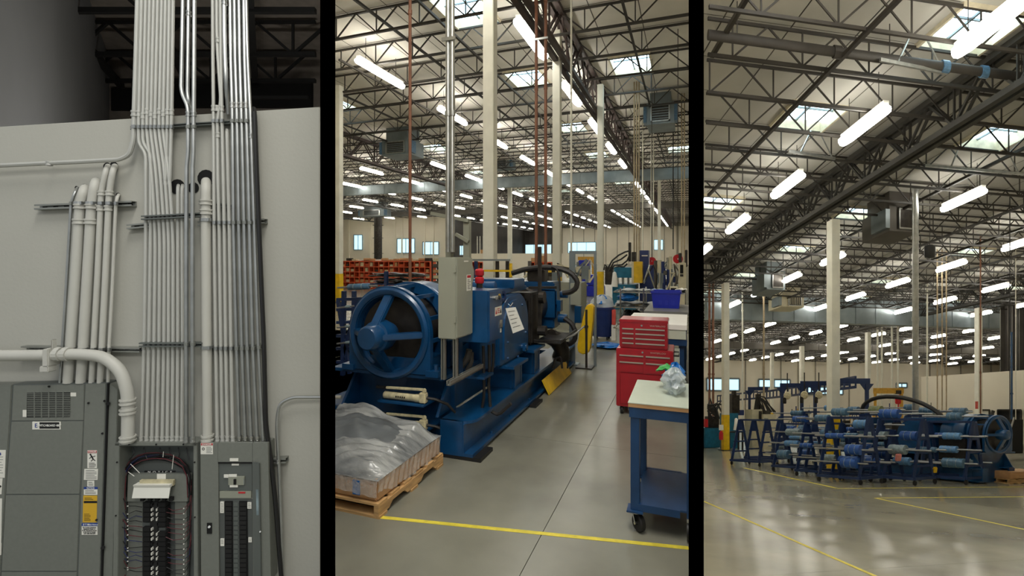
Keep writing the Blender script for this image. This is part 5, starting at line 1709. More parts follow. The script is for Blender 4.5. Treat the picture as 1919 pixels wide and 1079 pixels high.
drop('pair of tan conduits near the right end of the aisle', [1278, 1283], 21, DECK-.02, 1.3, .028, tanc, 'conduit')
drop('pale conduit pair over the far machines', [1221, 1225], 27, DECK-.02, 1.2, .03, colm, 'conduit')
drop('dark downpipe on the left wall between windows', [709], 56, 7.2, .3, .55, steel_dk)
drop('thin dark cable hanging over the far benches', [1262], 26, DECK-.02, 2.0, .03, blk, 'cable', name='hanging_cable')
drop('short pale pipes on the low white wall', [895, 900, 906], 57.5, 4.2, 2.0, .05, colm)
# grey crane-like rail on the conduit pair
q = pos(835, 398, 6.6)
o = thing('support_frame', 'grey support frame with two rails above the grey enclosure', 'frame', (q.x, 6.9, 1.3))
for px in (843, 876):
    x = wall_px(px, 6.9)[0]-q.x
    MB().box(x-.05, -.04, 0, x+.05, .04, pos(px, 413, 6.9).z-1.3).build('frame_post', grey_box, o)
for py in (408, 447):
    a_, b_ = pos(812 if py < 420 else 858, py-8, 6.9), pos(882, py+6, 6.9)
    MB().bar((a_.x-q.x, -.06, a_.z-1.3), (b_.x-q.x, -.06, b_.z-1.3), .05, .05).build('frame_rail', grey_box, o)
MB().bar((wall_px(846, 6.9)[0]-q.x, -.1, pos(846, 432, 6.9).z-1.3), (wall_px(856, 6.9)[0]-q.x, -.1, pos(856, 475, 6.9).z-1.3), .07, .04).build('frame_brace', ductd, o)
# heaters / air handlers hanging under the roof
def hvac(lbl, px0, px1, py0, py1, y, depth, vent=True):
    a_, b_ = pos(px0, py1, y), pos(px1, py1, y)
    z0, z1 = a_.z, pos((px0+px1)/2, py0, y).z
    w = b_.x-a_.x
    o = thing('air_handler', lbl, 'air handler', (a_.x, y, z0))
    h = z1-z0
    MB().box(0, 0, 0, w, depth, h).build('handler_case', galvd, o, bevel=.01)
    MB().box(w*.12, .1, h, w*.88, depth-.1, max(DECK-z0, h+.05)).build('riser_duct', galvd, o)
    if vent:
        fr = MB().box(w*.18, -.03, h*.15, w*.82, -.001, h*.85).build('vent_back', steel_dk, o)
        for (x0_, z0_, x1_, z1_) in ((.15, .10, .85, .16), (.15, .84, .85, .90), (.15, .10, .2, .9), (.8, .10, .85, .9)):
            MB().box(w*x0_, -.06, h*z0_, w*x1_, -.02, h*z1_).build('vent_frame', galv, fr)
        for k in range(5):
            MB().box(w*.2, -.05, h*(.22+.12*k), w*.8, -.03, h*(.26+.12*k)).build('vent_louvre', galvd, fr)
    for x in (-.12, w):
        MB().box(x, -.05, h*.1, x+.12, depth*.3, h*.9).build('side_flange', rolls[2] if vent else galvd, o)
    return o
hvac('square air handler with lit grille under the roof by the partition', 1212, 1264, 192, 234, 20.5, 1.5)
hvac('grey air handler hanging above the second lamp row', 716, 768, 262, 292, 21.5, 1.4)
hvac('small distant air handler near the left wall', 674, 720, 392, 406, 50, 1.5)
hvac('small air handler hung behind the thick white column', 922, 956, 296, 316, 31.5, 1.2)
def duct(lbl, y, dy, z0, z1, xa, xb, m):
    o = thing('air_duct', lbl, 'duct', ((xa+xb)/2, y, z0))
    c = (xa+xb)/2
    MB().box(xa-c, 0, 0, xb-c, dy, z1-z0).build('duct_body', m, o)
    n = int((xb-xa)/1.2)
    for k in range(n+1):
        x = xa-c+(xb-xa)*k/n
        MB().box(x-.025, -.02, -.02, x+.025, 0, z1-z0+.02).build('duct_seam', m, o)
duct('long galvanized duct crossing the hall under the joists', 34.05, .3, 6.75, 7.5, KL*34+.6, KR*34-.2, galvd)
duct('second, darker duct crossing farther down the hall', 55.6, .6, 6.95, 7.5, KL*55+1, KR*55-.3, ductd)
# -------- orange cubby shelves
def cubbies(lbl, pa, pb, y, ztop, rows, cols, dep, seed):
    xa_, xb_ = wall_px(pa, y)[0], wall_px(pb, y)[0]
    w = xb_-xa_
    rnd = random.Random(seed)
    o = thing('bin_shelf', lbl, 'shelf', (xa_, y, 0))
    dz = ztop/rows
    for r in range(rows+1):
        MB().box(0, 0, r*dz, w, dep, r*dz+.05).build('shelf_board', orange, o)
    for c in range(cols+1):
        MB().box(w*c/cols-.02, .01, 0, w*c/cols+.02, dep, ztop).build('divider', orange, o)
    MB().box(0, dep, 0, w, dep+.02, ztop).build('back_sheet', steel_dk, o)
    for r in range(rows):
        for c in range(cols):
            if rnd.random() < .55:
                bw = w/cols-.07
                h = dz*rnd.uniform(.3, .75)
                MB().box(w*c/cols+.035, .06, r*dz+.05, w*c/cols+.035+bw*rnd.uniform(.6, 1), dep-.05, r*dz+.05+h).build('shelf_bin', rnd.choice([card, card, cream, orange, steel_dk]), o)
    return o, xa_, w
o, xs, w = cubbies('long orange steel cubby shelf along the left wall', 638, 806, 21, 1.36, 5, 18, .6, 4)
rnd = random.Random(9)
for k in range(14):
    x = xs+.25+w*.95*k/14
    if k % 3 == 0:
        o = MB().cyl((0, 0, .07), (.32, .1, .07), .07, n=12).build('parts_roll', rnd.choice([rust, steel_dk, card]), loc=(x, 21.2, 1.415), smooth=True)
        tag(o, 'small roll lying on top of the orange shelf, %s of five' % ORD[k//3], 'roll')
    else:
        o = MB().box(0, 0, 0, .18+rnd.random()*.12, .3, .06+rnd.random()*.1).build('parts_box', rnd.choice([card, cream, steel_dk, tagm]), loc=(x, 21.15, 1.413), bevel=.01)
        tag(o, 'small parts box on top of the orange shelf, %s of nine' % ORD[k-k//3-1], 'box')
cubbies('short orange shelf beyond the extruder, left part', 884, 926, 24, 1.3, 4, 6, .5, 5)
cubbies('orange and white shelf beyond the black guide bar', 994, 1042, 26, 1.28, 4, 6, .5, 6)
for k, (px, lb) in enumerate(((1002, 'brown carton on the orange shelf beyond the guide bar'), (1016, 'taller brown carton on the orange shelf beside a white one'), (905, 'wide brown carton on the low white wall'))):
    y = 26.1 if k < 2 else 57.9
    q = pos(px, 490, y)
    s_ = 1 if k < 2 else 2.2
    o = MB().box(-.2*s_, 0, 0, .2*s_, .35 if k < 2 else .22, (.22+.12*(k == 1))*s_).build('carton', card, loc=(q.x, y if k < 2 else 58.0, 1.335 if k < 2 else 2.0), bevel=.01)
    tag(o, lb, 'carton')
# dark rack beside the orange shelf
q = pos(820, 480, 19)
o = thing('parts_rack', 'narrow dark steel rack between orange shelf and grey enclosure', 'rack', (q.x, 19, 0))
for x in (-.25, .25):
    for y in (0, .5):
        MB().box(x-.025, y-.025, 0, x+.025, y+.025, 1.5).build('rack_post', steel_dk, o)
for k in range(6):
    MB().box(-.27, -.02, .15+.25*k, .27, .52, .18+.25*k).build('rack_shelf', steel_dk, o)
    MB().box(-.2, 0, .18+.25*k, .15, .4, .18+.25*k+.13).build('rack_bin', [card, ductd, cream][k % 3], o)
# flat sheets on blue rack
yk = 9.2
a_, b_ = pos(694, 552, yk), pos(776, 552, yk)
w = b_.x-a_.x
o = thing('sheet_rack', 'blue rack holding flat grey sheets behind the spoked housing', 'rack', (a_.x, yk, 0))
for px in (725, 790):
    x = wall_px(px, yk)[0]-a_.x
    MB().box(x-.035, -.05, 0, x+.035, .02, 1.32 if px < 760 else 1.1).build('rack_post', blued, o)
for z in (.6, .82, 1.02, 1.2):
    MB().box(-.05, 0, z, w+.05, .6, z+.025).build('rack_shelf', blued if z < 1.1 else steel_dk, o)
for k, (z, nn_) in enumerate(((1.226, 2), (1.046, 4), (.846, 4))):
    sheet_stack('flat_sheets', 'grey flat sheets on the %s level of the blue sheet rack' % ['top', 'second', 'third'][k], (a_.x, yk+.05, z), w, .5, nn_, [filmg, steel_dk, paperm, ductd], 40+k, 'sheets', th=.03)
# -------- roller frame by the partition
def roller(lbl, a_, b_, r, m, k0=.22, k1=.78, rod=.012, group=None):
    a_, b_ = Vector(a_), Vector(b_)
    c = (a_+b_)*.5
    o = thing('roller', lbl, 'roller', tuple(c), group)
    d = (b_-a_)
    n = d.normalized()
    MB().cyl(a_-c, b_-c, rod, n=8).build('roller_rod', rodm, o, smooth=True)
    p, q = a_+d*k0-c, a_+d*k1-c
    MB().tube([p, p+n*.01, q-n*.01, q], [r*.8, r, r, r*.8], 14).build('roller_sleeve', m, o, smooth=True)
    for t in (.3, .7):
        s_ = p.lerp(q, t)
        MB().lathe([(r*1.0, -.008), (r*1.04, -.008), (r*1.04, .008), (r, .008)], s_, n, 14).build('roller_band', rolls[3], o)
    return o
yr = 5.6
P_ = lambda px, py, y=yr: pos(px, py, y)
o = thing('roller_stand', 'navy steel frame of stacked roller rods beside the black partition', 'rack', (P_(660, 760).x, yr, 0))
L_ = (P_(660, 760).x, yr, 0)
for px, y in ((643, yr), (662, yr+.3), (697, yr)):
    x = wall_px(px, y)[0]
    offs(MB().bar((x, y, 0), (x+.02, y, pos(px, 545, y).z), .05, .05), L_).build('frame_upright', blued, o)
for py in (563, 582, 606, 631, 655, 680):
    a_, b_ = P_(632, py-2), P_(698, py-4)
    offs(MB().bar(a_, b_, .04, .04), L_).build('frame_rail', blued, o)
a_, b_ = P_(634, 562), P_(656, 700)
offs(MB().bar(a_, b_, .045, .045).bar(P_(670, 560), P_(640, 690), .045, .045), L_).build('frame_brace', blued, o)
roller('steel blue wrapped roller with white bands on top of the roller frame', P_(633, 539, yr-.1), P_(708, 535, yr-.1), .042, rolls[2], .28, .8)
for k, py in enumerate((573, 610, 640)):
    roller('bare rod roller in the roller frame, %s from the top' % ORD[k], P_(632, py+4, yr-.08), P_(664, py, yr-.08), .02, rolls[3], .5, .8, .012)
# -------- far machines
def jumble(o, rnd, w, h, n, ms, z0):
    for k in range(n):
        x = rnd.uniform(0, w)
        t = rnd.random()
        m = rnd.choice(ms)
        if t < .4:
            MB().tube([(x, 0, z0), (x+rnd.uniform(-.2, .2), rnd.uniform(-.1, .2), z0+h*rnd.uniform(.4, .8)), (x+rnd.uniform(-.4, .4), .1, z0+h*rnd.uniform(.5, 1)), (x+rnd.uniform(-.5, .5), .1, z0+h*.2)], .02+rnd.random()*.02, 6).build('hose', m, o)
        elif t < .75:
            s_ = rnd.uniform(.06, .2)
            MB().cbox((x, rnd.uniform(0, .3), z0+h*rnd.uniform(.1, .6)), (s_, s_, s_*rnd.uniform(.8, 2))).build('valve_block', m, o, bevel=.01)
        else:
            MB().cyl((x, .1, z0), (x, .1, z0+h*rnd.uniform(.5, 1.1)), .03+rnd.random()*.03, n=10).build('ram_cylinder', m, o, smooth=True)
yq = 15.5
def rect(px0, px1, py0, py1, y, dep, m, name, o, L_, bevel=.01):
    a_, b_ = pos(px0, py1, y), pos(px1, py1, y)
    z1 = pos((px0+px1)/2, py0, y).z
    return offs(MB().box(a_.x, y, max(a_.z, .0), b_.x, y+dep, z1), L_).build(name, m, o, bevel=bevel)
c = pos(1180, 560, yq)
L_ = (c.x, yq, 0)
o = thing('moulding_press', 'teal moulding press with yellow guard and black hoses', 'press', L_)
rect(1151, 1187, 501, 520, yq, .8, teal, 'press_head', o, L_)
rect(1148, 1192, 533, 760, yq, .9, teal, 'press_base', o, L_)
for px in (1158, 1168, 1178):
    rect(px-2, px+2, 520, 534, yq+.1, .08, chrome, 'press_tie_rod', o, L_, 0)
rect(1188, 1204, 490, 530, yq-.3, .3, yel, 'guard_door', o, L_)
rect(1184, 1189, 491, 531, yq-.25, .3, beige, 'guard_edge', o, L_)
rect(1199, 1216, 469, 760, yq+.4, .5, can_b, 'blue_column', o, L_)
rect(1212, 1226, 497, 760, yq, .4, can_b, 'blue_side_cabinet', o, L_)
rect(1203, 1214, 478, 480, yq+.36, .05, tagm, 'white_mark', o, L_, 0)
rect(1178, 1183, 454, 490, yq+.3, .1, steel_dk, 'ram_cylinder', o, L_)
rect(1184, 1192, 472, 490, yq+.2, .2, steel_dk, 'valve_block', o, L_)
rect(1134, 1147, 500, 533, yq+.1, .4, steel_dk, 'pump_block', o, L_)
for pts in ([(1140, 502), (1148, 488), (1160, 478), (1172, 472), (1180, 470)], [(1146, 504), (1152, 497), (1166, 496), (1176, 488), (1180, 478)], [(1142, 508), (1150, 492), (1164, 486), (1176, 477)], [(1138, 500), (1134, 496), (1132, 506)], [(1150, 503), (1160, 499), (1170, 500), (1176, 494)]):
    q = [pos(x, y, yq+.1)-Vector(L_) for x, y in pts]
    MB().tube(q, .028, 6).build('hydraulic_hose', hosem, o, smooth=True)
q = pos(1152, 534, yq-.5)
o = tag(MB().tube([(0, 0, 0), (.01, 0, .2), (.0, 0, .42), (.0, 0, .45)], [.10, .085, .055, .02], 12).build('white_bag', paperm, loc=(q.x, yq-.5, pos(1152, 537, yq-.5).z), smooth=True), 'upright white bag in front of the teal press', 'bag')
for px, py, y, lb in ((1222, 489, 17, 'red hose reel hanging right of the blue press column'), (1271, 485, 15, 'red hose reel above the beige machine cabinet')):
    q = pos(px, py, y)
    o = thing('hose_reel', lb, 'hose reel', tuple(q))
    MB().lathe([(.03, -.05), (.13, -.05), (.13, -.035), (.08, -.03), (.08, .03), (.13, .035), (.13, .05), (.03, .05)], (0, 0, 0), (.3, 1, 0), 18).build('reel_drum', redp, o, smooth=True)
    MB().cyl((0, 0, .08), (0, 0, DECK-.02-q.z), .012, n=6).build('reel_hanger', steel_dk, o)
yq = 12.5
c = pos(1282, 560, yq)
L_ = (c.x, yq, 0)
o = thing('machine_cabinet', 'beige machine control cabinet with dark screen by the partition', 'cabinet', L_)
rect(1272, 1286, 492, 760, yq, .35, beige, 'cabinet_body', o, L_)
rect(1275, 1281, 496, 512, yq-.02, .02, hole, 'display_screen', o, L_, 0)
rect(1275, 1281, 514, 518, yq-.02, .02, steel_dk, 'key_panel', o, L_, 0)
rect(1272, 1278, 474, 492, yq+.05, .2, steel_dk, 'top_box', o, L_)
rect(1284, 1289, 468, 500, yq+.1, .2, steel_dk, 'side_box', o, L_)
c = pos(1242, 540, 14)
o = thing('assembly_machine', 'cluttered grey assembly machine right of the blue side cabinet', 'machine', (pos(1228, 540, 14).x, 14, 0))
w = pos(1268, 540, 14).x-pos(1228, 540, 14).x
MB().box(0, 0, 0, w, .6, .72).build('machine_base', beige, o, bevel=.01)
jumble(o, random.Random(3), w, .85, 22, [steel_dk, ductd, galvd, beige, can_b, chrome], .72)
c = pos(1110, 560, 20)
o = thing('tote_stack', 'stacked blue totes under the yellow gantry', 'totes', (pos(1080, 560, 20).x, 20, 0))
for px, z in ((1081, 0), (1081, .5), (1100, 0), (1100, .45), (1112, 0), (1084, 1.05)):
    x = pos(px, 540, 20).x-pos(1080, 560, 20).x
    MB().box(x, 0, z, x+.42, .5, z+.44).build('tote', bin_b, o, bevel=.03)
q0, q1 = pos(1087, 482, 42), pos(1114, 482, 42)
o = thing('gantry_crane', 'small ochre gantry crane far down the aisle', 'gantry crane', (q0.x, 42, 0))
w = q1.x-q0.x
MB().box(-.15, -.1, q0.z-.25, w+.15, .1, q0.z+.05).build('crane_beam', gold, o)
for x in (.12, w-.12):
    MB().box(x-.08, -.08, 0, x+.08, .08, q0.z-.25).build('crane_leg', gold, o)
MB().cyl((w*.7, 0, q0.z-1.0), (w*.7, 0, q0.z-.25), .06, n=8).build('hoist', steel_dk, o)
# yellow rail and dark posts behind the extruder
y_ = 8.4
a_, b_ = pos(903, 507, y_), pos(1034, 503, y_)
o = thing('guard_rail', 'yellow guard rail on dark posts behind the extruder', 'rail', (a_.x, y_, 0))
MB().bar((0, 0, a_.z), (b_.x-a_.x, 0, a_.z), .03, .035).build('rail_bar', yel, o)
for px, m in ((931, steel_dk), (950, steel_dk), (992, ductd), (891, blued)):
    x = wall_px(px, y_)[0]-a_.x
    MB().box(x-.03, .02, 0, x+.03, .06, pos(px, 489, y_).z).build('rail_post', m, o)
MB().bar((wall_px(880, y_)[0]-a_.x, .04, pos(900, 487, y_).z), (wall_px(955, y_)[0]-a_.x, .04, pos(900, 487, y_).z), .03).build('upper_bar', galvd, o)
for px, lb, h_ in ((1000, 'grey machine head beyond the yellow rail, nearer the column', .5), (1065, 'tan machine head beyond the big black hose', .6)):
    q = pos(px, 520, 12)
    o = thing('far_machine', lb, 'machine', (q.x, 12, 0))
    MB().box(-.35, 0, 0, .35, .6, 1.0).build('machine_base', grey_box, o, bevel=.01)
    jumble(o, random.Random(int(px)), .6, h_, 14, [ductd, steel_dk, beige, galvd], 1.0)
# ================================================================== rack hall (right)
setM(MR)
def rpos(px, py, Y):
    u, v = rd(px, Y)
    return Vector((u, v, rw(py, Y)))
# -------- floor lines
def rline(lbl, pts, w, m):
    q = [Vector((*rh(x, y), 0)) for x, y in pts]
    mb = MB()
    for a_, b_ in zip(q, q[1:]):
        n_ = Vector((-(b_-a_).y, (b_-a_).x, 0)).normalized()*w/2
        mb.prism([(a_-n_).to_tuple()[:2], (b_-n_).to_tuple()[:2], (b_+n_).to_tuple()[:2], (a_+n_).to_tuple()[:2]], .001, .003, 'xy')
    tag(mb.build('floor_tape', m), lbl, 'floor tape')
rline('long yellow floor line nearest the camera in the rack hall', [(1319, 939), (1640, 1079), (1660, 1088)], .045, tape_y)
rline('yellow floor line starting in front of the racks and running to the lower edge', [(1640, 933), (1930, 994)], .05, tape_y)
rline('yellow floor line along the caster feet of the left racks', [(1395, 876.5), (1568, 914.5)], .07, tape_y)
rline('thin pale floor line directly before the right racks', [(1570, 915), (1930, 912)], .07, tape_y)
rline('thin pale floor line a step before the right racks', [(1644, 933), (1930, 930.5)], .07, tape_y)
# -------- roller racks
def roller_r(lbl, a_, b_, r, m, k0, k1, n=12):
    o = roller(lbl, a_, b_, r, m, k0, k1, .02)
    return o
FI = math.radians(-66)
AX = Vector((math.cos(FI), math.sin(FI), 0))
AW = Vector((-math.sin(FI), math.cos(FI), 0))
WH = ['near the yellow column', 'left of the middle', 'in the front middle', 'in the front right', 'before the blue extruder']
def rack(idx, px, py, hgt, lbl, where, seed, levels=(.42, .72, 1.02), full=True, L=1.45, Wd=.38):
    rnd = random.Random(seed)
    u, v = rh(px, py)
    o = thing('roller_rack', lbl, 'rack', (u, v, 0))
    z0 = .15
    for s_ in (-1, 1):
        base = MB().bar(AX*(-L/2)+AW*(Wd*s_)+Vector((0,0,z0)), AX*(L/2)+AW*(Wd*s_)+Vector((0,0,z0)), .055, .06)
        base.build('base_rail', blued, o)
        MB().bar(AX*(L/2*s_)-AW*Wd+Vector((0,0,z0)), AX*(L/2*s_)+AW*Wd+Vector((0,0,z0)), .055, .06).build('base_rail', blued, o)
        for t in (-1, 1):
            c = AX*(L/2*.96*t)+AW*(Wd*.96*s_)
            w = MB().lathe([(.01, -.02), (.052, -.022), (.06, -.012), (.06, .012), (.052, .022), (.01, .02)], c+Vector((.02, 0, .06)), AW, 12).build('caster_wheel', blk, o)
            MB().bar(c+Vector((.02, .03, .06)), c+Vector((0, .02, .13)), .03, .012).build('caster_fork', steel_dk, w)
        a0 = AX*(L/2*.92*s_)
        for t in (-1, 1):
            MB().bar(a0+AW*(Wd*.95*t)+Vector((0,0,z0)), a0+AW*(.05*t)+Vector((0,0,hgt)), .075, .06).build('frame_leg', blued, o)
        for lv in levels:
            k = 1-(lv-z0)/(hgt-z0)
            e = Wd*.95*k+.05*(1-k)+.05
            MB().bar(a0-AW*e+Vector((0,0,lv)), a0+AW*e+Vector((0,0,lv)), .05, .045).build('frame_rung', blued, o)
        p = [a0-AW*.17+Vector((0,0,hgt-.32)), a0+AW*.17+Vector((0,0,hgt-.32)), a0+AW*.055+Vector((0,0,hgt+.02)), a0-AW*.055+Vector((0,0,hgt+.02))]
        d_ = AX*.012
        MB().add([q-d_ for q in p]+[q+d_ for q in p], [(3,2,1,0), (4,5,6,7), (0,1,5,4), (1,2,6,5), (2,3,7,6), (3,0,4,7)]).build('top_gusset', blued, o)
    MB().bar(AX*(-L/2*.92)+Vector((0,0,hgt)), AX*(L/2*.92)+Vector((0,0,hgt)), .05, .05).build('ridge_tube', blued, o)
    if not full:
        return
    base = Vector((u, v, 0))
    n = 0
    for li, lv in enumerate(levels+(hgt+.07,)):
        for t in ((-1, 1) if li < len(levels) else (0,)):
            if rnd.random() < .12 and li < len(levels): continue
            k = 1-(lv-z0)/(hgt-z0)
            e = (Wd*.95*k+.05*(1-k)+.04)*t if t else 0
            sh = rnd.uniform(-.12, .12)
            a_ = base+AX*(-.95+sh)+AW*e+Vector((0,0,lv+.06))
            b_ = base+AX*(1.02+sh)+AW*e+Vector((0,0,lv+.06))
            r = rnd.choice([.06, .08, .095, .11, .12])
            if li == len(levels): r = rnd.choice([.09, .11])
            m = rnd.choice([rolls[0], rolls[1], rolls[1], rolls[2], rolls[3], rolls[2]])
            if rnd.random() < .05: m = olive
            cn = {'roller_pale_blue': 'pale blue', 'roller_blue': 'blue', 'roller_steel_blue': 'steel blue', 'roller_grey_wrapped': 'grey wrapped', 'roller_olive': 'olive'}[m.name]
            side = {-1: 'near', 1: 'far', 0: 'ridge'}[t]
            tier = ['lowest', 'second', 'third', 'top'][li]
            k0 = rnd.uniform(.12, .6)
            roller_r('%s roller, %s tier, %s side of rack %s' % (cn, tier, side, where), a_, b_, r, m, k0, k0+rnd.uniform(.22, .32))
rk = [(1413, 872, 1.38, 'empty navy A-frame roller rack nearest the yellow column', 'beside the column', False),
      (1437, 866, 1.36, 'second empty navy A-frame rack tucked behind the first', 'second from column', False),
      (1497, 884, 1.30, 'navy roller rack third from the yellow column, along the floor line', 'third from column', True),
      (1545, 893, 1.34, 'navy roller rack fourth from the yellow column, along the floor line', 'fourth from column', True),
      (1592, 904, 1.50, 'tall navy roller rack at the corner of the floor lines', 'at the line corner', True),
      (1690, 905, 1.46, 'navy roller rack in the front row, just right of the corner rack', 'right of corner', True),
      (1783, 904, 1.40, 'rightmost front navy roller rack before the spoked drive', 'before the spoked drive', True),
      (1648, 885, 1.55, 'navy roller rack behind the gap in the front row', 'behind the gap', True),
      (1735, 886, 1.52, 'navy roller rack in the back row near the black hose', 'near the hose', True),
      (1535, 866, 1.62, 'navy roller rack in the back row before the white column', 'before white column', True),
      (1600, 869, 1.55, 'navy roller rack in the back row under the blue cranes', 'under the cranes', True),
      (1636, 900, 1.20, 'lower navy roller rack wedged between the two front racks', 'between front racks', True),
      (1697, 872, 1.62, 'navy roller rack in the back row under the ochre gantry', 'under the ochre gantry', True),
      (1775, 882, 1.50, 'navy roller rack in the back row touching the machine tower', 'at the machine tower', True),
      (1487, 863, 1.45, 'navy roller rack in the back row at the beige cabinets', 'at the beige cabinets', True)]
for i, (px, py, h, lb, wh, fu) in enumerate(rk):
    rack(i, px, py, h, lb, wh, 50+i, full=fu)
pad_pink = mat('faded_salmon_foam', (206, 132, 124), 0.8)
# bits lying on the racks
for px, py, Y, s_, m, nm, lb in ((1684, 864, 11.0, .17, pad_pink, 'salmon_pad', 'salmon coloured pad on the lower tier right of the corner rack'), (1752, 886, 11.1, .14, yel, 'yellow_block', 'yellow block low in the rightmost front rack'), (1554, 797, 13.6, .16, baggreen, 'green_pouch', 'green pouch hanging by the white column foot')):
    p = rpos(px, py, Y)
    tag(MB().cbox((0, 0, s_*.5), (s_*.9, .1, s_), rx=.3).build(nm, m, loc=p, bevel=.02), lb, 'pad')
# -------- columns
def rcol(lbl, px, Y, w, zy=1.49, top=7.0, m=None, yellow=True, name='roof_column'):
    u, v = rd(px, Y)
    o = thing(name, lbl, 'column', (u, v, 0))
    MB().box(-w/2, -w, zy if yellow else 0, w/2, w, top).build('column_shaft', m or colm, o, bevel=.01)
    if yellow:
        MB().box(-w/2-.005, -w-.005, .02, w/2+.005, w+.005, zy).build('yellow_band', safety, o, bevel=.01)
    MB().box(-w*.9, -w*1.6, 0, w*.9, w*1.6, .02).build('base_plate', steel_dk, o)
rcol('white column with yellow foot at the left of the roller racks', 1360, 20.6, .25)
rcol('thick white column with yellow foot rising behind the racks', 1562, 13.8, .25)
rcol('white column behind the tan wall corner, near the dark cladding', 1834, 25.5, .24)
rcol('distant white column right of the thick one', 1627, 33.4, .26)
rcol('distant white column left of the thick one', 1503, 40.5, .30)
rcol('far white column between the windows', 1447, 45, .26)
u, v = rd(1716, 13.6)
o = thing('standpipe', 'galvanized standpipe rising from the racks to the air handler', 'pipe', (u, v, 0))
MB().cyl((0, 0, 0), (0, 0, rw(352, 13.6)), .095, n=16).build('pipe_run', galv, o, smooth=True)
MB().lathe([(.095, -.05), (.115, -.05), (.115, .05), (.095, .05)], (0, 0, 4.2), (0, 0, 1), 16).build('pipe_coupling', galv, o)
MB().bar((.0, 0, rw(352, 13.6)-.02), (1.4, -.6, rw(352, 13.6)+.05), .05).build('outlet_bar', galv, o)
def rdrop(lbl, pxs, Y, zt, zb, r, m, cat='conduit', name='drop_conduit'):
    u0, v0 = rd(pxs[0], Y)
    o = thing(name, lbl, cat, (u0, v0, zb))
    for px in pxs:
        u, v = rd(px, Y)
        MB().cyl((u-u0, v-v0, 0), (u-u0, v-v0, zt-zb), r, n=8).build('pipe_run', m, o, smooth=True)
        for k in (.3, .6, .85):
            MB().lathe([(r, -.04), (r*1.4, -.04), (r*1.4, .04), (r, .04)], (u-u0, v-v0, (zt-zb)*k), (0, 0, 1), 8).build('pipe_coupling', m, o)
rdrop('three parallel conduits dropping in front of the tan wall', [1757, 1766, 1774], 20, DECK-.02, .9, .03, tanc)
rdrop('two orange-brown pipes left of the yellow-footed column', [1330, 1337], 24, DECK-.02, 1.4, .06, rust, 'pipe', 'drop_pipe')
rdrop('slim pale conduit between the far windows', [1392], 27, DECK-.02, 1.2, .05, colm)
rdrop('slim tan conduit beside the beige cabinets', [1432], 24, DECK-.02, 1.4, .05, tanc)
rdrop('thin rusty pipe crossing the tan wall', [1838], 18.5, DECK-.02, .9, .03, rust, 'pipe', 'drop_pipe')
rdrop('thin dark cable hanging before the doorways', [1893], 15, DECK-.02, 1.2, .018, blk, 'cable', 'hanging_cable')
rdrop('thin pale cable by the dark cladding', [1904], 19, DECK-.02, 1.0, .02, colm, 'cable', 'hanging_cable')
rdrop('blue pipe before the dark cladding', [1896.5], 24.6, 5.6, 1.2, .06, blue, 'pipe', 'drop_pipe')
rdrop('two far pale conduits under the lamp rows', [1645, 1653], 36, DECK-.02, 1.2, .08, colm)
rdrop('slim conduit right of the standpipe', [1738], 25, DECK-.02, 1.2, .05, colm)
rdrop('pair of pale conduits over the far benches', [1672, 1683], 30, DECK-.02, 1.0, .07, colm)
# -------- air handlers, ducts, pipe mains under the roof
def rhvac(lbl, px0, px1, py0, py1, Y, dep, m, vent=True):
    a_, b_ = rpos(px0, py1, Y), rpos(px1, py1, Y)
    w, z1 = b_.x-a_.x, rw(py0, Y)
    o = thing('air_handler', lbl, 'air handler', (a_.x, a_.y, a_.z))
    h = z1-a_.z
    MB().box(0, 0, 0, w, dep, h).build('handler_case', m, o, bevel=.01)
    MB().box(w*.1, dep*.1, h, w*.9, dep*.9, max(h+.1, DECK-a_.z)).build('riser_duct', m, o)
    f = MB().box(w*.3, -.06, h*.12, w*.85, -.002, h*.88).build('vent_back', steel_dk, o)
    for (x0_, z0_, x1_, z1_) in ((.28, .08, .87, .14), (.28, .86, .87, .92), (.28, .08, .32, .92), (.83, .08, .87, .92)):
        MB().box(w*x0_, -.12, h*z0_, w*x1_, -.04, h*z1_).build('vent_frame', galv, f)
    if vent:
        for k in range(6):
            MB().box(w*(.36+.08*k), -.1, h*.2, w*(.38+.08*k), -.05, h*.8).build('vent_louvre', beige, f)
    MB().box(-w*.14, -.05, h*.1, 0, dep*.5, h*.85).build('side_flange', galvd, o)
rhvac('large dark air handler beside the top of the standpipe', 1667, 1732, 385, 432, 14.6, 2.2, ductd, False)
rhvac('blue grey air handler above the second lamp row', 1437, 1476, 506, 542, 21.5, 2.5, galvd, False)
rhvac('cream air handler with vertical louvres under the duct', 1465, 1512, 552, 574, 25.6, 2.5, beige, True)
p = rpos(1743, 476, 14.5)
o = thing('hanging_speaker', 'black speaker hanging from the roof right of the standpipe', 'speaker', tuple(p))
MB().lathe([(.02, -.02), (.16, 0), (.18, .06), (.18, .32), (.12, .36), (0, .36)], (0, 0, -.1), (0, 0, 1), 14).build('speaker_case', can_b if False else blk, o, smooth=True)
MB().cyl((0, 0, .25), (0, 0, DECK-p.z), .012, n=6).build('speaker_hanger', joistm, o)
def rduct(lbl, v, dv, z0, z1, m):
    ua, ub = UL*v+.5, UR*v-.5
    o = thing('air_duct', lbl, 'duct', ((ua+ub)/2, v, z0))
    h = (ub-ua)/2
    MB().box(-h, 0, 0, h, dv, z1-z0).build('duct_body', m, o)
    n = int(h*2/1.3)
    for k in range(n+1):
        x = -h+2*h*k/n
        MB().box(x-.03, -.04, -.02, x+.03, 0, z1-z0+.02).build('duct_seam', m, o)
rduct('long galvanized duct crossing the rack hall', 50.0, .9, 6.7, 8.1, galvd)
rduct('second darker duct crossing the far rack hall', 76.4, .9, 6.95, 7.5, ductd)
v = 14.5
o = thing('pipe_main', 'thick dark sprinkler main running under the nearest joists', 'pipe', (6.8, v, 7.62))
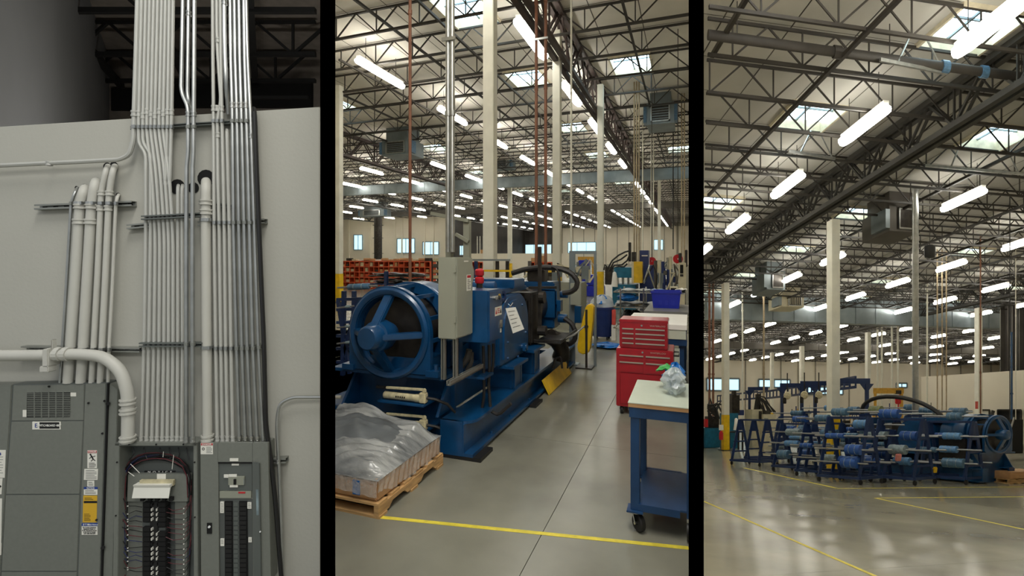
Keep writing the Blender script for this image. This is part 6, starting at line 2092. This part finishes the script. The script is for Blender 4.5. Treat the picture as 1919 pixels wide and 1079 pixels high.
MB().cyl((-3.5, 0, 0), (3.7, 0, 0), .085, n=14).build('pipe_run', joistm, o, smooth=True)
for x in (-1.2, .9, 1.7, 3.3):
    MB().lathe([(.085, -.07), (.11, -.07), (.11, .07), (.085, .07)], (x, 0, 0), (1, 0, 0), 14).build('pipe_coupling', rolls[2] if x > 0 else joistm, o)
for x in (-3, -.2, 2.5, 3.5):
    MB().bar((x, 0, .08), (x, 0, .6), .015).build('pipe_hanger', joistm, o)
# bare lit struts under skylights
for k, (px0, py0, px1, py1, zz, lb) in enumerate(((1650, 112, 1775, 137, CHORD-.05, 'pale tie bar under the largest skylight'), (1478, 283, 1565, 297, CHORD-.05, 'pale tie bar under the second skylight'), (1735, 310, 1919, 326, CHORD-.05, 'pale tie bar under the right skylight'))):
    a_, b_ = rh(px0, py0, zz), rh(px1, py1, zz)
    o = thing('tie_bar', lb, 'tie bar', (a_[0], a_[1], zz))
    q = Vector((b_[0]-a_[0], b_[1]-a_[1], 0))
    MB().bar((0, 0, 0), q, .06).build('bar_run', galv, o)
    MB().bar(q*.25, q*.25+Vector((.35, .2, .6)), .03).build('bar_strut', galv, o)
    MB().bar(q*.95, q*.95+Vector((-.3, .1, .6)), .03).build('bar_strut', galv, o)
# -------- second extruder at the right edge
uB, vB = rh(1872, 905)
TH = math.radians(13)
RT = Matrix.Rotation(TH, 3, 'Z')
ex2 = thing('extruder', 'second blue extruder with spoked drive housing at the end of the racks', 'machine', (uB, vB, 0))
def P2(mb, name, m, par=ex2, **k):
    mb.xf(lambda p: RT @ (Vector((p.x, p.y*1.45, p.z))*1.12))
    return mb.build(name, m, par, **k)
P2(beam(.30, .55, 1), 'base_beam', blue)
P2(beam(-.55, -.30, -1), 'base_beam', blue)
st = MB().box(-.52, .02, .60, .52, 1.2, .63).box(-.48, .2, 0, .48, .23, .6).box(.44, .2, .3, .47, 1.1, .6).box(-.47, .2, .3, -.44, 1.1, .6)
st.prism([(.02, .31), (.2, .6), (.2, .31)], .44, .465, 'yz').prism([(.02, .31), (.2, .6), (.2, .31)], -.465, -.44, 'yz')
P2(st, 'motor_stand', blue)
ho = P2(arch_plate(0, .05, R1, R2, .63), 'drive_housing', blue, smooth=True)
P2(MB().lathe([(.0, .16), (R2-.01, .16), (R2-.01, .05)], (0, 0, Rz), (0, 1, 0), 28), 'dark_inside', hole, ho)
P2(MB().lathe([(R1-.012, -.012), (R1-.03, -.03), (R2+.04, -.03), (R2-.005, .03)], (0, 0, Rz), (0, 1, 0), 32), 'mouth_rim', blue, ho, smooth=True)
for k in range(4):
    dx, dz = math.sin(k*PI/2), math.cos(k*PI/2)
    P2(MB().bar((dx*.05, -.14, Rz+dz*.05), (dx*(R2+.01), .03, Rz+dz*(R2+.01)), .085, .05), 'spoke', blue)
P2(MB().lathe([(.0, -.2), (.085, -.2), (.10, -.18), (.12, -.08), (.09, .02)], (0, 0, Rz), (0, 1, 0), 20), 'hub', blue, smooth=True)
P2(arch_plate(.34, .38, R1+.02, R2, .63), 'rear_ring', blue, smooth=True)
for an in (20, 52, 84, 116, 148, -8, 188):
    t = math.radians(an)
    P2(MB().bar((R1*.965*math.cos(t), .04, Rz+R1*.965*math.sin(t)), (R1*.98*math.cos(t), .36, Rz+R1*.98*math.sin(t)), .03, .03), 'cage_rib', blue)
P2(MB().cyl((0, .06, Rz), (0, .36, Rz), .30, n=24), 'rotor', steel_dk, smooth=True)
P2(MB().lathe([(0, .42), (.42, .42), (.44, .44), (.44, .66), (.42, .70), (.40, .74), (.40, 1.0), (.30, 1.02), (0, 1.02)], (0, 0, Rz-.02), (0, 1, 0), 30), 'motor_drum', blue, smooth=True)
P2(MB().prism(archp(1.1, 2.0, .56, 1.25, .3), -.5, .5, 'yz'), 'gearbox', blue, smooth=True, bevel=.02)
P2(MB().box(-.5, 1.05, .53, .5, 2.05, .56).box(-.45, 1.1, .3, .45, 1.14, .53).box(-.45, 1.9, .3, .45, 1.94, .53), 'gearbox_pedestal', blue)
P2(MB().box(-.3, 2.05, .62, .4, 2.3, 1.2), 'barrel_frame', steel_dk)
P2(MB().cyl((0, 2.3, .95), (0, 2.95, .95), .24, n=20), 'barrel', steel_dk, smooth=True)
P2(MB().box(-.3, 2.9, .66, .4, 3.2, 1.32), 'head_block', blue)
P2(MB().box(-.4, .8, 1.25, .2, 1.9, 1.33), 'top_drive_bracket', blue)
P2(MB().tube([(0, 2.3+1.15*math.cos(t*PI/14-.6), 1.30+.52*math.sin(t*PI/14-.25)) for t in range(17)], .05, 8), 'big_black_hose', hosem, smooth=True)
P2(MB().box(-.55, .3, .3, -.50, .9, .9), 'dark_side_panel', steel_dk)
# low carton on pallet at its foot
u, v = rh(1893, 907)
o = thing('pallet', 'wooden pallet under a low carton at the right extruder foot', 'pallet', (u, v, 0))
for k in range(3):
    MB().box(0, .05+.5*k, .02, 1.0, .12+.5*k, .085).build('stringer', woodp, o)
for k in range(5):
    MB().box(.23*k, 0, .086, .23*k+.16, 1.2, .105).build('top_board', woodp, o)
    MB().box(.23*k, 0, 0, .23*k+.1, 1.2, .018).build('bottom_board', woodp, o)
o = thing('carton', 'low brown carton on the pallet at the right extruder foot', 'carton', (u, v, .108))
MB().box(.02, .03, 0, 1.0, 1.15, .16).build('carton_box', card, o, bevel=.01)
MB().box(.1, .0, .02, .5, .028, .1).build('carton_flap', card, o)
# -------- gantry cranes over the benches
def crane(lbl, pa, pb, pyt, Y, legs, m=blued, rail=None):
    a_, b_ = rpos(pa, pyt, Y), rpos(pb, pyt, Y)
    o = thing('workstation_crane', lbl, 'gantry crane', (a_.x, a_.y, 0))
    w, dv, z = b_.x-a_.x, b_.y-a_.y, a_.z
    MB().bar((0, 0, z-.12), (w, dv, z-.12), .16, .24).build('crane_beam', m, o)
    for px in legs:
        u, v = rd(px, Y)
        MB().bar((u-a_.x, v-a_.y, 0), (u-a_.x, v-a_.y, z-.24), .16, .16).build('crane_leg', m, o)
        MB().prism([(u-a_.x-.35, z-.24), (u-a_.x+.35, z-.24), (u-a_.x+.08, z-.55), (u-a_.x-.08, z-.55)], v-a_.y-.05, v-a_.y+.05).build('leg_gusset', m, o)
    if rail:
        ra, rb, pyr, Ya, Yb = rail
        p, q = rpos(ra, pyr[0], Ya), rpos(rb, pyr[1], Yb)
        d0 = Vector((a_.x, a_.y, 0))
        MB().bar(p-d0, q-d0, .10, .12).build('runway_rail', m, o)
        MB().bar(p-d0+Vector((0,0,.45)), q-d0+Vector((0,0,.45)), .10, .12).build('runway_rail', m, o)
        n = 12
        for k in range(n+1):
            c = (p-d0).lerp(q-d0, k/n)
            MB().bar(c, c+Vector((0,0,.45)), .07, .09).build('runway_strut', m, o)
crane('blue workstation crane nearest, right of the thick white column', 1563, 1631, 709, 22.5, [1567, 1625], rail=(1500, 1604, (739, 725), 29, 22.5))
crane('blue workstation crane left of the thick white column', 1500, 1594, 714, 25.5, [1503, 1528], rail=(1420, 1500, (748, 739), 34, 28))
crane('third blue workstation crane farther left', 1462, 1520, 718, 28, [1466], rail=(1345, 1420, (752, 746), 40, 34))
crane('farthest blue workstation crane by the far windows', 1402, 1440, 725, 33, [1405])
a_, b_ = rpos(1640, 728, 27), rpos(1691, 727, 27)
o = thing('gantry_crane', 'ochre yellow gantry crane with red hoist', 'gantry crane', (a_.x, a_.y, 0))
w, dv, z = b_.x-a_.x, b_.y-a_.y, a_.z
MB().bar((-.1, 0, z-.12), (w+.1, dv, z-.12), .2, .3).build('crane_beam', gold, o)
MB().bar((.02, 0, 0), (.02, 0, z-.25), .13).build('crane_leg', gold, o)
MB().bar((w-.05, dv, 0), (w-.05, dv, z-.25), .16).build('crane_leg', gold, o)
MB().box(-.12, -.1, .0, .16, .1, rw(760, 27)).build('leg_sleeve', gold, o)
h_ = MB().cbox((w*.83, dv, z-.6), (.32, .3, .5)).build('hoist', redp, o, bevel=.04)
MB().box(w*.83-.12, dv-.2, z-.3, w*.83+.12, dv+.2, z-.1).build('hoist_trolley', steel_dk, h_)
MB().cyl((w*.84, dv, z-2.3), (w*.84, dv, z-.8), .04, n=6).build('hoist_chain', redp, h_)
# -------- machines along the far side
def rbox(o, c0, px0, px1, py0, py1, Y, dep, m, nm, bevel=.01):
    a_, b_ = rpos(px0, py1, Y), rpos(px1, py1, Y)
    z1 = rw(py0, Y)
    mb = MB().box(a_.x-c0[0], a_.y-c0[1], max(a_.z, 0), b_.x-c0[0], a_.y-c0[1]+dep, z1)
    return mb.build(nm, m, o, bevel=bevel)
u, v = rd(1345, 21.5)
o = thing('moulding_press', 'blue moulding press behind the yellow-footed column', 'press', (u, v, 0))
c0 = (u, v)
rbox(o, c0, 1322, 1352, 802, 839, 21.8, 1.6, teal, 'press_base')
rbox(o, c0, 1364, 1386, 774, 840, 21.8, 1.6, teal, 'press_cabinet')
rbox(o, c0, 1373, 1388, 740, 774, 22.3, .8, steel_dk, 'press_head')
rbox(o, c0, 1376, 1381, 732, 745, 22.3, .5, steel_dk, 'ram_cylinder')
rbox(o, c0, 1322, 1328, 785, 800, 21.8, .6, redp, 'red_guard')
rbox(o, c0, 1328, 1350, 780, 802, 22, .8, steel_dk, 'pump_block')
rbox(o, c0, 1384, 1396, 768, 778, 22.6, .6, can_b, 'blue_column')
rnd = random.Random(4)
for k in range(7):
    q = [rpos(1325+rnd.uniform(0, 25), 785, 22)]
    q += [rpos(1330+rnd.uniform(-5, 18), 765+rnd.uniform(-10, 6), 22), rpos(1335+rnd.uniform(-8, 20), 752+rnd.uniform(-6, 8), 22.2), rpos(1345+rnd.uniform(-18, 15), 775, 22)]
    MB().tube([p-Vector((u, v, 0)) for p in q], .05, 6).build('hydraulic_hose', hosem, o, smooth=True)
p = rpos(1380, 806, 20.8)
tag(MB().tube([(0, 0, 0), (.02, 0, .25), (0, 0, .48), (0, 0, .52)], [.13, .11, .07, .02], 12).build('white_bag', paperm, loc=p, smooth=True), 'upright white bag on the blue press table', 'bag')
rq = rpos(1377, 808, 20.7)
o = thing('press_table', 'small dark table carrying the white bag', 'table', (rq.x, rq.y, 0))  # stands before the press
MB().box(-.35, -.3, rq.z-.05, .35, .5, rq.z-.002).build('table_top', steel_dk, o)
for x, y in ((-.3, -.25), (.3, -.25), (-.3, .45), (.3, .45)):
    MB().box(x-.03, y-.05, 0, x+.03, y+.05, rq.z-.05).build('leg', steel_dk, o)
p = rpos(1352, 824, 20.2)
o = thing('fire_extinguisher', 'red fire extinguisher with white sign on the yellow column', 'fire extinguisher', tuple(p))
MB().lathe([(0, 0), (.08, 0), (.09, .02), (.09, .28), (.05, .36), (0, .38)], (0, 0, 0), (0, 0, 1), 12).build('extinguisher_body', redp, o, smooth=True)
MB().box(-.1, -.02, .40, .1, .0, .62).build('sign_plate', tagm, o)
u, v = rd(1423, 21)
o = thing('machine_cabinet', 'pair of beige machine cabinets behind the empty racks', 'cabinet', (u, v, 0))
c0 = (u, v)
rbox(o, c0, 1410, 1431, 767, 842, 21.5, 1.2, beige, 'cabinet_body')
rbox(o, c0, 1431, 1457, 776, 842, 21.3, 1.2, beige, 'cabinet_body')
rbox(o, c0, 1423, 1429, 770, 788, 21.42, .05, steel_dk, 'dark_panel', 0)
rbox(o, c0, 1433, 1441, 783, 805, 21.22, .05, grey_box, 'cabinet_window', 0)
rbox(o, c0, 1434, 1446, 769, 776, 21.5, .5, steel_dk, 'top_box')
rnd = random.Random(8)
for k in range(8):
    x0, x1 = rnd.uniform(1414, 1424), rnd.uniform(1428, 1455)
    q = [rpos(x0, 768, 21.8), rpos(x0+3, 750+rnd.uniform(-10, 5), 21.8), rpos((x0+x1)/2, 752+rnd.uniform(-12, 5), 21.9), rpos(x1, 772, 21.9)]
    MB().tube([p-Vector((u, v, 0)) for p in q], .035, 6).build('machine_hose', hosem, o, smooth=True)
rbox(o, c0, 1421, 1427, 738, 768, 21.9, .5, steel_dk, 'robot_post')
# cluttered benches under the cranes
rnd = random.Random(17)
names = ['left of the thick white column', 'just right of the thick white column', 'below the nearest blue crane', 'left of the ochre gantry', 'under the ochre gantry', 'right of the ochre gantry', 'before the tan wall']
for k, px in enumerate((1510, 1585, 1612, 1648, 1675, 1705, 1735)):
    Y = 19.5+(k % 3)*1.4
    u, v = rd(px, Y)
    o = thing('assembly_bench', 'cluttered assembly bench %s' % names[k], 'bench', (u, v, 0))
    MB().box(-.8, 0, .86, .8, 1.4, .92).build('bench_top', grey_box if k % 2 else paperm, o)
    for x in (-.7, .7):
        for y in (.1, 1.3):
            MB().box(x-.05, y-.05, 0, x+.05, y+.05, .86).build('leg', blued, o)
    for j in range(16):
        x = rnd.uniform(-.75, .75)
        t = rnd.random()
        m = rnd.choice([steel_dk, ductd, beige, chrome, gold, can_b, tagm, steel_dk])
        y = rnd.uniform(.2, 1.2)
        if t < .35:
            MB().cyl((x, y, .92), (x, y, .92+rnd.uniform(.4, 1.1)), .025, n=6).build('fixture_post', m, o)
        elif t < .8:
            s_ = rnd.uniform(.1, .3)
            MB().cbox((x, y, .92+s_*.6), (s_, s_, s_*1.2)).build('fixture_block', m, o, bevel=.01)
        else:
            MB().lathe([(.1, -.03), (.14, -.03), (.14, .03), (.1, .03)], (x, y, .92+rnd.uniform(.2, .5)), (.5, 1, 0), 12).build('hose_coil', m, o)
for k, (px, py) in enumerate(((1476, 741), (1508, 740), (1535, 740))):
    p = rpos(px, py, 24)
    o = thing('hanging_balancer', 'tool balancer hanging under the blue runway, %s from the beige cabinets' % ORD[k], 'balancer', tuple(p))
    MB().lathe([(0, -.12), (.16, -.1), (.2, 0), (.16, .1), (0, .12)], (0, 0, 0), (.4, 1, 0), 12).build('balancer_drum', cream, o, smooth=True)
    MB().cbox((-.15, 0, -.25), (.16, .2, .3)).build('balancer_motor', steel_dk, o, bevel=.02)
    MB().cyl((0, 0, .15), (0, 0, 1.1), .03, n=6).build('balancer_hanger', steel_dk, o)
# dark boards and easel before the tan wall
u, v = rd(1860, 17.0)
o = thing('black_screen', 'black welding screens standing before the tan wall', 'screen', (u, v, 0))
c0 = (u, v)
rbox(o, c0, 1884, 1925, 786, 850, 17.2, .1, hole, 'screen_panel', 0)
rbox(o, c0, 1855, 1882, 788, 850, 17.8, .1, steel_dk, 'screen_panel', 0)
for pts in (((1866, 788), (1858, 835)), ((1866, 788), (1872, 835)), ((1901, 782), (1893, 808))):
    q0, q1 = rpos(*pts[0], 16.9), rpos(*pts[1], 16.9)
    MB().bar(q0-Vector((u, v, 0)), q1-Vector((u, v, 0)), .05).build('screen_stay', galv, o)
q0, q1 = rpos(1857, 784, 19), rpos(1862, 769, 19)
o = tag(MB().bar((0, 0, 0), q1-q0+Vector((0, 0, .0)), .12, .1).build('leaning_post', steel_dk, loc=(q0.x, q0.y, q0.z)), 'dark post leaning near the white door', 'post')
p = rpos(1848, 808, 12.3)
o = thing('white_globe', 'small white globe on a peg beside the spoked drive', 'globe', (p.x, p.y, 0))
MB().ball((0, 0, p.z), .09).build('globe_body', white_p, o, smooth=True)
MB().cyl((0, 0, 0), (0, 0, p.z-.05), .02, n=6).build('globe_peg', steel_dk, o)
a_, b_ = rpos(1757, 781, 15.5), rpos(1850, 788, 15.5)
o = thing('guard_rail', 'blue and yellow rail behind the right extruder', 'rail', (a_.x, a_.y, 0))
MB().bar((0, 0, a_.z), (b_.x-a_.x, b_.y-a_.y, b_.z), .05).build('rail_bar', yel, o)
MB().bar((0, 0, a_.z+.18), (1.3, 0, a_.z+.18), .05).build('rail_bar', blued, o)
for t in (0, .35, .75, 1):
    MB().bar(((b_.x-a_.x)*t, (b_.y-a_.y)*t, 0), ((b_.x-a_.x)*t, (b_.y-a_.y)*t, a_.z), .05).build('rail_post', blued, o)
p0_ = rpos(1808, 800, 16.5)
o = thing('machine_tower', 'grey machine tower beside the black hose loop', 'machine', (rpos(1752, 800, 15)[0], rpos(1752, 800, 15)[1], 0))
c0 = (rpos(1752, 800, 15)[0], rpos(1752, 800, 15)[1])
rbox(o, c0, 1748, 1757, 766, 860, 15, .5, grey_box, 'tower_body')
rbox(o, c0, 1724, 1742, 778, 860, 15.6, .6, beige, 'machine_body')
rbox(o, c0, 1720, 1728, 773, 779, 15.6, .4, steel_dk, 'machine_head')
p = rpos(1830, 765, 27)
# salmon sign on the conduit near the white door
q = rpos(1831, 766, 18.3)
o = tag(MB().box(-.06, 0, 0, .06, .02, .28).build('salmon_sign', pink, loc=(q.x, q.y, q.z)), 'salmon sign on the thin rusty pipe before the tan wall', 'sign')
setM(ID)
# ------------------------------------------------------------------ tidy
bpy.context.view_layer.update()
